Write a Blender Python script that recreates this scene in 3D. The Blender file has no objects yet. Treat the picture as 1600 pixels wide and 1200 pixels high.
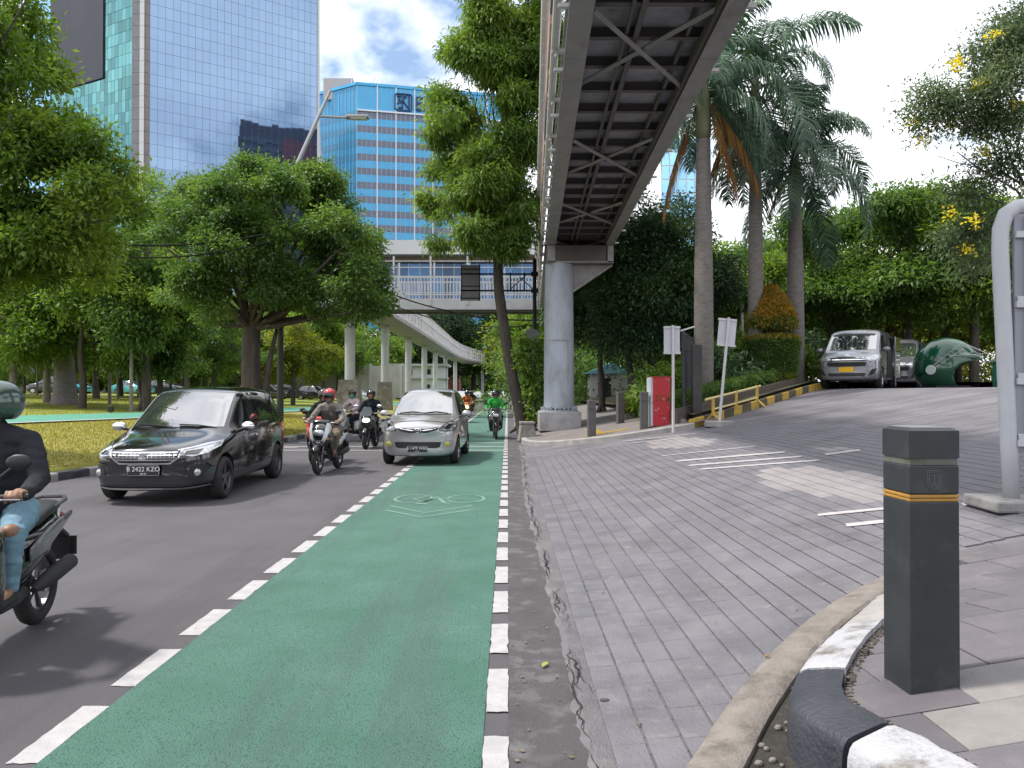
import bpy, bmesh, math, random
import numpy as np
from mathutils import Vector, Matrix, Euler, noise
from mathutils.bvhtree import BVHTree
from mathutils.geometry import delaunay_2d_cdt
R = math.radians
PI = math.pi
random.seed(7)
NP = np.random.default_rng(11)
scene = bpy.context.scene
COL = scene.collection

# ------------------------------------------------------------------ camera
cam_d = bpy.data.cameras.new('camera')
cam_d.sensor_width = 36.0
cam_d.lens = 27.0
cam_d.clip_start = 0.05
cam_d.clip_end = 3000
cam = bpy.data.objects.new('camera', cam_d)
COL.objects.link(cam)
cam.location = (0, 0, 1.6)
cam.rotation_euler = (R(90.57), 0, R(-0.33))
scene.camera = cam

# ------------------------------------------------------------------ world and sun
SUN_EL, SUN_AZ = 60.0, -85.0         # azimuth from +Y towards +X
w = bpy.data.worlds.new('World')
scene.world = w
w.use_nodes = True
nt = w.node_tree
for n in list(nt.nodes):
    nt.nodes.remove(n)
def wn(t, **k):
    n = nt.nodes.new(t)
    for a, v in k.items():
        setattr(n, a, v)
    return n
sky = wn('ShaderNodeTexSky', sky_type='NISHITA', sun_disc=False)
sky.sun_elevation = R(SUN_EL)
sky.sun_rotation = R(SUN_AZ)
sky.air_density = 1.3
sky.dust_density = 1.5
sky.ozone_density = 2.0
tc = wn('ShaderNodeTexCoord')
sep = wn('ShaderNodeSeparateXYZ')
nt.links.new(tc.outputs['Generated'], sep.inputs[0])
ab = wn('ShaderNodeMath', operation='ABSOLUTE'); nt.links.new(sep.outputs['Z'], ab.inputs[0])
ad = wn('ShaderNodeMath', operation='ADD'); nt.links.new(ab.outputs[0], ad.inputs[0]); ad.inputs[1].default_value = 0.28
dx = wn('ShaderNodeMath', operation='DIVIDE'); nt.links.new(sep.outputs['X'], dx.inputs[0]); nt.links.new(ad.outputs[0], dx.inputs[1])
dy = wn('ShaderNodeMath', operation='DIVIDE'); nt.links.new(sep.outputs['Y'], dy.inputs[0]); nt.links.new(ad.outputs[0], dy.inputs[1])
cb = wn('ShaderNodeCombineXYZ'); nt.links.new(dx.outputs[0], cb.inputs[0]); nt.links.new(dy.outputs[0], cb.inputs[1])
cb.inputs[2].default_value = 7.7
nz = wn('ShaderNodeTexNoise'); nz.inputs['Scale'].default_value = 1.15; nz.inputs['Detail'].default_value = 9
nz.inputs['Roughness'].default_value = 0.55
nt.links.new(cb.outputs[0], nz.inputs['Vector'])
rp = wn('ShaderNodeValToRGB')
rp.color_ramp.elements[0].position = 0.395; rp.color_ramp.elements[0].color = (0, 0, 0, 1)
rp.color_ramp.elements[1].position = 0.475; rp.color_ramp.elements[1].color = (1, 1, 1, 1)
nt.links.new(nz.outputs['Fac'], rp.inputs['Fac'])
nz2 = wn('ShaderNodeTexNoise'); nz2.inputs['Scale'].default_value = 2.2; nz2.inputs['Detail'].default_value = 6
nt.links.new(cb.outputs[0], nz2.inputs['Vector'])
rp2 = wn('ShaderNodeValToRGB')
rp2.color_ramp.elements[0].position = 0.30; rp2.color_ramp.elements[0].color = (6.7, 7.1, 8.0, 1)
rp2.color_ramp.elements[1].position = 0.62; rp2.color_ramp.elements[1].color = (10.8, 10.9, 11.2, 1)
nt.links.new(nz2.outputs['Fac'], rp2.inputs['Fac'])
mx = wn('ShaderNodeMix', data_type='RGBA')
nt.links.new(rp.outputs['Color'], mx.inputs['Factor'])
nt.links.new(sky.outputs['Color'], mx.inputs['A'])
nt.links.new(rp2.outputs['Color'], mx.inputs['B'])
bg = wn('ShaderNodeBackground'); bg.inputs['Strength'].default_value = 0.115
nt.links.new(mx.outputs['Result'], bg.inputs['Color'])
ow = wn('ShaderNodeOutputWorld'); nt.links.new(bg.outputs[0], ow.inputs['Surface'])

sd = bpy.data.lights.new('sun', 'SUN')
sd.energy = 2.8
sd.angle = R(5.0)
sd.color = (1.0, 0.96, 0.88)
so = bpy.data.objects.new('sun', sd); COL.objects.link(so)
sdir = Vector((math.sin(R(SUN_AZ)) * math.cos(R(SUN_EL)), math.cos(R(SUN_AZ)) * math.cos(R(SUN_EL)), math.sin(R(SUN_EL))))
so.rotation_euler = sdir.to_track_quat('Z', 'Y').to_euler()
so.location = sdir * 60

scene.view_settings.view_transform = 'Standard'
scene.view_settings.look = 'None'
scene.view_settings.gamma = 1.0
scene.view_settings.use_curve_mapping = False
scene.view_settings.exposure = 0.70
scene.cycles.use_denoising = True
scene.cycles.max_bounces = 8
scene.cycles.diffuse_bounces = 5
scene.cycles.glossy_bounces = 3
scene.cycles.transmission_bounces = 3
scene.cycles.transparent_max_bounces = 6
scene.cycles.caustics_reflective = False
scene.cycles.caustics_refractive = False
scene.cycles.sample_clamp_indirect = 6.0

# ------------------------------------------------------------------ helpers
def tag(o, label=None, cat=None, group=None, kind=None):
    if label: o['label'] = label
    if cat: o['category'] = cat
    if group: o['group'] = group
    if kind: o['kind'] = kind
    return o

def link(o, parent=None):
    COL.objects.link(o)
    if parent is not None:
        o.parent = parent
    return o

def thing(name, label, cat, loc=(0, 0, 0), rz=0.0, group=None):
    o = bpy.data.objects.new(name, None)
    o.empty_display_size = 0.1
    link(o)
    o.location = loc
    o.rotation_euler = (0, 0, rz)
    return tag(o, label, cat, group)

def children(o):
    return KIDS.get(o.name, [])

def copy_tree(o, parent=None, depth=0):
    c = o.copy()
    link(c, parent)
    for ch in list(o.children):
        copy_tree(ch, c, depth + 1)
    return c

def P(px, py, Y):
    """point seen at photo pixel (1600 wide) at distance Y along the road"""
    return Vector(((px - 793) / 1200 * Y, Y, 1.6 + (612 - py) / 1200 * Y))

class MB:
    """collects geometry for one mesh object"""
    def __init__(self):
        self.v = []; self.f = []; self.m = []
    def add(self, verts, faces, mi=0):
        b = len(self.v)
        self.v.extend([tuple(x) for x in verts])
        self.f.extend([tuple(i + b for i in f) for f in faces])
        self.m.extend([mi] * len(faces))
        return self
    def box(self, c, s, rot=None, mi=0):
        x, y, z = s[0] / 2, s[1] / 2, s[2] / 2
        pts = [Vector((sx * x, sy * y, sz * z)) for sz in (-1, 1) for sy in (-1, 1) for sx in (-1, 1)]
        if rot is not None:
            M = rot if isinstance(rot, Matrix) else Euler(rot).to_matrix()
            pts = [M @ p for p in pts]
        c = Vector(c)
        return self.add([p + c for p in pts], [(0, 2, 3, 1), (4, 5, 7, 6), (0, 1, 5, 4), (2, 6, 7, 3), (0, 4, 6, 2), (1, 3, 7, 5)], mi)
    def bbox(self, c, s, b=0.01, rot=None, mi=0):
        """box with bevelled edges"""
        x, y, z = s[0] / 2, s[1] / 2, s[2] / 2
        b = min(b, x * .9, y * .9, z * .9)
        bm = bmesh.new()
        bmesh.ops.create_cube(bm, size=1)
        for v in bm.verts:
            v.co = Vector((v.co.x * 2 * x, v.co.y * 2 * y, v.co.z * 2 * z))
        bmesh.ops.bevel(bm, geom=bm.edges[:], offset=b, segments=2, affect='EDGES', profile=0.5)
        M = Matrix.Identity(3) if rot is None else (rot if isinstance(rot, Matrix) else Euler(rot).to_matrix())
        bm.verts.index_update()
        self.add([M @ v.co + Vector(c) for v in bm.verts], [[v.index for v in f.verts] for f in bm.faces], mi)
        bm.free()
        return self
    def tube(self, path, rad, n=8, cap=True, mi=0, squash=1.0):
        path = [Vector(p) for p in path]
        if not isinstance(rad, (list, tuple)):
            rad = [rad] * len(path)
        rings = []
        up = None
        for i, p in enumerate(path):
            a = path[max(i - 1, 0)]; b = path[min(i + 1, len(path) - 1)]
            t = (b - a)
            if t.length < 1e-9: t = Vector((0, 0, 1))
            t.normalize()
            if up is None:
                up = Vector((0, 0, 1)) if abs(t.z) < 0.9 else Vector((0, 1, 0))
            s = t.cross(up)
            if s.length < 1e-6:
                s = t.orthogonal()
            s.normalize()
            u = s.cross(t).normalized()
            up = u
            rings.append([p + (s * math.cos(2 * PI * k / n) + u * (squash * math.sin(2 * PI * k / n))) * rad[i] for k in range(n)])
        vs = [q for r in rings for q in r]
        fs = []
        for i in range(len(rings) - 1):
            for k in range(n):
                k2 = (k + 1) % n
                fs.append((i * n + k, i * n + k2, (i + 1) * n + k2, (i + 1) * n + k))
        if cap:
            fs.append(tuple(reversed(range(n))))
            fs.append(tuple((len(rings) - 1) * n + k for k in range(n)))
        return self.add(vs, fs, mi)
    def cyl(self, p0, p1, r0, r1=None, n=16, mi=0):
        return self.tube([p0, p1], [r0, r0 if r1 is None else r1], n, True, mi)
    def lathe(self, prof, n=24, axis='Z', c=(0, 0, 0), mi=0, closed=False):
        """prof: list of (r, h)"""
        vs = []; fs = []
        c = Vector(c)
        for r, h in prof:
            for k in range(n):
                a = 2 * PI * k / n
                x, y = r * math.cos(a), r * math.sin(a)
                if axis == 'Z': q = Vector((x, y, h))
                elif axis == 'X': q = Vector((h, x, y))
                else: q = Vector((y, h, x))
                vs.append(q + c)
        m = len(prof)
        for i in range(m - 1 if not closed else m):
            j = (i + 1) % m
            for k in range(n):
                k2 = (k + 1) % n
                fs.append((i * n + k, i * n + k2, j * n + k2, j * n + k))
        if not closed:
            if prof[0][0] > 1e-6: fs.append(tuple(reversed(range(n))))
            if prof[-1][0] > 1e-6: fs.append(tuple((m - 1) * n + k for k in range(n)))
        return self.add(vs, fs, mi)
    def prism(self, poly, h0, h1, axis='Z', mi=0):
        """poly in 2D extruded along axis from h0 to h1"""
        n = len(poly)
        def q(a, b, h):
            return (a, b, h) if axis == 'Z' else ((h, a, b) if axis == 'X' else (a, h, b))
        vs = [q(a, b, h0) for a, b in poly] + [q(a, b, h1) for a, b in poly]
        fs = [tuple(reversed(range(n))), tuple(range(n, 2 * n))]
        for i in range(n):
            j = (i + 1) % n
            fs.append((i, j, n + j, n + i))
        return self.add(vs, fs, mi)
    def loft(self, rings, closed=True, cap=True, mi=0):
        n = len(rings[0])
        vs = [p for r in rings for p in r]
        fs = []
        for i in range(len(rings) - 1):
            for k in range(n if closed else n - 1):
                k2 = (k + 1) % n
                fs.append((i * n + k, i * n + k2, (i + 1) * n + k2, (i + 1) * n + k))
        if cap and closed:
            fs.append(tuple(reversed(range(n))))
            fs.append(tuple((len(rings) - 1) * n + k for k in range(n)))
        return self.add(vs, fs, mi)
    def sheet(self, fn, us, vs_, mi=0):
        """grid of points fn(u,v)"""
        vs = [fn(u, v) for u in us for v in vs_]
        m = len(vs_)
        fs = [(i * m + j, (i + 1) * m + j, (i + 1) * m + j + 1, i * m + j + 1) for i in range(len(us) - 1) for j in range(m - 1)]
        return self.add(vs, fs, mi)
    def sphere(self, c, r, nu=16, nv=10, mi=0):
        r = r if isinstance(r, (tuple, list)) else (r, r, r)
        vs = []; fs = []
        c = Vector(c)
        for i in range(nv + 1):
            th = PI * i / nv
            for k in range(nu):
                a = 2 * PI * k / nu
                vs.append(c + Vector((r[0] * math.sin(th) * math.cos(a), r[1] * math.sin(th) * math.sin(a), r[2] * math.cos(th))))
        for i in range(nv):
            for k in range(nu):
                k2 = (k + 1) % nu
                fs.append((i * nu + k, (i + 1) * nu + k, (i + 1) * nu + k2, i * nu + k2))
        return self.add(vs, fs, mi)
    def mesh(self, name, mats, smooth=False):
        me = bpy.data.meshes.new(name)
        me.from_pydata(self.v, [], self.f)
        if not isinstance(mats, (list, tuple)): mats = [mats]
        for m in mats: me.materials.append(m)
        if len(mats) > 1:
            me.polygons.foreach_set('material_index', self.m)
        bm = bmesh.new(); bm.from_mesh(me)
        bmesh.ops.remove_doubles(bm, verts=bm.verts, dist=1e-5)
        bmesh.ops.recalc_face_normals(bm, faces=bm.faces)
        bm.to_mesh(me); bm.free()
        if smooth:
            me.polygons.foreach_set('use_smooth', [True] * len(me.polygons))
            if smooth != 'all':
                try: me.set_sharp_from_angle(angle=R(38))
                except Exception: pass
        me.update()
        return me
    def build(self, name, mats, parent=None, smooth=False, sub=0):
        me = self.mesh(name, mats, smooth)
        o = bpy.data.objects.new(name, me)
        if sub:
            md = o.modifiers.new('sub', 'SUBSURF'); md.levels = sub; md.render_levels = sub
        return link(o, parent)

def struct(name, mb, mats, parent=None, smooth=False):
    o = mb.build(name, mats, parent, smooth)
    if parent is None: o['kind'] = 'structure'
    return o

def bake(o):
    """evaluated mesh of an object (modifiers applied)"""
    dg = bpy.context.evaluated_depsgraph_get()
    dg.update()
    return bpy.data.meshes.new_from_object(o.evaluated_get(dg))

# ------------------------------------------------------------------ materials
MATS = {}
def mat(name, col, rough=0.6, metal=0.0, col2=None, nscale=6.0, nlo=0.35, nhi=0.65, bump=0.0, bscale=40.0, coat=0.0,
        spec=0.5, detail=6.0, emit=None, estr=0.0, rand=0.0, stretch=None, col3=None, n3=1.0, n3lo=0.5, n3hi=0.7, rvar=0.0, trans=0.0, ior=0.0, stretch3=None, speck=None, sscale=200., slo=.62, shi=.7, world=False):
    if name in MATS: return MATS[name]
    m = bpy.data.materials.new(name)
    m.use_nodes = True
    t = m.node_tree
    b = t.nodes['Principled BSDF']
    b.inputs['Roughness'].default_value = rough
    b.inputs['Metallic'].default_value = metal
    b.inputs['Specular IOR Level'].default_value = spec
    b.inputs['Coat Weight'].default_value = coat
    b.inputs['Coat Roughness'].default_value = 0.04
    if ior: b.inputs['IOR'].default_value = ior
    if trans: b.inputs['Transmission Weight'].default_value = trans
    c4 = (*col, 1)
    b.inputs['Base Color'].default_value = c4
    tcn = t.nodes.new('ShaderNodeTexCoord')
    vec = tcn.outputs['Object']
    if world:
        gn_ = t.nodes.new('ShaderNodeNewGeometry'); vec = gn_.outputs['Position']
    if stretch:
        mp = t.nodes.new('ShaderNodeMapping'); mp.inputs['Scale'].default_value = stretch
        t.links.new(vec, mp.inputs['Vector']); vec = mp.outputs[0]
    cur = None
    if col2 is not None:
        n = t.nodes.new('ShaderNodeTexNoise'); n.inputs['Scale'].default_value = nscale; n.inputs['Detail'].default_value = detail
        n.inputs['Roughness'].default_value = 0.62
        t.links.new(vec, n.inputs['Vector'])
        mr = t.nodes.new('ShaderNodeMapRange'); mr.inputs['From Min'].default_value = nlo; mr.inputs['From Max'].default_value = nhi
        t.links.new(n.outputs['Fac'], mr.inputs['Value'])
        x = t.nodes.new('ShaderNodeMix'); x.data_type = 'RGBA'
        x.inputs['A'].default_value = c4; x.inputs['B'].default_value = (*col2, 1)
        t.links.new(mr.outputs[0], x.inputs['Factor'])
        cur = x.outputs['Result']
        if rvar:
            mr2 = t.nodes.new('ShaderNodeMapRange'); mr2.inputs['From Min'].default_value = nlo; mr2.inputs['From Max'].default_value = nhi
            mr2.inputs['To Min'].default_value = rough; mr2.inputs['To Max'].default_value = rough + rvar
            t.links.new(n.outputs['Fac'], mr2.inputs['Value']); t.links.new(mr2.outputs[0], b.inputs['Roughness'])
    if col3 is not None:
        n = t.nodes.new('ShaderNodeTexNoise'); n.inputs['Scale'].default_value = n3; n.inputs['Detail'].default_value = 8
        n.inputs['Roughness'].default_value = 0.68
        v3 = vec
        if stretch3:
            mp3 = t.nodes.new('ShaderNodeMapping'); mp3.inputs['Scale'].default_value = stretch3
            t.links.new(vec, mp3.inputs['Vector']); v3 = mp3.outputs[0]
        t.links.new(v3, n.inputs['Vector'])
        mr = t.nodes.new('ShaderNodeMapRange'); mr.inputs['From Min'].default_value = n3lo; mr.inputs['From Max'].default_value = n3hi
        t.links.new(n.outputs['Fac'], mr.inputs['Value'])
        x = t.nodes.new('ShaderNodeMix'); x.data_type = 'RGBA'
        x.inputs['A'].default_value = c4; x.inputs['B'].default_value = (*col3, 1)
        if cur is not None: t.links.new(cur, x.inputs['A'])
        t.links.new(mr.outputs[0], x.inputs['Factor'])
        cur = x.outputs['Result']
    if speck is not None:
        n = t.nodes.new('ShaderNodeTexNoise'); n.inputs['Scale'].default_value = sscale; n.inputs['Detail'].default_value = 2
        t.links.new(vec, n.inputs['Vector'])
        mr = t.nodes.new('ShaderNodeMapRange'); mr.inputs['From Min'].default_value = slo; mr.inputs['From Max'].default_value = shi
        t.links.new(n.outputs['Fac'], mr.inputs['Value'])
        x = t.nodes.new('ShaderNodeMix'); x.data_type = 'RGBA'
        x.inputs['A'].default_value = c4; x.inputs['B'].default_value = (*speck, 1)
        if cur is not None: t.links.new(cur, x.inputs['A'])
        t.links.new(mr.outputs[0], x.inputs['Factor'])
        cur = x.outputs['Result']
    if rand:
        oi = t.nodes.new('ShaderNodeObjectInfo')
        at = t.nodes.new('ShaderNodeAttribute'); at.attribute_name = 'piece'
        sm = t.nodes.new('ShaderNodeMath'); sm.operation = 'ADD'
        t.links.new(oi.outputs['Random'], sm.inputs[0]); t.links.new(at.outputs['Fac'], sm.inputs[1])
        fr = t.nodes.new('ShaderNodeMath'); fr.operation = 'FRACT'; t.links.new(sm.outputs[0], fr.inputs[0])
        mr = t.nodes.new('ShaderNodeMapRange'); mr.inputs['To Min'].default_value = 1 - rand; mr.inputs['To Max'].default_value = 1 + rand
        t.links.new(fr.outputs[0], mr.inputs['Value'])
        hs = t.nodes.new('ShaderNodeHueSaturation'); hs.inputs['Color'].default_value = c4
        if cur is not None: t.links.new(cur, hs.inputs['Color'])
        t.links.new(mr.outputs[0], hs.inputs['Value'])
        cur = hs.outputs['Color']
    if cur is not None: t.links.new(cur, b.inputs['Base Color'])
    if bump:
        n = t.nodes.new('ShaderNodeTexNoise'); n.inputs['Scale'].default_value = bscale; n.inputs['Detail'].default_value = 5
        t.links.new(vec, n.inputs['Vector'])
        bp = t.nodes.new('ShaderNodeBump'); bp.inputs['Strength'].default_value = bump; bp.inputs['Distance'].default_value = 0.02
        t.links.new(n.outputs['Fac'], bp.inputs['Height']); t.links.new(bp.outputs[0], b.inputs['Normal'])
    if emit is not None:
        b.inputs['Emission Color'].default_value = (*emit, 1)
        b.inputs['Emission Strength'].default_value = estr
    MATS[name] = m
    return m

def leafmat(name, dark, mid, light, trans=0.35, rough=0.5, spec=0.35):
    """foliage: colour by the per-leaf attribute 'shade'"""
    if name in MATS: return MATS[name]
    m = bpy.data.materials.new(name); m.use_nodes = True
    t = m.node_tree
    b = t.nodes['Principled BSDF']; out = t.nodes['Material Output']
    at = t.nodes.new('ShaderNodeAttribute'); at.attribute_name = 'shade'
    rp = t.nodes.new('ShaderNodeValToRGB')
    rp.color_ramp.elements[0].position = 0.1; rp.color_ramp.elements[0].color = (*dark, 1)
    rp.color_ramp.elements[1].position = 0.95; rp.color_ramp.elements[1].color = (*light, 1)
    e = rp.color_ramp.elements.new(0.5); e.color = (*mid, 1)
    t.links.new(at.outputs['Fac'], rp.inputs['Fac'])
    t.links.new(rp.outputs['Color'], b.inputs['Base Color'])
    b.inputs['Roughness'].default_value = rough
    b.inputs['Specular IOR Level'].default_value = spec
    tr = t.nodes.new('ShaderNodeBsdfTranslucent')
    hs = t.nodes.new('ShaderNodeHueSaturation'); hs.inputs['Value'].default_value = 1.5; hs.inputs['Saturation'].default_value = 1.15
    hs.inputs['Hue'].default_value = 0.485
    t.links.new(rp.outputs['Color'], hs.inputs['Color']); t.links.new(hs.outputs[0], tr.inputs['Color'])
    ms = t.nodes.new('ShaderNodeMixShader'); ms.inputs['Fac'].default_value = trans
    t.links.new(b.outputs[0], ms.inputs[1]); t.links.new(tr.outputs[0], ms.inputs[2])
    t.links.new(ms.outputs[0], out.inputs['Surface'])
    MATS[name] = m
    return m

M_ASPH = mat('asphalt', (.076, .071, .079), .82, col2=(.095, .089, .097), nscale=1.2, bump=.5, bscale=180, col3=(.046, .042, .047), n3=.9, n3lo=.50, n3hi=.78, stretch3=(1.1, .06, 1), speck=(.15, .145, .15), sscale=150., slo=.64, shi=.70)
M_EDGE = mat('worn_asphalt', (.075, .070, .074), .9, col2=(.15, .145, .15), nscale=5, nlo=.5, nhi=.62, bump=.6, bscale=120, col3=(.045, .04, .045), n3=2.5, n3lo=.5, n3hi=.7)
M_GREENLANE = mat('green_lane_paint', (.056, .165, .118), .72, col2=(.088, .205, .158), nscale=1.3, bump=1.0, bscale=130, col3=(.070, .112, .098), n3=1.3, n3lo=.50, n3hi=.76, stretch3=(1.3, .10, 1), speck=(.035, .085, .066), sscale=95., slo=.56, shi=.66)
M_LINE = mat('road_marking_paint', (.45, .43, .435), .7, col2=(.36, .345, .35), nscale=9, bump=.4, bscale=150, col3=(.20, .19, .19), n3=16, n3lo=.60, n3hi=.72)
M_FADED = mat('faded_marking_paint', (.17, .265, .215), .75, col2=(.095, .215, .165), nscale=9)
M_CONC = mat('concrete', (.36, .34, .33), .85, col2=(.27, .26, .25), nscale=3, bump=.3, bscale=60, col3=(.16, .15, .14), n3=1.2, n3lo=.56, n3hi=.78)
M_STONE = mat('kerb_stone', (.235, .208, .185), .85, col2=(.16, .14, .125), nscale=7, bump=.5, bscale=70, col3=(.1, .085, .07), n3=4, n3lo=.56, n3hi=.72)
M_KBLACK = mat('black_kerb_paint', (.028, .032, .042), .55, col2=(.045, .048, .058), nscale=6, bump=.5, bscale=45, col3=(.09, .085, .085), n3=9, n3lo=.64, n3hi=.74)
M_KWHITE = mat('white_kerb_paint', (.43, .43, .45), .7, col2=(.35, .35, .37), nscale=5, bump=.6, bscale=50, col3=(.16, .14, .12), n3=5, n3lo=.50, n3hi=.64)
M_KYELL = mat('yellow_kerb_paint', (.50, .33, .05), .7, col2=(.40, .27, .05), nscale=6, bump=.3, col3=(.18, .14, .08), n3=9, n3lo=.6, n3hi=.75)
M_PAVER = mat('grey_paver', (.122, .117, .132), .55, col2=(.160, .154, .170), nscale=2.6, bump=.5, bscale=60, rand=.05, col3=(.075, .070, .076), n3=.75, n3lo=.53, n3hi=.80, rvar=.2, world=True, speck=(.19, .18, .185), sscale=9., slo=.58, shi=.82)
M_PALE = mat('pale_paver', (.275, .25, .252), .7, col2=(.225, .206, .212), nscale=3, bump=.3, bscale=90, rand=.05, world=True, col3=(.20, .18, .185), n3=1.7, n3lo=.5, n3hi=.72)
M_JOINT = mat('paver_joint', (.045, .042, .045), .95, col2=(.08, .075, .075), nscale=8)
M_SLAB = mat('grey_slab', (.140, .127, .138), .6, col2=(.112, .103, .115), nscale=4, bump=.3, bscale=80, rand=.12, col3=(.19, .17, .165), n3=3, n3lo=.55, n3hi=.75)
M_SLABP = mat('pale_slab', (.27, .25, .24), .62, col2=(.21, .195, .19), nscale=4, bump=.3, bscale=80, rand=.1)
M_GRASS = mat('lawn', (.19, .245, .035), .95, col2=(.25, .265, .045), nscale=.9, bump=.8, bscale=60, col3=(.14, .175, .025), n3=.28, n3lo=.45, n3hi=.7)
M_GRASSDRY = mat('dry_lawn', (.27, .235, .05), .95, col2=(.21, .21, .035), nscale=1.6, bump=.8, bscale=60, col3=(.25, .17, .07), n3=.6, n3lo=.55, n3hi=.75)
M_SOIL = mat('soil', (.10, .08, .055), .95, col2=(.07, .06, .04), nscale=3, bump=.8, bscale=30)
M_BARK = mat('bark', (.052, .042, .036), .9, col2=(.095, .08, .068), nscale=9, bump=1.0, bscale=26, stretch=(1, 1, .25))
M_BARKPALE = mat('pale_bark', (.24, .215, .19), .85, col2=(.15, .135, .12), nscale=7, bump=.6, bscale=30, stretch=(1, 1, .4))
M_PALMBARK = mat('palm_bark', (.20, .18, .165), .85, col2=(.13, .118, .105), nscale=5, bump=.4, bscale=20, stretch=(1, 1, 3))
M_ROYAL = mat('grey_palm_bark', (.22, .20, .20), .8, col2=(.15, .135, .14), nscale=3, bump=.4, bscale=20, stretch=(1, 1, 3))
M_SHAFT = mat('palm_crownshaft', (.10, .12, .05), .6, col2=(.15, .14, .08), nscale=4, stretch=(1, 1, .3))
M_STEELG = mat('grey_bridge_paint', (.31, .295, .29), .6, col2=(.25, .235, .228), nscale=2.2, bump=.12, bscale=30, col3=(.15, .115, .09), n3=2.2, n3lo=.54, n3hi=.8, stretch3=(1, .5, .5))
M_STEELD = mat('dark_bridge_steel', (.095, .086, .088), .7, col2=(.10, .085, .08), nscale=5, col3=(.13, .07, .045), n3=3, n3lo=.6, n3hi=.76)
M_DECKP = mat('deck_sheet', (.30, .285, .31), .6, col2=(.24, .225, .245), nscale=2, col3=(.10, .085, .075), n3=1.5, n3lo=.55, n3hi=.75)
M_WHITEP = mat('white_bridge_paint', (.56, .55, .55), .5, col2=(.47, .46, .46), nscale=3, col3=(.30, .22, .17), n3=4, n3lo=.63, n3hi=.78)
M_RUST = mat('rusty_panel', (.36, .17, .085), .75, col2=(.45, .33, .24), nscale=4, col3=(.09, .08, .08), n3=3, n3lo=.5, n3hi=.7)
M_COLUMN = mat('column_paint', (.40, .43, .49), .6, col2=(.36, .385, .44), nscale=1.0, bump=.1, bscale=10, col3=(.25, .255, .275), n3=2.6, n3lo=.48, n3hi=.72, stretch=(1, 1, .35))
M_COLW = mat('pale_column_paint', (.50, .50, .51), .6, col2=(.42, .42, .42), nscale=1.6, col3=(.27, .25, .23), n3=1.5, n3lo=.58, n3hi=.8, stretch=(1, 1, .3))
M_BLACK = mat('black_plastic', (.012, .012, .013), .45)
M_BLACKM = mat('matt_black', (.018, .018, .02), .75)
M_TYRE = mat('tyre_rubber', (.016, .016, .017), .8, col2=(.028, .027, .026), nscale=20)
M_RIM = mat('alloy', (.42, .42, .43), .28, .9)
M_RIMD = mat('dark_alloy', (.10, .10, .105), .35, .7)
M_CHROME = mat('chrome', (.82, .82, .83), .08, 1.0)
M_WIN = mat('tinted_glass', (.014, .016, .018), .03, spec=.9, ior=1.7)
M_SCREEN = mat('windscreen_glass', (.030, .035, .038), .02, spec=1.0, ior=2.6)
M_LAMPG = mat('headlamp_glass', (.62, .64, .66), .08, .3, coat=1.0, col2=(.30, .31, .32), nscale=11)
M_LAMPON = mat('lit_headlamp', (.9, .9, .85), .2, emit=(1, .96, .88), estr=2.2)
M_LAMPORANGE = mat('lit_orange_lamp', (.9, .6, .3), .2, emit=(1, .72, .36), estr=6)
M_AMBER = mat('amber_lens', (.55, .25, .02), .2, coat=.5)
M_FOGY = mat('yellow_fog_lens', (.42, .38, .05), .2, coat=1.0)
M_RED = mat('red_lens', (.35, .015, .012), .2, coat=.6)
M_PBLACK = mat('black_car_paint', (.006, .006, .008), .16, coat=1.0, spec=.6)
M_PSILVER = mat('silver_car_paint', (.43, .425, .43), .28, .55, coat=1.0, col2=(.44, .43, .435), nscale=2)
M_PGREY = mat('grey_silver_van_paint', (.20, .205, .22), .3, .5, coat=1.0)
M_PTAXI = mat('sky_blue_taxi_paint', (.10, .42, .52), .25, coat=1.0)
M_PWHITE = mat('white_car_paint', (.70, .70, .71), .25, coat=1.0)
M_PDARK = mat('dark_car_paint', (.03, .032, .038), .2, coat=1.0)
M_PRED = mat('red_car_paint', (.32, .02, .02), .25, coat=1.0)
M_PLATE = mat('black_plate', (.012, .012, .012), .5)
M_PLATEY = mat('yellow_plate', (.72, .42, .01), .5)
M_LETTER = mat('plate_lettering', (.72, .72, .72), .5)
M_SKIN = mat('skin', (.27, .145, .09), .5, col2=(.31, .17, .11), nscale=18)
M_WIRE = mat('black_cable', (.012, .012, .012), .9, spec=.1)
# ------------------------------------------------------------------ ground heights
def sp(x, w):                       # smooth max(0, x)
    t = x / w
    return w * (t if t > 30 else math.log1p(math.exp(t)))
def zR(x):
    r = sp(x - 0.72, .33) * .168
    return r - sp(r - 1.72, .05)
def D(px, py, dz=0.0):
    """photo pixel -> point on the sloping forecourt"""
    a, b = .5, 70.0
    f = lambda Y: 1.6 + (612 - py) / 1200 * Y - zR((px - 793) / 1200 * Y) - dz
    for _ in range(60):
        c = (a + b) / 2
        if f(c) > 0: a = c
        else: b = c
    return Vector(((px - 793) / 1200 * a, a, zR((px - 793) / 1200 * a) + dz))
def hL(x, y):
    s = max(0.0, min(-x - 7.1, (y - 10.9) * 1.1))
    h = .15 + .042 * s - sp(.042 * s - 1.3, .12)
    return h + .10 * noise.noise(Vector((x * .09, y * .09, 1.3))) * min(1, s / 4)
def inpoly(x, y, poly):
    c = False
    n = len(poly)
    for i in range(n):
        x1, y1 = poly[i][:2]; x2, y2 = poly[i - 1][:2]
        if (y1 > y) != (y2 > y) and x < (x2 - x1) * (y - y1) / (y2 - y1) + x1:
            c = not c
    return c
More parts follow.
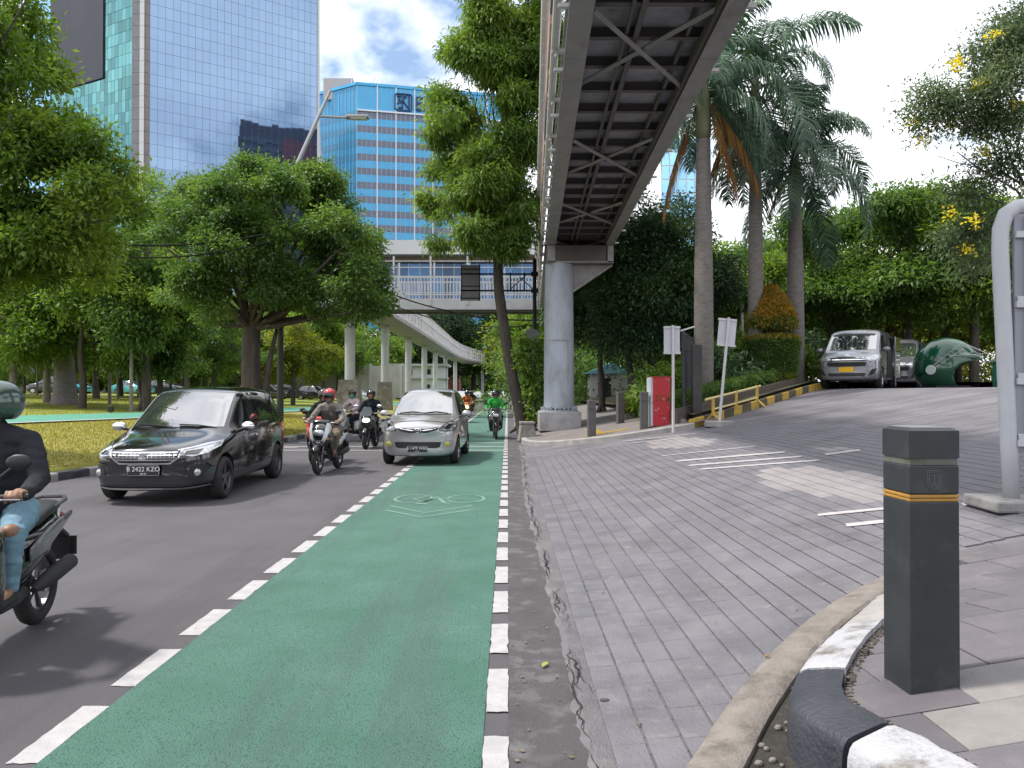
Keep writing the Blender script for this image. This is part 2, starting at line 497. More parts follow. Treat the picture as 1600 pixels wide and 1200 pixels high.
def resample(pts, step):
    pts = [Vector(p) for p in pts]
    out = [pts[0].copy()]
    acc = 0.0
    for a, b in zip(pts, pts[1:]):
        L = (b - a).length
        d = step - acc
        while d <= L:
            out.append(a.lerp(b, d / L)); d += step
        acc = L - (d - step)
    if (out[-1] - pts[-1]).length > step * .3: out.append(pts[-1].copy())
    return out
def smooth_path(pts, it=2):
    pts = [Vector(p) for p in pts]
    for _ in range(it):
        q = [pts[0]]
        for a, b in zip(pts, pts[1:]):
            q += [a.lerp(b, .25), a.lerp(b, .75)]
        q.append(pts[-1]); pts = q
    return pts

# ------------------------------------------------------------------ ground, road, cycle lane
struct('ground', MB().sheet(lambda u, v: (u, v, -.06), [-1500, -200, -60, 0, 45, 200, 1500], [-300, -30, 0, 60, 200, 1800]), M_SOIL)
struct('road', MB().sheet(lambda u, v: (u, v, 0), list(np.linspace(-45, 1.2, 24)), list(np.linspace(-25, 330, 90))), M_ASPH)
struct('cycle_lane', MB().sheet(lambda u, v: (u, v, .005), list(np.linspace(-2.02, -.112, 4)), list(np.linspace(-6, 260, 120))), M_GREENLANE)
def edge_noise(y, s=0.0): return .05 * noise.noise(Vector((y * 1.7, s, 0))) + .03 * noise.noise(Vector((y * 6.3, s, 4))) + .015 * noise.noise(Vector((y * 17., s, 2)))
mb = MB(); ys = list(np.linspace(-3, 24, 320))
mb.sheet(lambda u, v: ((.004, (.30 + edge_noise(v) + .04 * math.sin(v * .4)) + .06)[int(u)], v, .004), [0, 1], ys)
struct('road_edge', mb, M_EDGE)
def left_edge(y): return .30 + edge_noise(y) + .04 * math.sin(y * .4)
mb = MB(); ys = list(np.linspace(-3, 23, 620))
mb.sheet(lambda u, v: (left_edge(v) + (0, .035, 0)[int(u)] if u < 2 else .47, v, (.004, .022, .012)[int(u)]), [0, 1, 2], ys)
struct('cracked_gutter', mb, mat('cracked_mortar', (.15, .145, .155), .85, col2=(.11, .105, .11), nscale=7, bump=.7, bscale=70, col3=(.2, .19, .19), n3=3.5, n3lo=.5, n3hi=.66))
mb = MB()
for s, a0, wd, off in ((0, .35, .0062, 0.0), (5, .33, .004, 2.0), (9, .385, .0036, 3.3)):
    y = 2.6 + off * .4
    while y < 19:
        L = random.uniform(.5, 1.6)
        n = int(L / .035)
        wmx = wd * random.uniform(.5, 1.5)
        pts = []
        for k in range(n + 1):
            yy = y + L * k / n
            xx = a0 + .045 * noise.noise(Vector((yy * 3.1, s, 7))) + .03 * noise.noise(Vector((yy * 11, s, 3))) + .03 * math.sin(yy * .4)
            pts.append((xx, yy, wmx * max(.12, math.sin(PI * k / n)) * random.uniform(.6, 1.3)))
        z0 = .0275
        vs = [(x - q, yy, z0) for x, yy, q in pts] + [(x + q, yy, z0) for x, yy, q in pts]
        m_ = n + 1
        mb.add(vs, [(k, k + 1, m_ + k + 1, m_ + k) for k in range(n)])
        y += L + random.uniform(.05, .7)
cr = mb.build('crack', mat('crack_dirt', (.018, .016, .015), 1.0), bpy.data.objects['cracked_gutter']); cr['kind'] = 'stuff'

# dashed edge lines of the cycle lane: every dash is a piece of the lane
lane = bpy.data.objects['cycle_lane']
def dash(x0, x1, y0, y1, z=.009):
    j = lambda: random.uniform(-.006, .006)
    n = 9; c = lambda: random.uniform(-.004, .004) - (random.random() < .10) * .006
    pl = [(x0 + (x1 - x0) * k / 4, y0 + j()) for k in range(5)] + [(x1 + c(), y0 + (y1 - y0) * k / n) for k in range(1, n)] + [(x1 - (x1 - x0) * k / 4, y1 + j()) for k in range(5)] + [(x0 - c(), y1 - (y1 - y0) * k / n) for k in range(1, n)]
    mb = MB().add([(a, b, z) for a, b in pl], [tuple(range(len(pl)))])
    return mb.build('dash', M_LINE, lane)
for k in range(34):
    y0 = 2.46 + k * .866
    dash(-2.155, -2.02, y0, y0 + .60, .0045)
for k in range(27):
    y0 = 2.98 + k * .858
    dash(-.108, .004, y0, y0 + .585)
mb = MB(); mb.box((-2.09, 150, .007), (.1, 236, .004)); mb.box((-.05, 145, .009), (.1, 240, .004))
mb.build('edge_line', M_LINE, lane)
for y0 in (20.9, 22.3, 23.9):
    MB().box((-3.3, y0, .0075), (6.4, .16, .006)).build('crossing_line', M_LINE, lane)
MB().box((-1.1, 27.5, .0075), (1.7, .12, .006)).build('crossing_line', M_FADED, lane)
mb = MB(); mb.box((-5.6, 29, .005), (.12, 2.2, .004)); mb.box((-6.2, 24.2, .005), (.6, .18, .004)); mb.box((-6.25, 22.0, .005), (.5, .16, .004))
mb.build('lane_marking', M_LINE, lane)
# bicycle symbol and chevron
mb = MB()
def flat_line(pts, wd, z=.0095, closed=False):
    pts = [Vector((p[0], p[1])) for p in pts]
    n = len(pts); L = []; Rr = []
    for i in range(n):
        a = pts[i - 1] if (i > 0 or closed) else pts[i]; b = pts[(i + 1) % n] if (i < n - 1 or closed) else pts[i]
        t = (b - a).normalized(); nn = Vector((-t.y, t.x)) * wd / 2
        L.append(pts[i] + nn); Rr.append(pts[i] - nn)
    vs = [(p.x, p.y, z) for p in L] + [(p.x, p.y, z) for p in Rr]
    mb.add(vs, [(i, (i + 1) % n, n + (i + 1) % n, n + i) for i in range(n if closed else n - 1)])
circ = lambda cx, cy, rx, ry: [(cx + rx * math.cos(a), cy + ry * math.sin(a)) for a in np.linspace(0, 2 * PI, 28)[:-1]]
flat_line(circ(-1.40, 11.45, .27, .42), .05, closed=True)
flat_line(circ(-.62, 11.45, .27, .42), .05, closed=True)
flat_line([(-1.40, 11.45), (-1.22, 11.1), (-1.05, 11.6), (-.86, 11.35), (-.62, 11.45)], .055)
flat_line([(-1.40, 11.45), (-1.15, 11.75), (-1.05, 11.6), (-.9, 11.0), (-.82, 10.95)], .055)
flat_line([(-1.3, 10.95), (-1.14, 10.9)], .09)
flat_line([(-1.64, 10.75), (-1.09, 10.1), (-.49, 10.75)], .06)
flat_line([(-1.64, 10.35), (-1.09, 9.75), (-.49, 10.35)], .06)
mb.build('bicycle_symbol', M_FADED, lane)

# ------------------------------------------------------------------ forecourt ramp with pavers
t = None
def ramp_material():
    m = bpy.data.materials.new('ramp_paving'); m.use_nodes = True; t = m.node_tree; b = t.nodes['Principled BSDF']
    tcn = t.nodes.new('ShaderNodeTexCoord')
    bk = t.nodes.new('ShaderNodeTexBrick'); bk.inputs['Scale'].default_value = 1.0
    bk.inputs['Brick Width'].default_value = 1.2; bk.inputs['Row Height'].default_value = .16; bk.inputs['Mortar Size'].default_value = .006
    bk.inputs['Color1'].default_value = (.118, .109, .122, 1); bk.inputs['Color2'].default_value = (.178, .166, .18, 1); bk.inputs['Mortar'].default_value = (.055, .05, .055, 1)
    t.links.new(tcn.outputs['Object'], bk.inputs['Vector'])
    n = t.nodes.new('ShaderNodeTexNoise'); n.inputs['Scale'].default_value = .8; n.inputs['Detail'].default_value = 8
    t.links.new(tcn.outputs['Object'], n.inputs['Vector'])
    mr = t.nodes.new('ShaderNodeMapRange'); mr.inputs['From Min'].default_value = .35; mr.inputs['From Max'].default_value = .7; mr.inputs['To Min'].default_value = .8; mr.inputs['To Max'].default_value = 1.25
    t.links.new(n.outputs['Fac'], mr.inputs['Value'])
    hs = t.nodes.new('ShaderNodeHueSaturation'); t.links.new(bk.outputs['Color'], hs.inputs['Color']); t.links.new(mr.outputs[0], hs.inputs['Value'])
    t.links.new(hs.outputs[0], b.inputs['Base Color']); b.inputs['Roughness'].default_value = .7
    bp = t.nodes.new('ShaderNodeBump'); bp.inputs['Strength'].default_value = .4; bp.inputs['Distance'].default_value = .01
    t.links.new(bk.outputs['Fac'], bp.inputs['Height']); bp.invert = True; t.links.new(bp.outputs[0], b.inputs['Normal'])
    return m
M_RAMP = ramp_material()
ram = MB().sheet(lambda u, v: (u, v, zR(u) - .012), list(np.linspace(.42, 3, 40)) + list(np.linspace(3.2, 12, 60)) + [20, 60], [-6, 0, 6, 12, 18, 24, 40, 80])
ramp = struct('forecourt', ram, M_RAMP, smooth='all')
# kerb line at the near right corner (plan)
KL = [D(*p) for p in ((1000, 1290), (1075, 1200), (1130, 1110), (1215, 1010), (1300, 945), (1385, 903), (1460, 868), (1540, 848), (1620, 832), (1750, 812))]
KL = [Vector((p.x, p.y, 0)) for p in KL]
KLs = smooth_path(KL, 2)
near_region = [(p.x, p.y) for p in KLs] + [(60, 8), (60, -5), (0, -5)]
patches = [[(q.x, q.y) for q in (D(*p) for p in poly)] for poly in (
    [(1180, 737), (1255, 727), (1330, 737), (1400, 752), (1400, 788), (1330, 780), (1250, 768), (1195, 760)],
    [(1010, 690), (1060, 682), (1118, 687), (1105, 698), (1015, 701)],
    [(1275, 702), (1300, 698), (1345, 700), (1330, 706)])]
PW, PL = .163, .325
def paver_mesh(name, m, seed):
    rr = random.Random(seed)
    hx, hy = PW / 2 - .0052, PL / 2 - .0009
    b = .005
    dz = [rr.uniform(-.0006, .0006) for _ in range(4)]
    vs = [(-hx, -hy, -.012), (hx, -hy, -.012), (hx, hy, -.012), (-hx, hy, -.012),
          (-hx, -hy, -.003), (hx, -hy, -.003), (hx, hy, -.003), (-hx, hy, -.003),
          (-hx + b, -hy, dz[0]), (hx - b, -hy, dz[1]), (hx - b, hy, dz[2]), (-hx + b, hy, dz[3])]
    fs = [(8, 9, 10, 11)]
    for i in range(4):
        j = (i + 1) % 4
        fs += [(i, j, 4 + j, 4 + i), (4 + i, 4 + j, 8 + j, 8 + i)]
    me = bpy.data.meshes.new(name); me.from_pydata(vs, [], fs); me.materials.append(m); me.update()
    return me
PAV = [paver_mesh('paver', M_PAVER, s) for s in range(6)]
PAVP = [paver_mesh('pale_paver', M_PALE, s) for s in range(2)]
slots = []
for i in range(int(5.9 / PW)):
    x = .46 + PW * (i + .5)
    off = .045 * noise.noise(Vector((i * .7, 0, 0))) + .02 * (i % 3)
    for k in range(int(16.5 / PL)):
        y = 2.3 + off + k * PL
        if y > 18.6 - max(0, .5 - x) : continue
        if inpoly(x - .075, y + .075, near_region): continue
        pale = any(inpoly(x, y, p) for p in patches)
        slots.append((math.hypot(x, y), x, y, pale))
slots.sort()
def paver_mat(x, y):
    s = math.atan2(zR(x + .05) - zR(x - .05), .1)
    sx = noise.noise(Vector((x * 1.3, y * 1.3, 5))) * .004
    return Matrix.Translation((x, y, zR(x) + .001 + sx * .5)) @ Matrix.Rotation(-s + sx, 4, 'Y') @ Matrix.Rotation(random.uniform(-.012, .012), 4, 'Z')
near = [s for s in slots if s[1] / s[2] < .75][:290]
nearset = set((s[1], s[2]) for s in near)
for n_, (d, x, y, pale) in enumerate(near):
    o = bpy.data.objects.new('paver', (PAVP if pale else PAV)[n_ % (2 if pale else 6)])
    link(o, ramp); o.matrix_local = paver_mat(x, y)
def joined(name, lst, meshes, m):
    vs = []; fs = []; pc = []
    for n_, (d, x, y, pale) in enumerate(lst):
        M = paver_mat(x, y); me = meshes[n_ % len(meshes)]; b = len(vs)
        vs += [tuple(M @ v.co) for v in me.vertices]; r = random.random(); pc += [r] * len(me.vertices)
        fs += [tuple(i + b for i in p.vertices) for p in me.polygons]
    me = bpy.data.meshes.new(name); me.from_pydata(vs, [], fs); me.materials.append(m)
    a = me.attributes.new('piece', 'FLOAT', 'POINT'); a.data.foreach_set('value', pc)
    o = bpy.data.objects.new(name, me); link(o, ramp); o['kind'] = 'stuff'
rest = [s for s in slots if (s[1], s[2]) not in nearset]
joined('paving', [s for s in rest if not s[3]], PAV, M_PAVER)
joined('pale_paving', [s for s in rest if s[3]], PAVP, M_PALE)
# painted bars on the ramp
M_BAR = mat('worn_bar_paint', (.46, .43, .43), .75, col2=(.36, .335, .34), nscale=9)
for a, b, wd in (((1033, 713), (1180, 698), .09), ((1057, 721), (1227, 707), .17), ((1077, 728), (1253, 714), .14), ((1093, 734), (1280, 720), .12),
                 ((973, 690), (1088, 678), .10), ((985, 693), (1060, 686), .07), ((1278, 806), (1392, 795), .11), ((1322, 822), (1392, 815), .13),
                 ((1505, 790), (1560, 785), .12), ((1290, 711), (1345, 704), .2)):
    A, B = D(*a), D(*b)
    n = 10
    nn = Vector((-(B - A).y, (B - A).x, 0)).normalized() * wd / 2
    mb = MB(); vs = []
    for k in range(n + 1):
        c = A.lerp(B, k / n)
        for s in (-1, 1):
            q = c + nn * s
            vs.append((q.x, q.y, zR(q.x) + .009))
    mb.add(vs, [(2 * k, 2 * k + 1, 2 * k + 3, 2 * k + 2) for k in range(n)])
    mb.build('painted_bar', M_BAR, ramp)

# ------------------------------------------------------------------ near corner: gutter stones, drain gap, kerb, slabs
def kerb_h(y):                                   # height of the footway above the ramp
    t_ = min(1, max(0, (5.3 - y) / 1.9)); return .02 + .17 * t_ * t_ * (3 - 2 * t_)
def zF(x, y): return zR(x) + kerb_h(y)
corner = bpy.data.objects.new('kerb', None); link(corner); corner['kind'] = 'structure'
rs = resample(KLs, .04)
def run(path, i0, i1, prof, name, m, parent, zfn, jit=.004):
    """sweep a profile (offset to the right of the path, height) along part of a path"""
    rings = []
    i1 = min(i1, len(path) - 1)
    for i in range(i0, i1 + 1):
        a, b = path[max(i - 1, 0)], path[min(i + 1, len(path) - 1)]
        tt = (b - a).normalized(); nn = Vector((tt.y, -tt.x, 0))
        ring = []
        for k, (o_, h) in enumerate(prof):
            q = path[i] + nn * o_
            e = jit * noise.noise(Vector((q.x * 9, q.y * 9, k * .7)))
            ring.append((q.x + e, q.y + e, zfn(q.x, q.y) + h + e))
        rings.append(ring)
    return MB().loft(rings).build(name, m, parent, smooth=True)
gut = [(0, -.1), (0, .018), (.012, .032), (.10, .042), (.195, .036), (.215, .02), (.22, -.1)]
i = 0
while i < len(rs) - 3 and rs[i].x < 2.55:
    L = random.randint(14, 20)
    run(rs, i, i + L, gut, 'gutter_stone', M_STONE, corner, lambda x, y: zR(x))
    i += L + (0 if L > 100 else 0)
# raised kerb path (front top edge), from the far flush end round to the near side
KP = [Vector((x, y, 0)) for x, y in ((2.30, 4.80), (1.92, 4.32), (1.55, 3.87), (1.25, 3.42), (1.17, 3.15), (1.25, 2.85), (1.36, 2.45), (1.42, 2.0), (1.45, 1.0), (1.46, -.5))]
KPs = resample(smooth_path(KP, 1), .03)
kprof = [(-.02, -.28), (-.005, -.02), (.004, .010), (.018, .024), (.05, .034), (.17, .05), (.205, .045), (.21, -.28)]
kprof = [(-o_, h) for o_, h in kprof]
def kz(x, y): return zF(x, y) - .012
lens = [(0, 26, M_CONC), (26, 52, M_KWHITE), (53, 77, M_KBLACK), (78, 100, M_KWHITE), (101, 126, M_KBLACK), (127, 152, M_KWHITE)]
for a, b, m in lens:
    run(KPs, a, b, kprof, 'kerb_block', m, corner, kz, .009)
def GX(y):
    best = .9
    for a, b in zip(KLs, KLs[1:]):
        if (a.y - y) * (b.y - y) <= 0 and a.y != b.y: best = a.x + (b.x - a.x) * (y - a.y) / (b.y - a.y)
    return (best if y > 2.7 else best) + .19
def KX_(y):
    best = 1.46
    for a, b in zip(KPs, KPs[1:]):
        if (a.y - y) * (b.y - y) <= 0 and a.y != b.y: best = a.x + (b.x - a.x) * (y - a.y) / (b.y - a.y); break
    return max(best + .06, GX(y) + .02)
mb = MB()                                         # shallow silt sheet, the deep gap's shade put into its dark colour
mb.sheet(lambda u, v: (GX(v) + u * (KX_(v) - GX(v)), v, zR(GX(v) + u * (KX_(v) - GX(v))) - .004 - .05 * math.sin(PI * u) * 0), list(np.linspace(0, 1, 8)), list(np.linspace(.2, 4.3, 40)))
struct('drain_floor', mb, mat('shaded_drain_silt', (.02, .018, .016), .95, col2=(.05, .045, .04), nscale=9, bump=.8, bscale=30))
# rubble in the drain and soil along the back of the kerb
mb = MB()
for k in range(26):
    y = random.uniform(2.3, 3.6); x = GX(y) + .06 + random.random() * max(.02, KX_(y) - GX(y) - .12)
    r = random.uniform(.008, .022)
    mb.sphere((x, y, zR(x) + r * .2), (r, r * random.uniform(.6, 1), r * .7), 6, 4)
rb = mb.build('rubble', M_STONE, bpy.data.objects['drain_floor'], smooth='all'); rb['kind'] = 'stuff'
mb = MB()
for j in range(26, 150):
    a, b = KPs[max(j - 1, 0)], KPs[min(j + 1, len(KPs) - 1)]
    nn = Vector((-(b - a).y, (b - a).x, 0)).normalized()
    for q in range(5):
        c = KPs[j] - nn * 0 + Vector((-nn.x, -nn.y, 0)) * -random.uniform(.20, .25)
        r = random.uniform(.004, .011)
        mb.sphere((c.x, c.y, zF(c.x, c.y) + .004), (r, r, r * .5), 5, 3)
gr = mb.build('kerb_grit', mat('grit', (.13, .115, .095), .95, col2=(.07, .06, .05), nscale=20), corner); gr['kind'] = 'stuff'
# footway slabs
foot_poly = [(p.x + (.17 if k > 1 else .0), p.y) for k, p in enumerate([KP[0]] + KP)]
foot_poly = [(2.30, 4.8)] + [(p.x + .17, p.y - .06) for p in KP] + [(9, -.5), (9, 8.2)] + [(p.x + .13, p.y - .14) for p in reversed(KLs) if p.x > 2.3]
footway = struct('footway', MB().sheet(lambda u, v: (u, v, (zF(u, v) - .03) if inpoly(u, v, foot_poly) or inpoly(u - .2, v, foot_poly) else zR(u) - .05), list(np.linspace(1.2, 9, 60)), list(np.linspace(-.5, 8, 60))), M_JOINT)
SX, SY = .47, .318
cnt = 0
for r_ in range(20):
    y = 1.9 + r_ * SY
    for c_ in range(19):
        x = 1.15 + c_ * SX + (r_ % 2) * SX * .5
        if not (inpoly(x, y, foot_poly) or (inpoly(x + SX * .33, y, foot_poly) and inpoly(x + .1, y - SY * .3, foot_poly))): continue
        if x / y > 1.9: continue
        pale = (r_ in (4, 3) and x > 1.5) and (c_ + r_) % 5 != 0
        hx, hy, th = SX / 2 - .0035, SY / 2 - .003, .03
        mb = MB()
        def top(u, v, e=0): return (x + u, y + v, zF(x + u, y + v) - e)
        e0 = random.uniform(-.002, .002)
        # clip the slab's left side at the kerb
        lx = -hx
        while lx < hx - .05 and not inpoly(x + lx, y, foot_poly): lx += .03
        mb.loft([[top(lx, -hy, th), top(hx, -hy, th), top(hx, hy, th), top(lx, hy, th)],
                 [top(lx, -hy, .003 + e0), top(hx, -hy, .003 + e0), top(hx, hy, .003 + e0), top(lx, hy, .003 + e0)],
                 [top(lx + .004, -hy + .004, e0), top(hx - .004, -hy + .004, e0), top(hx - .004, hy - .004, e0), top(lx + .004, hy - .004, e0)]])
        mb.build('slab', M_SLABP if pale else M_SLAB, footway)
        cnt += 1

# ------------------------------------------------------------------ far footway, pedestal area, garden ground
FK = smooth_path([Vector(p) for p in ((.42, 120, 0), (.42, 60, 0), (.42, 25.2, 0), (.44, 23.2, 0), (.75, 22.0, 0), (1.6, 20.9, 0), (2.65, 19.9, 0), (3.7, 19.6, 0), (4.75, 19.5, 0))], 2)
far_k = bpy.data.objects.new('far_kerb', None); link(far_k); far_k['kind'] = 'structure'
fpath = resample(FK, .1)
zFar = lambda x, y: zR(x) + .13
kp2 = [(0, -.3), (0, -.02), (-.02, .0), (-.14, .0), (-.15, -.02), (-.15, -.3)]
i = 900
while i < len(fpath) - 2:
    L = 6
    run(fpath, i, i + L, kp2, 'kerb_block', M_CONC, far_k, zFar, .006)
    i += L
run(fpath, 0, 900, kp2, 'kerb_run', M_CONC, far_k, zFar, 0)
ffp = [(p.x + .1, p.y + .1) for p in FK] + [(4.8, 19.6), (5.4, 60), (.5, 120)]
mb = MB()
xs = list(np.linspace(.5, 5.4, 30))
def yfront(x):
    best = None
    for a, b in zip(FK, FK[1:]):
        if (a.x - x) * (b.x - x) <= 0 and abs(a.x - b.x) > 1e-6:
            yy = a.y + (b.y - a.y) * (x - a.x) / (b.x - a.x)
            best = yy if best is None else min(best, yy)
    return (best if best is not None else 19.55) + .12
mb.sheet(lambda u, v: (u, yfront(u) + v * (110 - yfront(u)), zFar(u, v) - .002), xs, [0, .02, .05, .1, .2, 1])
M_FOOT = mat('footway_concrete', (.20, .175, .165), .8, col2=(.15, .13, .125), nscale=1.4, bump=.3, bscale=50, col3=(.27, .24, .22), n3=.8, n3lo=.55, n3hi=.75)
ff = struct('far_footway', mb, M_FOOT)
# yellow tactile strip
for (x, y, sx, sy) in ((2.75, 21.2, 1.3, .3), (2.55, 22.6, .3, 2.4)):
    n = int(max(sx, sy) / .3)
    for k in range(n):
        cx = x + (k - n / 2 + .5) * .3 if sx > sy else x
        cy = y + (k - n / 2 + .5) * .3 if sy > sx else y
        s = math.atan2(zR(cx + .05) - zR(cx - .05), .1)
        mb = MB().bbox((0, 0, 0), (.29, .29, .02), .004)
        for q in range(4): mb.box((0, -.105 + q * .07, .012), (.26, .03, .008))
        o = mb.build('tactile_tile', mat('tactile_yellow', (.52, .36, .07), .75, col2=(.42, .3, .09), nscale=8), ff)
        o.location = (cx, cy, zFar(cx, cy) + .006); o.rotation_euler = (0, -s, 0)
# garden behind the yellow kerb
YK0, YK1 = Vector((4.8, 19.7, 0)), Vector((10.6, 26.4, 0))
mb = MB()
def gfn(u, v):
    a = YK0.lerp(YK1, u)
    y = a.y + .15 + v
    return (a.x, y, zR(a.x) + .32)
mb.sheet(gfn, list(np.linspace(0, 1, 14)), [0, 1, 3, 8, 20, 60, 110])
mb.sheet(lambda u, v: (u, v, 2.0), [10.6, 14, 20, 40, 80, 160], [31.5, 36, 45, 60, 110, 200])
struct('garden_ground', mb, mat('garden_soil', (.06, .075, .025), .95, col2=(.09, .075, .05), nscale=1.2, bump=.8, bscale=12))
yk = bpy.data.objects.new('yellow_kerb', None); link(yk); yk['kind'] = 'structure'
dvec = (YK1 - YK0); Lk = dvec.length; nb = 15
for k in range(nb):
    a, b = YK0.lerp(YK1, k / nb), YK0.lerp(YK1, (k + 1) / nb - .004)
    path = [a.lerp(b, q / 4) for q in range(5)]
    run(path, 0, 4, [(0, -.1), (0, .2), (-.02, .22), (-.16, .22), (-.17, -.1)], 'kerb_block', M_KYELL if k % 2 == 0 else mat('faded_black_paint', (.060, .054, .048), .8, col2=(.13, .105, .06), nscale=7, bump=.3), yk, lambda x, y: zR(x), .004)
path = [YK1 + Vector((.05, .05, 0)), YK1 + Vector((.3, .25, 0)), YK1 + Vector((.6, .65, 0))]
run(path, 0, 2, [(0, -.1), (0, .2), (-.02, .22), (-.16, .22), (-.17, -.1)], 'kerb_block', M_KYELL, yk, lambda x, y: zR(x), .0)
# low brown retaining wall behind the kerb with hedge on top
rw = MB()
wp = [YK0.lerp(YK1, q) + Vector((-.35, .4, 0)) for q in np.linspace(.0, 1, 12)]
run(wp, 0, 11, [(0, -.2), (0, .36), (.0, .40), (-.2, .40), (-.2, -.2)], 'planter_wall', mat('brown_wall', (.085, .065, .055), .85, col2=(.11, .085, .07), nscale=4, bump=.4), None, lambda x, y: zR(x) + .12, .0)
pw = bpy.data.objects['planter_wall']
tag(pw, 'low dark brown retaining wall behind the yellow and black kerb', 'wall')

# ------------------------------------------------------------------ left verge, green path, lawn
LK = smooth_path([Vector(p) for p in ((-60, 10.6, 0), (-14, 10.6, 0), (-10, 10.8, 0), (-8.7, 11.6, 0), (-8.1, 13.2, 0), (-7.7, 17, 0), (-7.1, 23, 0), (-6.7, 32, 0), (-6.5, 60, 0), (-6.4, 320, 0))], 2)
lk = bpy.data.objects.new('verge_kerb', None); link(lk); lk['kind'] = 'structure'
lpath = resample(LK, .12)
M_BRICKK = mat('red_kerb', (.30, .17, .12), .85, col2=(.24, .15, .11), nscale=4, bump=.4)
i = 0; kk = 0
while i < len(lpath) - 8 and lpath[i].y < 60:
    L = 7
    run(lpath, i, i + L, [(.0, -.1), (.0, .13), (.02, .15), (.18, .15), (.20, .13), (.2, -.1)][::-1] if False else [(0, -.1), (0, .12), (-.02, .145), (-.2, .145), (-.2, -.1)],
        'kerb_block', (M_KBLACK, M_CONC)[(kk) % 2] if lpath[i].y > 13 else M_BRICKK, lk, lambda x, y: 0.0, .006) if lpath[i].x > -14 else None
    i += L; kk += 1
def xk(y):
    for a, b in zip(LK, LK[1:]):
        if a.y <= y <= b.y and b.y > a.y and a.x > -13:
            return a.x + (b.x - a.x) * (y - a.y) / (b.y - a.y)
    return -6.4 if y > 30 else -10.5
def xp(y): return -17.0 + .115 * (y - 26)
yv = list(np.linspace(10.9, 40, 60)) + list(np.linspace(42, 130, 45))
mb = MB(); mb.sheet(lambda u, v: (lambda x: (x, v, hL(x, v) if u > 0 else .10))(xk(v) - .17 + u * (min(xp(v), -7.2) - xk(v))), [0, .004] + list(np.linspace(.04, 1, 25)), yv)
struct('verge', mb, M_GRASSDRY, smooth='all')
mb = MB(); mb.sheet(lambda u, v: (lambda x: (x, v, hL(x, v)))(xp(v) - (u ** 1.6) * 75), list(np.linspace(0, 1, 50)), yv)
struct('lawn', mb, M_GRASS, smooth='all')
mb = MB(); mb.sheet(lambda u, v: (xp(v) + u, v, hL(xp(v) + u, v) + .05), list(np.linspace(-1.5, 1.5, 5)), yv)
gp = struct('garden_path', mb, mat('path_green', (.05, .22, .15), .8, col2=(.07, .26, .18), nscale=1.5, bump=.3), smooth='all')
mb = MB(); mb.sheet(lambda u, v: (xp(v) + u, v, hL(xp(v) + u, v) + .055), [1.5, 1.72], yv)
mb.build('edge_line', M_LINE, gp)
# grass blades on the verge and the nearer lawn
def blades(name, n, xr, yr, hgt, m, ok):
    pts = []
    while len(pts) < n:
        x = random.uniform(*xr); y = random.uniform(*yr)
        if ok(x, y): pts.append((x, y, hL(x, y)))
    c = np.array(pts); n = len(c)
    a = NP.uniform(0, 2 * PI, n); h = NP.uniform(.5, 1.2, n) * hgt; wd = NP.uniform(.006, .014, n)
    d = np.stack([np.cos(a), np.sin(a), np.zeros(n)], 1)
    lean = np.stack([np.cos(a + 1.5) * h * .5, np.sin(a + 1.5) * h * .5, h], 1)
    v = np.stack([c - d * wd[:, None], c + d * wd[:, None], c + lean], 1).reshape(-1, 3)
    me = tri_mesh(name, v, np.arange(3 * n).reshape(-1, 3), np.repeat(NP.uniform(0, 1, n), 3), m)
    o = bpy.data.objects.new(name, me); link(o); o['kind'] = 'stuff'
    return o
def tri_mesh(name, v, f, shade, m):
    me = bpy.data.meshes.new(name)
    nv, nf = len(v), len(f); k = f.shape[1]
    me.vertices.add(nv); me.vertices.foreach_set('co', np.asarray(v, dtype=np.float32).ravel())
    me.loops.add(nf * k); me.loops.foreach_set('vertex_index', np.asarray(f, dtype=np.int32).ravel())
    me.polygons.add(nf); me.polygons.foreach_set('loop_start', np.arange(0, nf * k, k, dtype=np.int32))
    try: me.polygons.foreach_set('loop_total', np.full(nf, k, dtype=np.int32))
    except Exception: pass
    at = me.attributes.new('shade', 'FLOAT', 'POINT'); at.data.foreach_set('value', np.asarray(shade, dtype=np.float32))
    me.materials.append(m)
    me.update(calc_edges=True)
    return me
L_GRASS = leafmat('grass_blade', (.17, .17, .025), (.25, .25, .04), (.34, .31, .08), .35, .7, .2)
tag(blades('grass', 50000, (-20, -6.6), (10.9, 42), .055, L_GRASS, lambda x, y: x < xk(y) - .25 and (x > xp(y) + 1.8)), 'short dry yellowish grass on the verge beside the road', 'grass')
tag(blades('grass', 30000, (-34, -12), (16, 60), .06, L_GRASS, lambda x, y: x < xp(y) - 1.6 and x > -.72 * y), 'mown green lawn under the park trees', 'grass')
# ------------------------------------------------------------------ vegetation builders
L_BRIGHT = leafmat('leaf_bright', (.052, .108, .022), (.122, .218, .040), (.245, .335, .065), .46)
L_MID = leafmat('leaf_mid', (.040, .086, .022), (.086, .166, .040), (.175, .272, .062), .43)
L_DEEP = leafmat('leaf_deep', (0.022, 0.051, 0.022), (0.046, 0.095, 0.037), (0.094, 0.159, 0.051), .25)
L_FEATHER = leafmat('leaf_feathery', (.062, .125, .030), (.140, .235, .046), (.255, .345, .070), .47)
L_YEL = leafmat('leaf_yellowish', (0.079, 0.122, 0.022), (0.159, 0.201, 0.029), (0.273, 0.287, 0.043), .4)
L_OLIVE = leafmat('leaf_olive', (0.058, 0.097, 0.049), (0.113, 0.165, 0.078), (0.194, 0.252, 0.116), .3)
L_ORANGE = leafmat('leaf_orange', (.08, .12, .03), (.36, .25, .045), (.56, .32, .06), .35)
L_PALM = leafmat('palm_leaf', (0.035, 0.075, 0.048), (0.074, 0.136, 0.081), (0.140, 0.216, 0.124), .25, .42, .5)
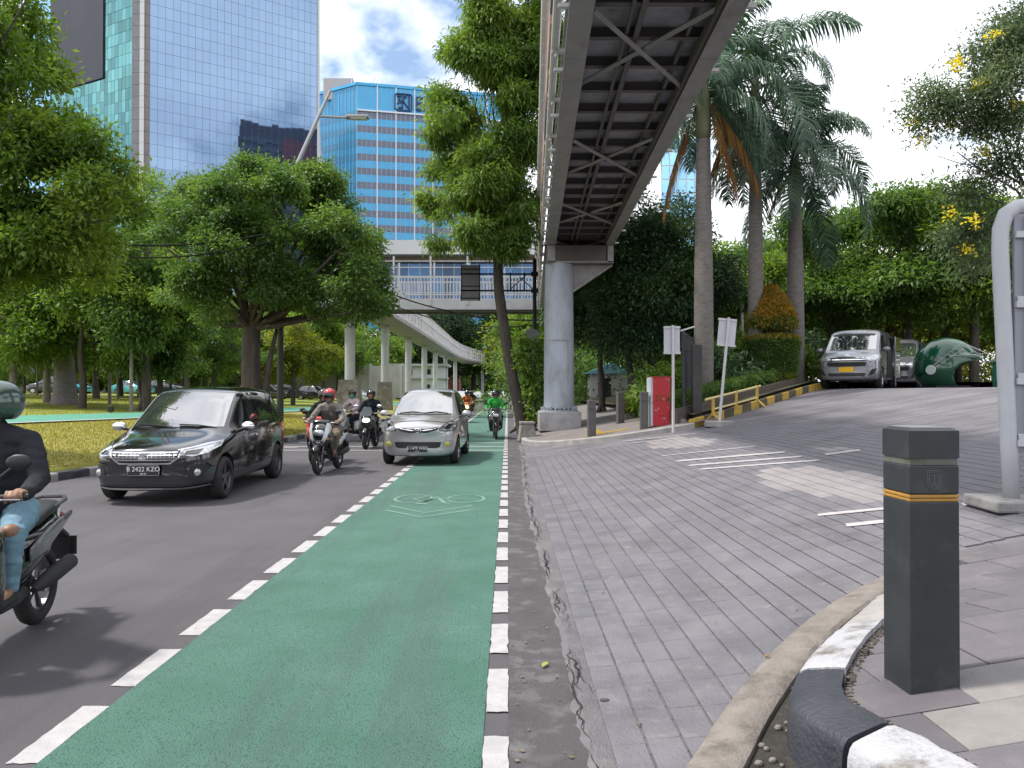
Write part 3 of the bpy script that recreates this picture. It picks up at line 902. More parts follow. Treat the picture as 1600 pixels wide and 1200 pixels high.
L_DEAD = leafmat('dead_palm_leaf', (.11, .045, .02), (.20, .09, .04), (.30, .19, .04), .25, .8, .2)
L_FLOWER = leafmat('yellow_flower', (.68, .58, .05), (.80, .70, .07), (.88, .80, .20), .45)

def rand_dirs(n):
    v = NP.normal(size=(n, 3)); return v / np.linalg.norm(v, axis=1)[:, None]
def nrm(v): return v / np.maximum(np.linalg.norm(v, axis=1), 1e-9)[:, None]
def leaf_cloud(name, cen, out, per, spread, size, aspect, droop, m, fold=.12, cshade=None, upk=.8):
    n = len(cen)
    c = np.repeat(cen, per, 0); o = np.repeat(out, per, 0); N = n * per
    off = NP.normal(size=(N, 3)) * spread * np.array([1, 1, .75])
    p = c + off
    d = nrm(o * .7 + rand_dirs(N) * .9 + nrm(off + 1e-6) * .5 + np.array([0, 0, -droop]))
    up = nrm(np.array([0, 0, upk]) + rand_dirs(N) * .75 + o * .35)
    s = nrm(np.cross(d, up)); nn = np.cross(s, d)
    L = size * NP.uniform(.65, 1.25, N)[:, None]; W = L * aspect
    v = np.stack([p, p + d * L * .45 + s * W * .5 + nn * L * fold, p + d * L - np.array([0, 0, .1]) * L, p + d * L * .45 - s * W * .5 + nn * L * fold], 1).reshape(-1, 3)
    cs = NP.uniform(0, 1, n) if cshade is None else cshade
    sh = np.clip(np.repeat(cs, per) * .55 + NP.uniform(0, 1, N) * .45, 0, 1)
    return tri_mesh(name, v, np.arange(4 * N).reshape(-1, 4), np.repeat(sh, 4), m)
def lobe_points(lobes, n, freq=.55, gap=-.12, seed=0.0, inner=.5):
    vol = np.array([(l[3] * l[4] * l[5]) ** .7 for l in lobes]); vol /= vol.sum()
    cen = []; out = []
    while len(cen) < n:
        l = lobes[NP.choice(len(lobes), p=vol)]
        d = NP.normal(size=3); d /= np.linalg.norm(d)
        if d[2] < -.35 and random.random() < .55: continue
        rr = 1 - inner * random.random() ** 1.7
        q = np.array([l[0] + d[0] * l[3] * rr, l[1] + d[1] * l[4] * rr, l[2] + d[2] * l[5] * rr])
        if noise.noise(Vector((q[0] * freq + seed, q[1] * freq, q[2] * freq * 1.3))) < gap + .12 * (random.random() - .5): continue
        cen.append(q); out.append(d)
    return np.array(cen), np.array(out)
def crown(name, lobes, n, per, spread, size, aspect, droop, m, parent, freq=.55, gap=-.12, seed=0.0, inner=.5, upk=.8):
    cen, out = lobe_points(lobes, n, freq, gap, seed, inner)
    sh = np.array([.5 + .9 * noise.noise(Vector((c[0] * .8 + seed, c[1] * .8, c[2] * .8 + 9))) for c in cen])
    sh = np.clip(sh + NP.uniform(-.22, .22, len(cen)), 0, 1)
    me = leaf_cloud(name, cen, out, per, spread, size, aspect, droop, m, cshade=sh, upk=upk)
    o = bpy.data.objects.new(name, me)
    return link(o, parent)
def wob(a, b, k, amp):
    a, b = Vector(a), Vector(b)
    return [a.lerp(b, i / k) + Vector((random.uniform(-amp, amp), random.uniform(-amp, amp), random.uniform(-amp, amp) * .5)) * (1 if 0 < i < k else 0) for i in range(k + 1)]
def limbs(mb, fork, lobes, r, twigs=4):
    for l in lobes:
        e = Vector(l[:3])
        pth = wob(fork, e, 5, .12 * (e - Vector(fork)).length * .4)
        mb.tube(pth, [r * (1 - .75 * i / 5) for i in range(6)], 7)
        for k in range(twigs):
            d = Vector((random.gauss(0, 1), random.gauss(0, 1), random.gauss(.2, .8))).normalized()
            q = e + Vector((d.x * l[3], d.y * l[4], d.z * l[5])) * random.uniform(.6, .95)
            st = pth[random.randint(3, 5)]
            mb.tube(wob(st, q, 4, .1), [r * .3 * (1 - .8 * i / 4) + .006 for i in range(5)], 5)
def tree(name, label, loc, path, rads, lobes, n, per, spread, size, aspect, droop, m, bark=M_BARK, group=None, fork=None, limb_r=None, rz=0, freq=.55, gap=-.12, inner=.5, cat='tree', twigs=4, roots=True, upk=.8):
    t = thing(name, label, cat, loc, rz, group)
    mb = MB()
    pth = smooth_path(path, 2)
    L = len(pth)
    rr = [np.interp(i / (L - 1), np.linspace(0, 1, len(rads)), rads) for i in range(L)]
    mb.tube(pth, rr, 12)
    if roots:
        for k in range(6):
            a = k * PI / 3 + random.uniform(-.3, .3)
            mb.tube([(pth[0].x + math.cos(a) * rads[0] * .4, pth[0].y + math.sin(a) * rads[0] * .4, rads[0] * 1.6), (pth[0].x + math.cos(a) * rads[0] * 1.1, pth[0].y + math.sin(a) * rads[0] * 1.1, rads[0] * .3), (pth[0].x + math.cos(a) * rads[0] * 2, pth[0].y + math.sin(a) * rads[0] * 2, -.08)], [rads[0] * .45, rads[0] * .32, rads[0] * .12], 6)
    if lobes: limbs(mb, fork or pth[-1], lobes[::3] if len(lobes) > 40 else (lobes[::2] if len(lobes) > 18 else lobes), limb_r or rads[-1] * .8, twigs)
    mb.build('trunk', bark, t, smooth='all')
    if lobes:
        crown('crown', lobes, n, per, spread, size, aspect, droop, m, t, freq, gap, random.uniform(0, 50), inner, upk)
    return t
def LW(px, py):
    """photo pixel -> lawn"""
    a, b = 8.0, 110.0
    f = lambda Y: 1.6 + (612 - py) / 1200 * Y - hL((px - 793) / 1200 * Y, Y)
    for _ in range(50):
        c = (a + b) / 2
        if f(c) > 0: a = c
        else: b = c
    return Vector(((px - 793) / 1200 * a, a, hL((px - 793) / 1200 * a, a)))


def outline_lobes(poly, Y, base, n, r0, r1, depth, flat=.8):
    xs = [p[0] for p in poly]; ys_ = [p[1] for p in poly]
    cx = sum(xs) / len(xs); cy = sum(ys_) / len(ys_)
    out = []
    while len(out) < n:
        px, py = random.uniform(min(xs), max(xs)), random.uniform(min(ys_), max(ys_))
        if not inpoly(px, py, poly): continue
        r = random.uniform(r0, r1)
        k = r * 1200 / Y * .8                       # keep the clump inside the outline
        if not (inpoly(px - k, py, poly) or px < 0) or not (inpoly(px + k, py, poly)): 
            if random.random() < .75: continue
            r *= .6
        e = math.sqrt(max(.1, 1 - ((px - cx) / (max(xs) - min(xs)) * 2) ** 2 * .8))
        dy = random.uniform(-1, 1) * depth * e
        q = P(px, py, Y + dy) - Vector(base)
        out.append((q.x, q.y, q.z, r, r, r * flat))
    return out
# ---- large round tree on the verge, left of the road
random.seed(41); NP = np.random.default_rng(41)
BT = Vector((-8.95, 27.0, hL(-8.95, 27)))
lob = outline_lobes([(250, 330), (300, 285), (345, 262), (400, 250), (450, 268), (500, 262), (540, 290), (575, 345), (605, 400), (622, 440), (610, 480), (570, 490), (545, 505), (520, 522), (490, 500), (455, 470), (430, 484), (400, 455), (370, 460), (340, 500), (320, 508), (300, 470), (270, 484), (245, 450), (232, 400)], 27, BT, 105, .38, .78, 3.0, .78)
tree('broadleaf_tree', 'large round dense green tree on the verge with dark twisted trunk', BT,
     [(.05, 0, -.2), (.0, 0, .9), (-.05, 0, 2.0), (-.1, .05, 3.2), (.1, 0, 4.2)], [.42, .36, .31, .27], lob, 3300, 32, .17, .15, .48, .35, L_MID, fork=(-.05, 0, 3.6), limb_r=.10, gap=-.25, inner=.55, twigs=1)
tb = MB()
tb.tube([(.42, .1, -.1), (.40, .05, 1.4), (.62, 0, 2.6), (.85, 0, 3.6)], [.16, .13, .10, .06], 8)
tb.tube([(.12, -.2, -.1), (.16, -.25, 1.2), (.08, -.2, 2.4), (.2, -.1, 3.6)], [.14, .13, .11, .09], 8)
tb.build('stem', M_BARK, bpy.data.objects['broadleaf_tree'], smooth='all')

# ---- nearest tree hanging in from the left
random.seed(57); NP = np.random.default_rng(57)
NT = Vector((-13.5, 16.5, hL(-13.5, 16.5)))
lob = outline_lobes([(-150, -90), (30, -90), (52, 10), (95, 65), (135, 110), (120, 160), (165, 200), (205, 240), (222, 290), (228, 340), (222, 400), (200, 440), (150, 450), (110, 475), (60, 460), (25, 545), (-150, 545)], 16, NT, 120, .26, .56, 1.6, .75)
tree('broadleaf_tree', 'nearest leafy tree whose bright green crown hangs in from the left edge', NT,
     [(0, 0, -.2), (.1, 0, 2), (.3, 0, 4), (.8, -.2, 6)], [.36, .3, .26, .2], lob, 2900, 30, .17, .14, .44, .15, L_BRIGHT, fork=(.4, 0, 4.0), limb_r=.06, gap=-.16, inner=.6, twigs=1)

# ---- tall feathery tree in the middle, beside the footbridge column
random.seed(63); NP = np.random.default_rng(63)
CT = Vector((.78, 28.2, .16))
lob = outline_lobes([(722, -90), (728, 40), (692, 72), (695, 112), (735, 118), (722, 138), (655, 148), (650, 188), (668, 215), (640, 236), (630, 266), (655, 290), (646, 322), (668, 345), (652, 376), (690, 382), (715, 400), (745, 390), (772, 418), (800, 412), (838, 385), (850, 300), (905, 200), (905, -90)], 28, CT, 200, .30, .60, 1.9, .65)
pp = [P(x, y, 28.1) - CT for x, y in ((818, 676), (812, 640), (800, 590), (787, 510), (776, 430), (783, 360), (789, 290), (792, 180), (790, 60))]
tree('feathery_tree', 'tall feathery tree with leaning dark trunk beside the footbridge column', CT, pp, [.26, .23, .2, .19, .17, .14, .1, .05], lob, 5200, 27, .19, .23, .25, .7, L_FEATHER, fork=tuple(P(787, 300, 28.1) - CT), limb_r=.03, gap=-.26, inner=.8, twigs=1)

random.seed(71); NP = np.random.default_rng(71)
X2 = (228 - 793) / 1200 * 40; LT = Vector((X2, 40, hL(X2, 40)))
lob = outline_lobes([(95, 420), (120, 330), (165, 300), (215, 262), (255, 275), (300, 300), (335, 380), (320, 460), (270, 520), (200, 545), (120, 540), (80, 490)], 40, LT, 90, .5, 1.0, 3.0, .75)
tree('broadleaf_tree', 'bright yellow green tree filling the gap left of the large round tree', LT, [(0, 0, -.2), (.1, 0, 1.5), (-.1, 0, 3), (.1, 0, 5)], [.3, .24, .2, .14], lob, 1900, 26, .24, .21, .45, .3, L_BRIGHT, fork=(0, 0, 3.2), limb_r=.09, gap=-.2, inner=.6, twigs=1)
# ---- dark trees right of the column
DK = []
for i, (px, base, Y, top, wdt, lab) in enumerate(((985, 660, 29.5, 300, 2.6, 'dense dark green tree with forked trunk right of the grey footbridge column'),
                                                 (940, 655, 34, 330, 2.6, 'dark green tree directly behind the grey footbridge column'),
                                                 (1060, 640, 31, 310, 2.4, 'dark tree half hidden behind the leftmost palm trunk'))):
    X = (px - 793) / 1200 * Y; z0 = zR(X) + .13
    top_z = 1.6 + (612 - top) / 1200 * Y - z0
    lob = []
    for k in range(13):
        a = random.uniform(0, 2 * PI); rr = random.uniform(0, wdt * .75); h = random.uniform(2.6, top_z - .9)
        q = random.uniform(.9, 1.35) * (1.0 if h < top_z * .7 else .8)
        lob.append((math.cos(a) * rr * (1 if h < top_z * .7 else .6), math.sin(a) * rr * .8, h, q * 1.1, q * 1.1, q * .75))
    lob.append((0, 0, top_z - .8, 1, 1, .8))
    tree('dark_tree', lab, (X, Y, z0), [(0, 0, -.2), (.05, 0, 1.2), (-.1, 0, 2.2), (0, 0, 3.4)], [.17, .14, .12, .09], lob, 1500, 30, .24, .16, .42, .3, L_DEEP, gap=-.3, limb_r=.06)

# ---- royal palms
def frond_mesh(seed, L=3.3, bend=1.9, e0=1.1, dead=False, lw=.55):
    rr = random.Random(seed)
    pts = []; p = Vector((0, 0, 0)); n = 22
    for i in range(n + 1):
        pts.append(p.copy())
        a = e0 - bend * (i / n) ** 1.15
        p = p + Vector((math.cos(a), .05 * math.sin(i * .3 + seed), math.sin(a))) * (L / n)
    vs = []; fs = []; sh = []
    # rachis as a thin three-sided strip
    for i in range(n + 1):
        r = .030 * (1 - .85 * i / n)
        for k in range(3):
            a = 2 * PI * k / 3
            vs.append(pts[i] + Vector((0, math.cos(a), math.sin(a))) * r); sh.append(.75 if not dead else .6)
    for i in range(n):
        for k in range(3):
            k2 = (k + 1) % 3
            fs.append((i * 3 + k, i * 3 + k2, (i + 1) * 3 + k2, (i + 1) * 3 + k))
    NL = 84
    for i in range(NL):
        s = .10 + .9 * i / NL
        f = s * n; k = min(int(f), n - 1)
        b = pts[k].lerp(pts[k + 1], f - k); tt = (pts[k + 1] - pts[k]).normalized()
        ll = lw * (math.sin(PI * min(1, .18 + s * .80)) ** .6) * rr.uniform(.8, 1.15)
        for sd in (-1, 1):
            side = Vector((0, sd, 0)); upv = tt.cross(side) * sd
            el = rr.uniform(-.35, .75)
            d = (side * .8 + tt * rr.uniform(.35, .7) + upv * el * .6).normalized()
            if dead: d = (d * .45 + tt * .5 + Vector((0, 0, -.6))).normalized()
            wv = tt * .026
            m1 = b + d * ll * .5 + Vector((0, 0, -.06 * ll)); m2 = b + d * ll * .80 + Vector((0, 0, -.40 * ll)); m3 = b + d * ll * .88 + Vector((0, 0, -.78 * ll))
            o = len(vs)
            vs += [b - wv * .6, b + wv * .6, m1 - wv, m1 + wv, m2 - wv * .6, m2 + wv * .6, m3, m3]
            q = rr.uniform(0, 1); sh += [q] * 8
            fs += [(o, o + 1, o + 3, o + 2), (o + 2, o + 3, o + 5, o + 4), (o + 4, o + 5, o + 6, o + 7)]
    return tri_mesh('frond', np.array([tuple(v) for v in vs]), np.array(fs), np.array(sh), L_DEAD if dead else L_PALM)
FR = [frond_mesh(s, 3.3, b, e, lw=.74) for s, b, e in ((1, 1.9, 1.25), (2, 2.4, 1.05), (3, 2.6, .80), (4, 2.5, .45), (5, 2.0, .0), (6, 1.2, -.5))]
FRD = [frond_mesh(9, 2.9, .55, -.85, True), frond_mesh(10, 2.7, .35, -1.12, True)]
def palm(label, X, Y, z0, ztop, r, fr, dead=(), scale=1.0, bark=M_PALMBARK, nf=16, rz=0.0, lean=0.0):
    t = thing('royal_palm', label, 'palm tree', (X, Y, z0), 0, 'tall palms beside the ramp')
    H = ztop - z0
    prof = []
    n = 46
    for i in range(n + 1):
        s = i / n
        rad = r * (1.12 - .25 * s + .10 * math.sin(s * PI * 1.3)) * (1.25 if i == 0 else 1)
        prof.append((rad * (1 + (.014 if i % 2 else -.008)), s * H * .80))
    mb = MB().lathe(prof, 18)
    mb.v = [(x + lean * (z / H) ** 2, y, z) for x, y, z in mb.v]
    mb.build('trunk', bark, t, smooth='all')
    mb = MB().lathe([(r * .82, H * .795), (r * .98, H * .82), (r * .9, H * .88), (r * .6, H * .96), (r * .35, H)], 14)
    mb.v = [(x + lean * (z / H) ** 2, y, z) for x, y, z in mb.v]
    mb.build('crownshaft', M_SHAFT, t, smooth='all')
    for k in range(nf):
        j = k * len(FR) // nf
        o = bpy.data.objects.new('frond', FR[j]); link(o, t)
        o.location = (lean, 0, H * (.985 - .012 * j))
        o.rotation_euler = (random.uniform(-.12, .12), 0, rz + k * 2.399 + random.uniform(-.2, .2)); sc_ = scale * random.uniform(.9, 1.08); o.scale = (sc_,) * 3
    for k, (a, j, s) in enumerate(dead):
        o = bpy.data.objects.new('dead_frond', FRD[j]); link(o, t)
        o.location = (lean + .2 * math.cos(a), .2 * math.sin(a), H * .9); o.rotation_euler = (0, 0, a); o.scale = (s,) * 3
        o['label'] = 'dry reddish brown hanging frond'
    return t
    return t
palm('tall palm with thick pale trunk rising beside the black gate', 6.22, 24.3, zR(6.2) + .2, 11.8, .265, 0, ((PI * .9, 1, 1.35), (-.2, 0, 1.15), (-.75, 1, 1.2)), 1.0, nf=15, rz=.4)
palm('tallest palm, its trunk bare behind brown dead fronds, right of the leftmost palm' , 8.75, 27.0, zR(8.7) + .25, 12.9, .235, 0, ((PI * 1.05, 0, 1.2), (PI * 1.25, 1, 1.2), (PI * .8, 1, 1.0)), 1.34, nf=18, rz=1.3)
palm('palm standing behind the clipped topiary bush with fronds arching right', 10.45, 27.8, zR(10.4) + .25, 10.4, .27, 0, ((PI * 1.1, 0, .7),), 1.2, nf=17, rz=2.2)

q_ = Vector(((104 - 793) / 1200 * 43.0, 43.0, 0))
pt = palm('thick grey swollen palm trunk on the lawn at the left', q_.x, 43.0, hL(q_.x, 43) - .1, 11.0, .40, 0, (), 1.2, M_ROYAL, nf=15, rz=.2)
pt['group'] = 'palms of the park'
mb_ = MB().lathe([(.80, -.1), (.72, .2), (.60, .8), (.51, 1.7), (.455, 2.6), (.43, 3.2)], 22); mb_.build('swollen_base', M_ROYAL, pt, smooth='all')
# ---- topiary, hedge and shrubs in the garden
def shell_cloud(fn, n):
    c = []; o = []
    for _ in range(n):
        q, d = fn(); c.append(q); o.append(d)
    return np.array(c), np.array(o)
TPo = thing('topiary', 'clipped topiary bush, orange cone above a green drum, beside the van', 'topiary', (9.3, 27.0, zR(9.3) + .3))
mb = MB(); mb.tube([(0, 0, 0), (.03, 0, 1.0), (0, 0, 2.6), (0, 0, 3.8)], [.09, .08, .06, .03], 8); mb.build('trunk', M_BARK, TPo, smooth='all')
def drum():
    a = random.uniform(0, 2 * PI); k = random.random(); h = .35 + 1.4 * random.random(); r = .72 + .16 * (h - .35) / 1.4
    if k < .28: r *= math.sqrt(random.random()); return (math.cos(a) * r, math.sin(a) * r, 1.75), (0, 0, 1)
    return (math.cos(a) * r, math.sin(a) * r, h), (math.cos(a), math.sin(a), .1)
c, o_ = shell_cloud(drum, 4200)
def shmesh(nm, c, o_, m, parent, per=7, spread=.05, size=.075): return link(bpy.data.objects.new(nm, leaf_cloud(nm, c, o_, per, spread, size, .5, 0, m)), parent)
low = (c[:, 2] < 1.70) | (NP.uniform(0, 1, len(c)) < .35)
shmesh('drum_foliage', c[low], o_[low], L_MID, TPo)
shmesh('drum_top_foliage', c[~low], o_[~low], L_ORANGE, TPo)
def cone():
    h = random.random(); a = random.uniform(0, 2 * PI); r = .80 * (1 - h ** 1.7) ** .8
    if random.random() < .2: r *= random.random(); return (math.cos(a) * r, math.sin(a) * r, 2.1), (0, 0, -1)
    return (math.cos(a) * r, math.sin(a) * r, 2.1 + 1.45 * h), (math.cos(a), math.sin(a), .4)
c, o_ = shell_cloud(cone, 3800)
lowc = (c[:, 2] < 2.45) & (NP.uniform(0, 1, len(c)) < .6)
shmesh('cone_foliage', c[~lowc], o_[~lowc], L_ORANGE, TPo)
shmesh('cone_underside_foliage', c[lowc], o_[lowc], L_MID, TPo)
# low hedge on the wall
hd = thing('hedge', 'low trimmed hedge running up behind the brown wall and yellow barrier', 'hedge', (0, 0, 0))
c = []; o_ = []
for _ in range(2600):
    u = random.random(); q = YK0.lerp(YK1, u) + Vector((-.75 + random.uniform(-.3, .3), .8 + random.uniform(-.3, .3), 0))
    hh = random.choice((random.random() * .38, .38))
    c.append((q.x, q.y, zR(q.x) + .46 + hh)); o_.append((random.uniform(-.4, .4), -.6, .6))
link(bpy.data.objects.new('foliage', leaf_cloud('foliage', np.array(c), np.array(o_), 7, .07, .07, .45, 0, L_MID)), hd)
def shrub_mesh(n, per, rx, rz, size, m, asp=.4, droop=.2):
    lobes = [(random.uniform(-.4, .4) * rx, random.uniform(-.4, .4) * rx, rz * random.uniform(.35, .75), rx * random.uniform(.4, .7), rx * random.uniform(.4, .7), rz * random.uniform(.3, .5)) for _ in range(7)]
    c, o_ = lobe_points(lobes, n, 1.2, -.3)
    c[:, 2] = np.maximum(c[:, 2], .03)
    return leaf_cloud('foliage', c, o_, per, .1 * rx, size, asp, droop, m)
SH = [shrub_mesh(220, 12, 1.0, 1.2, .2, L_BRIGHT, .3), shrub_mesh(220, 14, 1.1, 1.0, .13, L_MID, .45), shrub_mesh(200, 14, .9, .8, .13, L_YEL, .4), shrub_mesh(200, 14, 1.2, 1.4, .22, L_DEEP, .25, .5)]
def shrub(j, X, Y, z, s, label, group):
    t = thing('shrub', label, 'shrub', (X, Y, z), random.uniform(0, 6), group); t.scale = (s,) * 3
    link(bpy.data.objects.new('foliage', SH[j]), t)
    return t
gl = 'garden shrubs under the palms'
for (j, px, py, Y, s, lab) in ((3, 1130, 590, 26, 1.0, 'dark strappy shrub left of the pale lamp pole'), (1, 1160, 585, 27, .9, 'rounded shrub behind the dark planter box'), (0, 1100, 560, 28, 1.6, 'tall bright shrub between the gate palm and the sign'),
                               (0, 1250, 590, 28.5, 1.0, 'leafy shrub at the foot of the palm beside the van'), (3, 1262, 585, 30, 1.2, 'dark strappy shrub touching the front of the van'), (2, 1190, 600, 26.2, .6, 'yellow green ground shrub in front of the topiary drum'),
                               (2, 1225, 598, 26.6, .55, 'yellow green ground shrub right of the topiary foot'), (2, 1150, 604, 25.6, .55, 'yellow green ground shrub behind the barrier'), (0, 1135, 520, 31, 1.8, 'tall light green shrub behind the leaning sign'), (1, 1120, 450, 36, 2.4, 'large light shrub high behind the palms')):
    q = P(px, py, Y); shrub(j, q.x, Y, zR(q.x) + .3, s, lab, gl)
for (j, X, Y, s, lab) in ((0, 4.35, 20.7, .42, 'weedy climber growing up the right side of the red box'), (0, 4.9, 24, 1.2, 'bright shrub behind the red box'), (2, 4.6, 26, .9, 'yellowish shrub between the red box and the gate'),):
    shrub(j, X, Y, zR(X) + .12, s, lab, 'plants near the red box')
# creeper on the trunk beside the column
t = thing('creeper', 'broad leaved creeper climbing beside the column foot', 'climbing plant', (.78, 27.9, .16))
c = []; o_ = []
for _ in range(360):
    h = random.random() ** .8 * 3.4; a = random.uniform(0, 2 * PI); r = .18 + .22 * random.random() + (.2 if 2.2 < h < 3 else 0)
    c.append((.15 - .10 * h + math.cos(a) * r + .25, math.sin(a) * r - .1, h)); o_.append((math.cos(a), math.sin(a), .2))
link(bpy.data.objects.new('foliage', leaf_cloud('foliage', np.array(c), np.array(o_), 6, .07, .17, .6, .7, L_BRIGHT)), t)
mb = MB().tube([(.35, -.1, -.1), (.3, -.1, 1.2), (.12, -.1, 2.2), (0, 0, 3.3)], [.05, .04, .03, .02], 6); mb.build('stem', M_BARK, t, smooth='all')

# ---- background tree prototypes
def proto(kind, seed):
    random.seed(seed)
    if kind == 'round':
        lob = [(random.uniform(-2.4, 2.4), random.uniform(-2.4, 2.4), random.uniform(2.9, 7.4), random.uniform(.6, 1.15), random.uniform(.6, 1.15), random.uniform(.45, .85)) for _ in range(30)]
        return dict(path=[(0, 0, -.3), (.1, 0, 1.5), (-.1, .1, 3), (0, 0, 4.5)], rads=[.26, .2, .16, .12], lobes=lob, n=1000, per=20, spread=.34, size=.28, aspect=.45, droop=.3, inner=.6)
    if kind == 'layered':
        lob = []
        for k in range(15):
            h = random.uniform(3.0, 9.0); a = random.uniform(0, 2 * PI); rr = random.uniform(.8, 4.2) * (1 - .05 * h)
            lob.append((math.cos(a) * rr, math.sin(a) * rr, h, random.uniform(1.4, 2.4), random.uniform(1.4, 2.4), random.uniform(.28, .5)))
        return dict(path=[(0, 0, -.3), (.1, 0, 2.5), (0, .1, 5), (.1, 0, 8)], rads=[.24, .2, .15, .06], lobes=lob, n=1250, per=20, spread=.3, size=.24, aspect=.4, droop=.15, inner=.9, upk=2.0)
    if kind == 'slender':
        lob = [(random.uniform(-1, 1), random.uniform(-1, 1), random.uniform(3.2, 7.6), random.uniform(.45, .85), random.uniform(.45, .85), random.uniform(.4, .7)) for _ in range(20)]
        return dict(path=[(0, 0, -.3), (.05, 0, 2), (-.1, 0, 4), (0, 0, 6)], rads=[.11, .09, .07, .05], lobes=lob, n=600, per=20, spread=.3, size=.24, aspect=.42, droop=.3, inner=.8)
    lob = [(random.uniform(-3.8, 3.8), random.uniform(-3.8, 3.8), random.uniform(4.0, 11.3), random.uniform(.9, 1.7), random.uniform(.9, 1.7), random.uniform(.6, 1.2)) for _ in range(36)]
    return dict(path=[(0, 0, -.3), (.1, 0, 2.5), (-.1, .1, 5), (0, 0, 8)], rads=[.4, .32, .26, .16], lobes=lob, n=1300, per=20, spread=.48, size=.38, aspect=.45, droop=.3, inner=.6)
PROTOS = {}
def bgtree(kind, m, label, X, Y, z, s=1.0, group=None, name='park_tree', sz=None, bark=M_BARK):
    key = (kind, m.name, bark.name)
    if key not in PROTOS:
        k = proto(kind, 100 + len(PROTOS) * 7)
        t = tree(name, label, (X, Y, z), k.pop('path'), k.pop('rads'), k.pop('lobes'), k.pop('n'), k.pop('per'), k.pop('spread'), k.pop('size'), k.pop('aspect'), k.pop('droop'), m, bark=bark, group=group, roots=False, **k)
        PROTOS[key] = t
    else:
        t = copy_tree(PROTOS[key]); t.name = name; t.location = (X, Y, z)
        tag(t, label, 'tree', group)
        if not group and 'group' in t: del t['group']
    t.rotation_euler = (0, 0, random.uniform(0, 6.28)); t.scale = (s, s, sz or s)
    return t
gpk = 'trees standing in the park behind the lawn'
shared = 'leafy green tree among the many trees of the park behind the lawn'
def park(kind, m, px, Y, s=1.0, label=None, sz=None, bark=M_BARK):
    X = (px - 793) / 1200 * Y
    if kind == 'slender': bark = M_BARKPALE
    return bgtree(kind, m, label or row_label(px, Y, PM, PR, {'wide': 'spreading park tree', 'round': 'bushy park tree', 'slender': 'slender pale tree'}.get(kind, 'park tree')), X, Y, hL(X, Y), s, gpk, 'park_tree', sz, bark)
def row_label(px, Y, marks, rows, what):
    m = min(marks, key=lambda q: abs(q[0] - px))[1]
    r = [n for lim, n in rows if Y < lim][0]
    k = (m, r, what)
    USED[k] = USED.get(k, 0) + 1
    base = f'{what}, {r}, {m}'
    return base if USED[k] == 1 else f'{what} beside another, {r}, {m}'
USED = {}
PM = [(-30, 'outermost at the left edge'), (20, 'in line with the left rider'), (60, 'in line with the dark grey parked car'), (104, 'in line with the swollen palm trunk'), (140, 'in line with the left taxi'), (180, 'between the two taxis'), (240, 'in line with the right taxi'), (300, 'in line with the black car roof'), (340, 'left of the large round tree'), (395, 'right behind the large round tree'), (440, 'right of the large round tree')]
PR = [(58, 'front row of the park'), (80, 'middle row of the park'), (200, 'back row by the wall')]
GM = [(900, 'right of the column'), (970, 'left of the red box'), (1030, 'in line with the red box'), (1080, 'in line with the black gate'), (1140, 'in line with the leaning sign'), (1185, 'in line with the middle palm'), (1250, 'in line with the topiary'), (1300, 'in line with the front van'), (1390, 'in line with the rear van'), (1490, 'in line with the helmet kiosk'), (1590, 'in line with the white tube sign'), (1700, 'beyond the right edge')]
GR = [(40, 'front row of the wood'), (50, 'second row of the wood'), (200, 'back row of the wood')]
park('round', L_MID, 76, 44, .95, 'park tree with pale stakes tied round its trunk, left of the thick grey palm trunk', bark=M_BARKPALE)
park('slender', L_BRIGHT, 173, 46, 1.0, 'slender pale stemmed tree right of the thick grey palm trunk', 1.15, M_BARKPALE)
park('slender', L_MID, 207, 38, .95, 'slender leaning tree held by a stake on the lawn behind the black car', 1.1, M_BARKPALE)
park('slender', L_YEL, 251, 50, .75, 'small yellow green tree on the lawn behind the black car roof')
park('round', L_DEEP, 153, 56, 1.1, 'dark trunked tree in front of the left turquoise taxi')
park('wide', L_MID, 222, 64, .9, 'spreading tree with a leaning thick trunk between the two turquoise taxis')
park('round', L_BRIGHT, 293, 60, 1.0, 'bright tree with straight grey trunk behind the black car', bark=M_ROYAL)
park('layered', L_MID, 335, 52, .8, 'tree with a low leaning dark trunk left of the large round tree')
park('round', L_YEL, 458, 62, .85, 'light yellow green tree with bent trunk right of the large round tree')
park('wide', L_BRIGHT, 505, 84, .8, 'light tree standing left of the white bridge pier')
park('round', L_BRIGHT, 25, 40, .95, 'bright tree at the left edge of the lawn', bark=M_BARKPALE)
for (kind, m, px, Y, s) in (('wide', L_MID, -60, 60, 1.0), ('wide', L_MID, 130, 84, 1.1), ('wide', L_BRIGHT, 215, 90, 1.1), ('wide', L_DEEP, 290, 92, 1.0), ('wide', L_MID, 370, 92, 1.0), ('wide', L_BRIGHT, 440, 100, 1.0),
                            ('round', L_DEEP, 190, 66, 1.1), ('round', L_MID, -20, 52, 1.2), ('wide', L_MID, 0, 95, 1.2), ('round', L_MID, 420, 72, 1.0), ('wide', L_DEEP, 160, 104, 1.2), ('wide', L_MID, 240, 112, 1.3), ('wide', L_BRIGHT, 60, 112, 1.3),
                            ('round', L_BRIGHT, 40, 66, .6), ('round', L_YEL, 190, 84, .62), ('round', L_BRIGHT, 268, 70, .6), ('round', L_MID, 345, 84, .65), ('round', L_BRIGHT, 120, 86, .7), ('round', L_YEL, 405, 88, .7), ('round', L_BRIGHT, 320, 62, .5), ('round', L_BRIGHT, -10, 78, .7), ('round', L_BRIGHT, 130, 40, .9), ('round', L_MID, 250, 42, .8), ('slender', L_BRIGHT, 186, 58, .9), ('slender', L_YEL, 60, 60, .9), ('slender', L_BRIGHT, 325, 66, .9)):
    park(kind, m, px, Y, s)
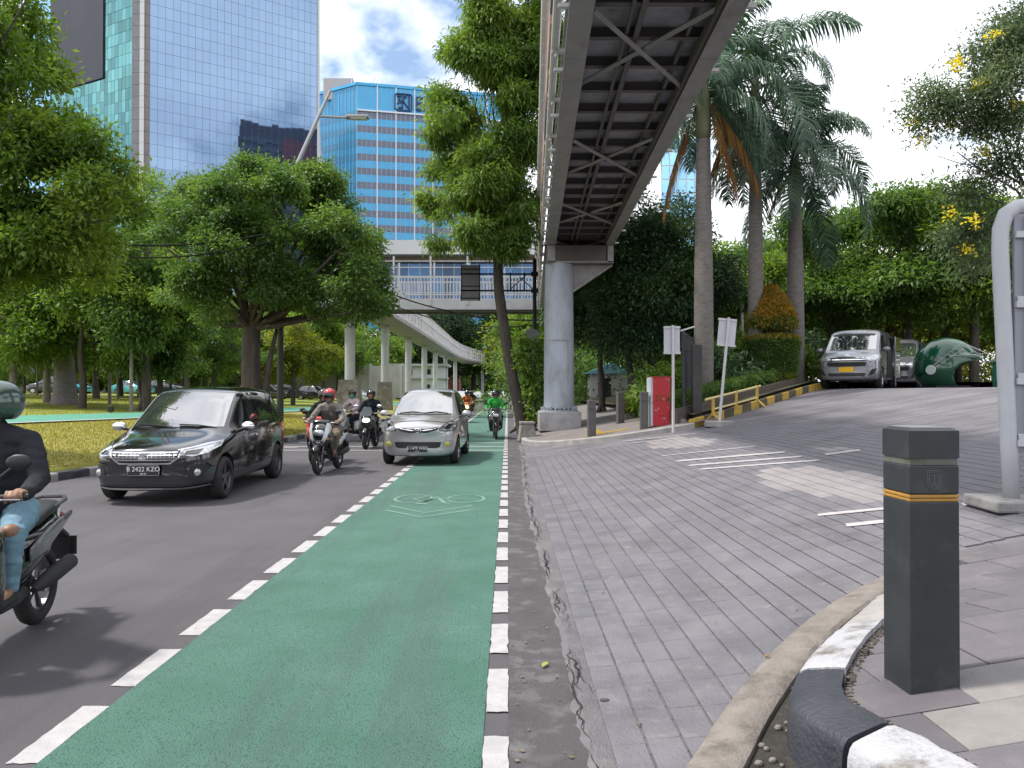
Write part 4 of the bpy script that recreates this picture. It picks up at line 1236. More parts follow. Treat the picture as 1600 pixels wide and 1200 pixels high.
for k, (px, Y) in enumerate(((20, 94), (75, 96), (118, 93), (165, 95), (205, 97), (262, 94), (310, 96), (352, 93), (400, 95), (440, 97))):
    X = (px - 793) / 1200 * Y
    shrub((0, 1, 2)[k % 3], X, Y, hL(X, Y), 2.1 + .5 * (k % 3), 'leafy shrub in front of the pale boundary wall', 'shrubs along the boundary wall')
# trees further along the road, behind the curved bridge
gf = 'trees along the far road beyond the crossing footbridge'
sf = 'tree in the green mass along the far road beyond the crossing footbridge'
for (kind, m, X, Y, s, lab) in (('wide', L_MID, -22, 100, .9, None), ('wide', L_BRIGHT, -20, 122, .85, None), ('wide', L_MID, -20, 150, 1.0, None), ('wide', L_MID, -16, 190, 1.0, None), ('wide', L_BRIGHT, -8, 230, 1.2, None), ('wide', L_MID, 2, 240, 1.2, None),
                                ('wide', L_BRIGHT, 3.0, 66, .75, 'bright tree under the right end of the crossing footbridge'), ('wide', L_BRIGHT, 3.2, 84, .8, None), ('wide', L_MID, 3.6, 108, .9, None), ('wide', L_BRIGHT, 3.4, 140, .9, None), ('wide', L_MID, 4.5, 180, 1.1, None), ('wide', L_DEEP, -3, 215, 1.5, None), ('wide', L_DEEP, -14, 150, 1.45, None), ('wide', L_DEEP, -7, 158, 1.6, None), ('wide', L_DEEP, -19, 165, 1.6, None), ('wide', L_MID, -1.5, 152, 1.35, None), ('wide', L_DEEP, 1, 165, 1.4, 'tall dark tree seen below the crossing footbridge')):
    bgtree(kind, m, lab or sf, X, Y, 0.1, s, gf, 'roadside_tree')
# right: layered trees behind the van and wood behind
gr_ = 'layered trees behind the parked vans'
sr = 'layered fine leaved tree in the green wood behind the parked vans'
for (kind, m, px, Y, s, lab) in (('layered', L_MID, 1300, 38, 1.0, 'layered tree directly behind the front van'), ('layered', L_MID, 1420, 36, 1.05, 'layered tree directly above the green helmet kiosk'), ('layered', L_BRIGHT, 1525, 34, .95, 'dark trunked layered tree right of the helmet kiosk'), ('layered', L_BRIGHT, 1370, 46, 1.1, None), ('layered', L_MID, 1480, 48, 1.2, None), ('layered', L_MID, 1250, 46, 1.0, None),
                                 ('layered', L_BRIGHT, 1600, 42, 1.1, None), ('wide', L_YEL, 1400, 62, .9, None), ('wide', L_YEL, 1500, 66, .9, None), ('wide', L_MID, 1290, 66, .9, None), ('wide', L_BRIGHT, 1600, 60, 1.0, None), ('layered', L_MID, 1180, 42, .9, None), ('wide', L_BRIGHT, 1130, 52, .8, None), ('wide', L_MID, 1080, 50, .75, None), ('round', L_MID, 1020, 46, .9, None), ('wide', L_MID, 960, 58, .75, None), ('wide', L_BRIGHT, 900, 66, .75, None), ('round', L_BRIGHT, 1150, 34, .7, None), ('wide', L_MID, 1700, 52, 1.1, None), ('round', L_DEEP, 1050, 38, .85, None)):
    X = (px - 793) / 1200 * Y
    bgtree(kind, m, lab or row_label(px, Y, GM, GR, {'wide': 'spreading tree', 'layered': 'layered tree', 'round': 'bushy tree'}[kind]), X, Y, (zR(X) if X < 10 else 1.75), s, gr_, 'layered_tree')
random.seed(77)
# ---- yellow flowering tree at the right edge
FT = Vector((14.6, 20.5, 1.75))
lob = []
for (px, py, r, dy) in ((1570, 70, .8, 0), (1610, 40, .9, .3), (1520, 120, .8, .2), (1590, 130, .9, -.3), (1480, 160, .6, 0), (1545, 190, .8, .5), (1600, 210, .8, 0), (1455, 200, .45, .2), (1500, 235, .6, -.2), (1570, 260, .7, .4), (1610, 300, .8, 0), (1520, 300, .5, .2), (1550, 350, .5, 0), (1430, 180, .35, 0), (1480, 300, .4, .3), (1600, 380, .7, .5), (1500, 370, .5, .6), (1450, 140, .3, 0), (1530, 420, .5, .6)):
    q = P(px, py, 20 + dy) - FT
    lob.append((q.x, q.y, q.z, r, r, r * .8))
ft = tree('flowering_tree', 'airy olive tree with yellow flower clusters at the upper right edge', FT, [(0, 0, -.2), (-.1, 0, 2), (.1, 0, 4), (-.2, 0, 5.5)], [.22, .18, .15, .12], lob, 1250, 24, .22, .12, .38, .3, L_OLIVE, fork=(-.1, 0, 4.6), limb_r=.045, gap=-.06, inner=.95, twigs=2, freq=.9)
c = np.array([tuple(P(px, py, 19.4 + random.random()) - FT) for px, py in ((1500, 93), (1575, 92), (1530, 130), (1500, 190), (1430, 190), (1560, 50), (1490, 335), (1515, 390), (1447, 215), (1590, 160), (1540, 240), (1505, 95), (1527, 345), (1538, 128))])
link(bpy.data.objects.new('blossom', leaf_cloud('blossom', c, rand_dirs(len(c)), 42, .10, .10, .7, 0, L_FLOWER)), ft)
# ------------------------------------------------------------------ footbridge overhead
BK, BY, BZ = .0317, 26.5, 6.60
def bx(o, Y): return o + BK * (Y - BY)
YA, YB = -14.0, 47.2
brd = thing('footbridge', 'long grey steel footbridge passing overhead from the top of the picture to the column', 'footbridge', (0, 0, 0))
def bar(mb, o0, o1, y0, y1, z0, z1):
    """box along the bridge"""
    v = []
    for y in (y0, y1):
        for o, z in ((o0, z0), (o1, z0), (o1, z1), (o0, z1)):
            v.append((bx(o, y), y, z))
    mb.add(v, [(3, 2, 1, 0), (4, 5, 6, 7), (0, 1, 5, 4), (1, 2, 6, 5), (2, 3, 7, 6), (3, 0, 4, 7)])
for o0, o1, nm in ((1.325, 1.656, 'girder'), (3.357, 3.64, 'girder')):
    y = YA
    while y < YB - .1:                               # girder in welded lengths with a fine joint
        y1 = min(y + 5.1, YB)
        mb = MB(); bar(mb, o0, o1, y, y1 - .012, BZ, BZ + .025)
        c = (o0 + o1) / 2
        bar(mb, o0 + .05, o1 - .05, y, y1 - .012, BZ + .025, BZ + .56)
        bar(mb, o0, o1, y, y1 - .012, BZ + .56, BZ + .585)
        mb.build(nm, M_STEELG, brd)
        y = y1
k = 0
y = YA + .3
while y < YB:
    mb = MB()
    hh = .20 if k % 2 else .12
    bar(mb, 1.62, 3.39, y - .055, y + .055, BZ + .22, BZ + .235)
    bar(mb, 1.62, 3.39, y - .008, y + .008, BZ + .235, BZ + .36)
    bar(mb, 1.62, 3.39, y - .055, y + .055, BZ + .36, BZ + .372)
    mb.build('cross_beam', M_STEELD, brd)
    mb = MB(); bar(mb, 1.60, 3.40, y + .03, y + .97, BZ + .374, BZ + .40 + random.uniform(0, .01))
    mb.build('deck_panel', M_DECKP, brd)
    y += 1.0; k += 1
mb = MB()
bar(mb, 2.32, 2.40, YA, YB, BZ + .19, BZ + .218); bar(mb, 2.352, 2.368, YA, YB, BZ + .218, BZ + .37)
mb.build('stringer', M_STEELD, brd)
mb = MB(); bar(mb, 3.10, 3.15, YA, YB, BZ + .24, BZ + .37); mb.build('stringer', M_STEELD, brd)
mb = MB(); bar(mb, 3.30, 3.36, YA, YB, BZ + .06, BZ + .2); mb.build('stringer', M_STEELD, brd)
mb = MB(); mb.tube([(bx(2.2, YA), YA, BZ + .17), (bx(2.2, YB), YB, BZ + .17)], .03, 8); mb.build('conduit', M_STEELD, brd)
y = -10.9
while y < YB - 3:
    for s in (0, 1):
        a = (bx(1.66, y), y, BZ + .10 + .06 * s); b = (bx(3.36, y + 2.6), y + 2.6, BZ + .10 + .06 * s)
        if s: a, b = (bx(3.36, y), y, a[2]), (bx(1.66, y + 2.6), y + 2.6, a[2])
        MB().tube([a, b], .045, 4).build('brace', M_STEELG, brd)
    y += 5.28
# parapets
def parapet(side, o):
    sgn = -1 if side == 'l' else 1
    y = YA; k = 0
    while y < YB - .5:
        y1 = min(y + 2.0, YB)
        mb = MB()
        mb.tube([(bx(o + sgn * .10, y), y, BZ + .25), (bx(o + sgn * .10, y), y, BZ + 2.05)], .035, 8)
        mb.box((bx(o + sgn * .06, y), y, BZ + .34), (.22, .10, .05)); mb.box((bx(o + sgn * .06, y), y, BZ + .05), (.16, .07, .05))
        mb.build('post', M_WHITEP, brd)
        MB().tube([(bx(o + sgn * .24, y + .02), y + .02, BZ + 1.9), (bx(o + sgn * .24, y1 - .03), y1 - .03, BZ + 1.9)], .075, 10).build('top_pipe', M_WHITEP, brd)
        mb = MB()
        for z in (.75, 1.15, 1.5):
            mb.tube([(bx(o + sgn * .05, y), y, BZ + z), (bx(o + sgn * .05, y1), y1, BZ + z)], .02, 6)
        for q in range(13):
            yy = y + (q + .5) * (y1 - y) / 13
            mb.tube([(bx(o + sgn * .05, yy), yy, BZ + .6), (bx(o + sgn * .05, yy), yy, BZ + 1.5)], .010, 4)
        mb.build('railing', M_WHITEP, brd)
        if side == 'l':
            mb = MB(); bar(mb, o - .20, o - .03, y + .15, y1 - .15, BZ + .85, BZ + 1.3)
            mb.build('planter_panel', (M_RUST if k % 3 else M_STEELD), brd)
            mb = MB(); bar(mb, o - .30, o - .285, y + .03, y1 - .03, BZ + 1.98, BZ + 2.75)
            mb.build('side_sheet', M_STEELG, brd)
        y = y1; k += 1
    y = YA; 
    while y < YB - .5:
        y1 = min(y + 4.0, YB)
        mb = MB(); mb.tube([(bx(o + sgn * .13, y), y, BZ + .40), (bx(o + sgn * .13, y1 - .02), y1 - .02, BZ + .40)], .06, 10)
        mb.tube([(bx(o + sgn * .13, y1 - .12), y1 - .12, BZ + .40), (bx(o + sgn * .13, y1), y1, BZ + .40)], .075, 10)
        mb.build('service_pipe', M_WHITEP, brd)
        y = y1
parapet('l', 1.325); parapet('r', 3.64)

# column with pedestal and capital
cx_, cy_ = 1.77, 26.5
zg = zFar(cx_, cy_) - .02
col = thing('bridge_column', 'thick pale blue grey round column carrying the footbridge, on a concrete pedestal', 'column', (cx_, cy_, 0))
MB().lathe([(.53, zg + .74), (.52, zg + 1.0), (.515, 3.0), (.50, 4.6), (.475, 5.99)], 40).build('shaft', M_COLUMN, col, smooth=True)
MB().bbox((0, 0, zg + .31), (1.42, 1.42, .66), .03).build('pedestal', mat('pedestal_paint', (.42, .41, .42), .75, col2=(.33, .32, .32), nscale=3, bump=.25, col3=(.22, .2, .19), n3=2.5, n3lo=.55, n3hi=.75), col)
mb = MB(); mb.lathe([(.66, zg + .645), (.66, zg + .68)], 32)
for k in range(12):
    a = k * PI / 6
    mb.box((math.cos(a) * .57, math.sin(a) * .57, zg + .74), (.12, .02, .12), (0, 0, a))
    mb.lathe([(.03, zg + .68), (.03, zg + .76)], 6, c=(math.cos(a + .26) * .60, math.sin(a + .26) * .60, 0))
mb.build('base_plate', M_COLUMN, col)
mb = MB()
mb.box((bx(2.48, 26.5) - cx_, -.42, 6.30), (1.75, .05, .56))
mb.build('capital_web', mat('capital_brown', (.115, .098, .088), .7, col2=(.09, .078, .072), nscale=2), col)
mb = MB()
mb.box((bx(1.49, 26.5) - cx_, 0, 6.29), (.26, .95, .58)); mb.box((bx(3.50, 26.5) - cx_, 0, 6.29), (.2, .95, .58))
mb.box((bx(2.48, 26.5) - cx_, 0, 6.01), (2.25, .95, .05)); mb.box((bx(2.48, 26.5) - cx_, .1, 6.575), (2.2, .9, .04))
mb.build('capital_frame', M_STEELG, col)
mb = MB(); mb.prism([(.42, 5.96), (1.80, 5.96), (.42, 5.05)], -.04, .04, 'Y')
mb.prism([(1.80, 5.96), (1.84, 5.93), (.46, 5.0), (.42, 5.05)], -.2, .2, 'Y')
mb.build('bracket', M_STEELG, col)
mb = MB(); mb.box((-.05, -.525, 3.35), (.75, .02, .02)); mb.box((.28, -.44, 2.6), (.02, .02, 1.5)); mb.build('conduit_strip', M_STEELG, col)

# ------------------------------------------------------------------ crossing footbridge
YC = 48.2
xb = thing('crossing_footbridge', 'white railed footbridge crossing the road beyond the column', 'footbridge', (0, YC, 0))
x0, x1 = -11.5, 3.6
mb = MB(); mb.box(((x0 + x1) / 2, -1.1, 6.95), (x1 - x0, .10, .62)); mb.box(((x0 + x1) / 2, 1.1, 6.95), (x1 - x0, .10, .62)); mb.build('girder', mat('girder_white', (.50, .50, .52), .6, col2=(.42, .42, .43), nscale=1.5), xb)
mb = MB(); mb.box(((x0 + x1) / 2, -1.1, 6.615), (x1 - x0, .26, .04)); mb.box(((x0 + x1) / 2, 1.1, 6.615), (x1 - x0, .26, .04)); mb.box(((x0 + x1) / 2, 0, 6.8), (x1 - x0, 2.08, .05)); mb.build('deck', M_STEELD, xb)
k = 0
x = x0
while x <= x1:
    for yy in (-1.2, 1.2):
        MB().box((x, yy, 8.4), (.10, .08, 3.0)).build('post', M_WHITEP, xb)
    x += 2.26
for yy in (-1.18, 1.18):
    mb = MB()
    for z in (7.55, 8.65): mb.box(((x0 + x1) / 2, yy, z), (x1 - x0, .05, .08))
    mb.box(((x0 + x1) / 2, yy, 9.6), (x1 - x0, .05, .05))
    x = x0
    while x < x1:
        mb.box((x, yy, 8.1), (.055, .03, 1.1)); x += .20
    o = mb.build('railing', M_WHITEP, xb)
M_SIGNB = mat('sign_back_grey', (.20, .195, .20), .6, .2, col2=(.17, .165, .17), nscale=2)
# ------------------------------------------------------------------ far footbridge on round piers
fb = thing('curved_footbridge', 'far white railed footbridge on round piers bending over the road', 'footbridge', (0, 0, 0))
pth = smooth_path([Vector(p) for p in ((-9.6, 47, 0), (-9.2, 60, 0), (-9.0, 90, 0), (-8.9, 118, 0), (-7.4, 135, 0), (-3.5, 158, 0), (1.0, 175, 0), (6, 190, 0))], 2)
def off(p, i, d):
    a, b = pth[max(i - 1, 0)], pth[min(i + 1, len(pth) - 1)]
    t_ = (b - a).normalized(); return Vector((p.x + t_.y * d, p.y - t_.x * d, 0))
mb = MB(); rings = []
for i, p in enumerate(pth):
    l, r_ = off(p, i, -1.2), off(p, i, 1.2)
    li, ri = off(p, i, -.7), off(p, i, .7)
    rings.append([(l.x, l.y, 6.92), (l.x, l.y, 7.12), (r_.x, r_.y, 7.12), (r_.x, r_.y, 6.92), (ri.x, ri.y, 6.62), (li.x, li.y, 6.62)])
mb.loft(rings); mb.build('deck', M_CONC, fb)
for d in (-1.15, 1.15):
    mb = MB()
    rs_ = [off(p, i, d) for i, p in enumerate(pth)]
    for z in (7.25, 8.3, 9.1):
        mb.tube([(q.x, q.y, z) for q in rs_], .05, 5)
    for q in resample(rs_, .62):
        if q.y < 170: mb.box((q.x, q.y, 8.1), (.055, .055, 2.0))
    mb.build('railing', M_WHITEP, fb)
    for q in resample(rs_, 2.1):
        if q.y < 120: MB().box((q.x, q.y, 8.1), (.13, .14, 2.1)).build('post', M_WHITEP, fb)
    mb = MB()
    for q in resample(rs_, 2.1):
        if q.y >= 120: mb.box((q.x, q.y, 8.1), (.13, .14, 2.1))
    mb.build('far_posts', M_WHITEP, fb)
for i, (X, Y) in enumerate(((-10.15, 49.5), (-9.25, 58), (-9.15, 70.8), (-9.0, 83), (-9.0, 95.5), (-8.9, 110), (-8.6, 126), (-4.9, 150), (-1.0, 166))):
    z0 = hL(X, Y) if X < -7 else 0
    c = thing('bridge_pier', ('white round pier on a stone block left of the road, nearest of the far footbridge' if i == 0 else 'second white round pier on a stone block of the far footbridge' if i == 1 else ['', '', 'third', 'fourth', 'fifth', 'sixth', 'seventh', 'eighth', 'ninth'][i] + ' white round pier of the far footbridge counted from the near end'), 'column', (X, Y, z0), 0, None if i < 2 else 'piers of the far footbridge')
    r_ = .33 if i == 0 else .30
    hz = (6.95 if i == 0 else 6.6) - z0
    MB().lathe([(r_, .5), (r_, hz)], 20).build('shaft', M_COLW, c, smooth=True)
    s = 1.45 if i == 0 else 1.1
    mb = MB(); mb.loft([[(-s / 2, -s / 2, -.3), (s / 2, -s / 2, -.3), (s / 2, s / 2, -.3), (-s / 2, s / 2, -.3)], [(-s * .42, -s * .42, (2.1 if i < 2 else .9)), (s * .42, -s * .42, (2.1 if i < 2 else .9)), (s * .42, s * .42, (2.1 if i < 2 else .9)), (-s * .42, s * .42, (2.1 if i < 2 else .9))]])
    mb.build('stone_block', mat('weathered_block', (.26, .245, .22), .9, col2=(.13, .12, .105), nscale=3, bump=.7, bscale=14, col3=(.36, .34, .32), n3=2, n3lo=.52, n3hi=.7), c)

# ------------------------------------------------------------------ big glass tower
def glass(name, col, rough=.03, metal=.9, rand=.0):
    return mat(name, col, rough, metal, spec=.8, rand=rand)
G_SKY = glass('mirror_glass', (.20, .285, .41), .02, .97, .03)
G_TEAL = glass('teal_glass', (.10, .27, .28), .04, .85, .35)  # darker uneven tint, dark wavy reflections put into the pane colour
G_BLUE = glass('blue_glass', (.25, .50, .72), .05, .8, .1)
M_MULL = mat('mullion', (.20, .24, .30), .4, .3)
def facade(t, A, d, n, W, z0, z1, cw, rh, m, proud=.06, gap=.05, tilt=.006, bulk_from=None, first=300, name='pane', back=M_MULL):
    """glazed wall: dark backing, then one pane per cell (the first ones as objects, the rest joined)"""
    A = Vector((A[0], A[1], 0)); d = Vector((d[0], d[1], 0)).normalized(); n = Vector((n[0], n[1], 0)).normalized()
    nc = max(1, int(round(W / cw))); cw = W / nc; nr = max(1, int(round((z1 - z0) / rh))); rh = (z1 - z0) / nr
    mb = MB()
    q = [A + Vector((0, 0, z0)), A + d * W + Vector((0, 0, z0)), A + d * W + Vector((0, 0, z1)), A + Vector((0, 0, z1))]
    mb.add(q + [p - n * .5 for p in q], [(0, 1, 2, 3), (7, 6, 5, 4), (0, 4, 5, 1), (1, 5, 6, 2), (2, 6, 7, 3), (3, 7, 4, 0)])
    mb.build('curtain_frame', back, t)
    me_p = []
    hx, hz = cw / 2 - gap / 2, rh / 2 - gap / 2
    allc = [(i, j) for j in range(nr) for i in range(nc)]
    vs = []; fs = []; pc = []
    ang = math.atan2(d.y, d.x)
    base = bpy.data.meshes.new(name)
    bv = [(-hx, 0, -hz), (hx, 0, -hz), (hx, 0, hz), (-hx, 0, hz), (-hx, proud, -hz), (hx, proud, -hz), (hx, proud, hz), (-hx, proud, hz)]
    # front of the pane at local -Y
    base.from_pydata(bv, [], [(0, 1, 2, 3), (0, 4, 5, 1), (1, 5, 6, 2), (2, 6, 7, 3), (3, 7, 4, 0)]); base.materials.append(m); base.update()
    cnt_ = 0
    for (i, j) in allc:
        c = A + d * (cw * (i + .5)) + n * proud + Vector((0, 0, z0 + rh * (j + .5)))
        s = noise.noise(Vector((i * .13, j * .11, 3))) * tilt * 1.2 + random.gauss(0, tilt * .22)
        s2 = noise.noise(Vector((i * .13, j * .12, 8))) * tilt * 1.2 + random.gauss(0, tilt * .22)
        yaw = ang if n.dot(Vector((d.y, -d.x, 0))) > 0 else ang + PI
        M = Matrix.Translation(c) @ Euler((s, 0, yaw + s2)).to_matrix().to_4x4()
        if cnt_ < first and (bulk_from is None or bulk_from(i, j, c)):
            o = bpy.data.objects.new(name, base); link(o, t); o.matrix_local = M; cnt_ += 1
        else:
            b = len(vs); vs += [tuple(M @ Vector(p)) for p in bv]; pc += [random.random()] * 8
            fs += [tuple(b + k for k in f) for f in ((0, 1, 2, 3), (0, 4, 5, 1), (1, 5, 6, 2), (2, 6, 7, 3), (3, 7, 4, 0))]
    if vs:
        me = bpy.data.meshes.new(name + 's'); me.from_pydata(vs, [], fs); me.materials.append(m)
        a = me.attributes.new('piece', 'FLOAT', 'POINT'); a.data.foreach_set('value', pc)
        o = bpy.data.objects.new('glazing', me); link(o, t); o['kind'] = 'stuff'
tw = thing('glass_tower', 'tall office tower with mirror glass front reflecting the clouds', 'tower', (0, 0, 0))
C0 = Vector((-65.3, 140, 0)); dR = Vector((.84, .54, 0)).normalized(); nR = Vector((.54, -.84, 0)).normalized()
dL = Vector((-.884, .468, 0)).normalized(); nL = Vector((-.468, -.884, 0)).normalized()
facade(tw, C0, dR, nR, 31.2, 4, 96, 1.3, 2.15, G_SKY, first=300, tilt=.0045, bulk_from=lambda i, j, c: 44 < c.z < 74)
mb = MB()                                                    # right edge fin and roof
e = C0 + dR * 31.25
mb.add([(p.x, p.y, z) for z in (4, 97) for p in (e - nR * .6, e + nR * .25, e + dR * .45 + nR * .25, e + dR * .45 - nR * .6)], [(0, 1, 2, 3), (4, 5, 6, 7), (0, 1, 5, 4), (1, 2, 6, 5), (2, 3, 7, 6), (3, 0, 4, 7)])
mb.build('corner_fin', mat('pale_fin', (.55, .57, .60), .5), tw)
# corner pillar in three stripes with joints
def vslab(mb, A, d, n, w0, w1, dep, z0, z1):
    q = [A + d * w0 + n * dep, A + d * w1 + n * dep, A + d * w1 - n * .6, A + d * w0 - n * .6]
    mb.add([(p.x, p.y, z) for z in (z0, z1) for p in q], [(0, 1, 2, 3), (7, 6, 5, 4), (0, 1, 5, 4), (1, 2, 6, 5), (2, 3, 7, 6), (3, 0, 4, 7)])
nP = Vector((.02, -1, 0)); dP = Vector((1, .02, 0))
Cp = C0 - dP * 3.35 + Vector((0, .4, 0))
M_TILEG = mat('grey_tile', (.23, .23, .25), .5, col2=(.19, .19, .21), nscale=.7)
M_TILEW = mat('white_tile', (.62, .62, .62), .5)
M_TILEB = mat('brown_tile', (.22, .185, .19), .5, col2=(.17, .145, .15), nscale=.7)
for w0, w1, m, dep in ((0, 1.5, M_TILEG, .2), (1.5, 2.3, M_TILEW, .45), (2.3, 3.4, M_TILEB, .25)):
    mb = MB()
    z = 4
    while z < 96:
        vslab(mb, Cp, dP, nP, w0, w1, dep, z, z + 2.1); z += 2.15
    mb.build('corner_pillar', m, tw)
A2 = Cp + Vector((0, .3, 0))
facade(tw, A2, dL, nL, 8.2, 4, 96, 1.0, 2.15, G_TEAL, first=0, tilt=.02)
facade(tw, A2 + dL * 8.2, dL, nL, 16.5, 4, 60.5, 1.15, 2.15, G_TEAL, first=0, tilt=.02)
mb = MB(); vslab(mb, A2, dL, nL, 8.25, 24.5, .35, 60.6, 97); mb.build('dark_cladding', mat('dark_cladding', (.026, .029, .046), .6, col2=(.034, .037, .055), nscale=.3), tw)
facade(tw, A2 + dL * 24.8, dL, nL, 9, 4, 96, 1.3, 2.15, G_BLUE, first=0, tilt=.02)

# ------------------------------------------------------------------ blue bank tower
bt = thing('bank_tower', 'bright blue glass bank tower with grey window bands and a dark blue roof logo', 'tower', (0, 0, 0))
Cb = Vector((-45.2, 230, 0)); dB = Vector((.977, .212, 0)).normalized(); nB = Vector((.212, -.977, 0)).normalized()
dBL = Vector((-.86, .51, 0)).normalized(); nBL = Vector((-.51, -.86, 0)).normalized()
M_BLUE = mat('sky_blue_panel', (.055, .37, .66), .22, .12, col2=(.07, .40, .69), nscale=.2)
M_BLUE_SHADED = mat('shaded_blue_panel', (.03, .25, .47), .2, .15, col2=(.04, .29, .52), nscale=.2)  # left face of the tower, its weaker light put into a darker blue
M_GWIN = mat('grey_window_band', (.115, .135, .19), .2, .1, col2=(.15, .16, .215), nscale=.35)
M_WHL = mat('white_line', (.72, .76, .80), .5)
WB, HT = 52.0, 94.2
for (A, d, n, W, mb_, mw) in ((Cb, dB, nB, WB, M_BLUE, M_GWIN), (Cb, dBL, nBL, 20.0, M_BLUE_SHADED, mat('blue_window_band', (.04, .20, .36), .2, .1))):
    mb = MB(); vslab(mb, A, d, n, 0, W, 0.0, 20, HT); mb.build('facade', mb_, bt)
    mb = MB(); vslab(mb, A, d, n, 0, W, .35, HT - .5, HT + .35); mb.build('parapet', M_BLUE, bt)
    z = 86.0 - 4.25
    mb = MB(); vslab(mb, A, d, n, 0, W, .55, 85.9, 86.35); mb.build('ledge', M_WHL, bt) if d is dB else None
    while z > 22:
        mb = MB(); vslab(mb, A, d, n, 0, W, .05, z + 2.15, z + 4.15); mb.build('window_band', mw, bt)
        z -= 4.25
    mb = MB(); x = 0
    while x < W:
        vslab(mb, A, d, n, x - .05, x + .05, .13, 20, HT); x += 1.45
    mb.build('fine_mullions', mat('fine_mullion', (.35, .52, .66), .5), bt)
    x = 6.0 if d is dB else 100
    while x < W:
        mb = MB(); vslab(mb, A, d, n, x - .16, x + .16, .35, 20, HT + .5); mb.build('mullion', M_WHL, bt); x += 5.6
def on_face(A, d, n, u, z, dep): p = A + d * u + n * dep; return (p.x, p.y, z)
def face_text(t, txt, A, d, n, u, z, size, m, name, dep=.5, ext=.12):
    cu = bpy.data.curves.new(name, 'FONT'); cu.body = txt; cu.size = size; cu.extrude = ext
    o = bpy.data.objects.new(name, cu); link(o)
    me = bake(o); bpy.data.objects.remove(o)
    me.materials.clear(); me.materials.append(m)
    o = bpy.data.objects.new(name, me); link(o, t)
    X = Vector(d).normalized(); Z = Vector((0, 0, 1)); N = Vector(n).normalized()
    o.matrix_local = Matrix.Translation(on_face(A, d, n, u, z, dep)) @ Matrix((X, Z, N)).transposed().to_4x4()
    return o
M_NAVY = mat('navy_logo', (.012, .035, .13), .5)
lg = bpy.data.objects.new('logo', None); link(lg, bt)
def strip(mb, pts, wd, A=Cb, d=dB, n=nB, dep=.6):
    for (u0, z0), (u1, z1) in zip(pts, pts[1:]):
        v = Vector((u1 - u0, z1 - z0)); v.normalize(); w_ = Vector((-v.y, v.x)) * wd / 2; v *= wd / 2
        q = [(u0 - v.x + w_.x, z0 - v.y + w_.y), (u0 - v.x - w_.x, z0 - v.y - w_.y), (u1 + v.x - w_.x, z1 + v.y - w_.y), (u1 + v.x + w_.x, z1 + v.y + w_.y)]
        mb.add([on_face(A, d, n, *p, dep) for p in q] + [on_face(A, d, n, *p, dep - .4) for p in q], [(0, 1, 2, 3), (0, 4, 5, 1), (1, 5, 6, 2), (2, 6, 7, 3), (3, 7, 4, 0)])
L0, LZ, S = 11.3, 87.0, 5.0
mb = MB(); strip(mb, [(L0 + .5, LZ), (L0 + S - .5, LZ), (L0 + S, LZ + .5), (L0 + S, LZ + S - .5), (L0 + S - .5, LZ + S), (L0 + .5, LZ + S), (L0, LZ + S - .5), (L0, LZ + .5), (L0 + .5, LZ)], .34)
strip(mb, [(L0 + .7, LZ + 4.3), (L0 + 1.9, LZ + 4.3), (L0 + 1.1, LZ + 3.3), (L0 + 2.2, LZ + 2.2), (L0 + 2.2, LZ + .8), (L0 + 1.2, LZ + .8)], .36)
strip(mb, [(L0 + 1.3, LZ + 2.4), (L0 + .7, LZ + 2.0)], .3)
strip(mb, [(L0 + 2.5, LZ + 4.3), (L0 + 3.3, LZ + 4.3), (L0 + 2.2, LZ + 3.2), (L0 + 3.9, LZ + .9)], .36)
strip(mb, [(L0 + 4.2, LZ + 4.3), (L0 + 4.2, LZ + .8)], .42)
mb.build('emblem', M_NAVY, lg)
face_text(lg, 'BRI', Cb, dB, nB, L0 + 5.9, LZ + .25, 6.2, M_NAVY, 'lettering', .62, .15)
mb = MB(); mb.box((-52, 238, 94.5), (9, 6, 6.5)); mb.build('roof_plant_room', mat('plant_room', (.45, .42, .42), .7), bt)
mb = MB(); mb.tube([(-47.5, 233, 94), (-47.5, 233, 99.5)], .12, 5); mb.tube([(-48.1, 233, 97), (-46.9, 233, 97)], .08, 4); mb.tube([(-41.5, 232.5, 94), (-41.9, 232.5, 97.2)], .18, 5); mb.tube([(-41.0, 232.5, 95.5), (-40.2, 232.5, 97.0)], .25, 5); mb.build('antenna', M_WHL, bt)
# white sloping wing between the towers
wg = thing('white_wing', 'white sloping building wing between the mirror tower and the blue tower', 'building', (0, 226, 0))
MB().prism([(-70, 15), (-50.6, 15), (-56.4, 84), (-70, 84)], 0, 3, 'Y').build('wall', mat('wing_white', (.62, .60, .62), .6), wg)
# podium behind the crossing bridge
pd = thing('podium_building', 'white slab podium with blue glazing behind the crossing footbridge', 'building', (0, 0, 0))
mb = MB(); mb.box((-15, 176, 34.2), (46, 6, 3.2)); mb.build('slab', M_TILEW, pd)
mb = MB(); mb.box((-15, 177.5, 32.0), (45.6, 3, 1.4)); mb.build('soffit', mat('soffit_brown', (.20, .15, .12), .7), pd)
facade(pd, Vector((-36, 177.2, 0)), (1, 0, 0), (0, -1, 0), 42, 21, 31.4, 2.6, 3.4, mat('podium_glass', (.035, .12, .26), .15, .2, rand=.55, spec=.5), first=0, tilt=.01, back=M_WHL, gap=.14)
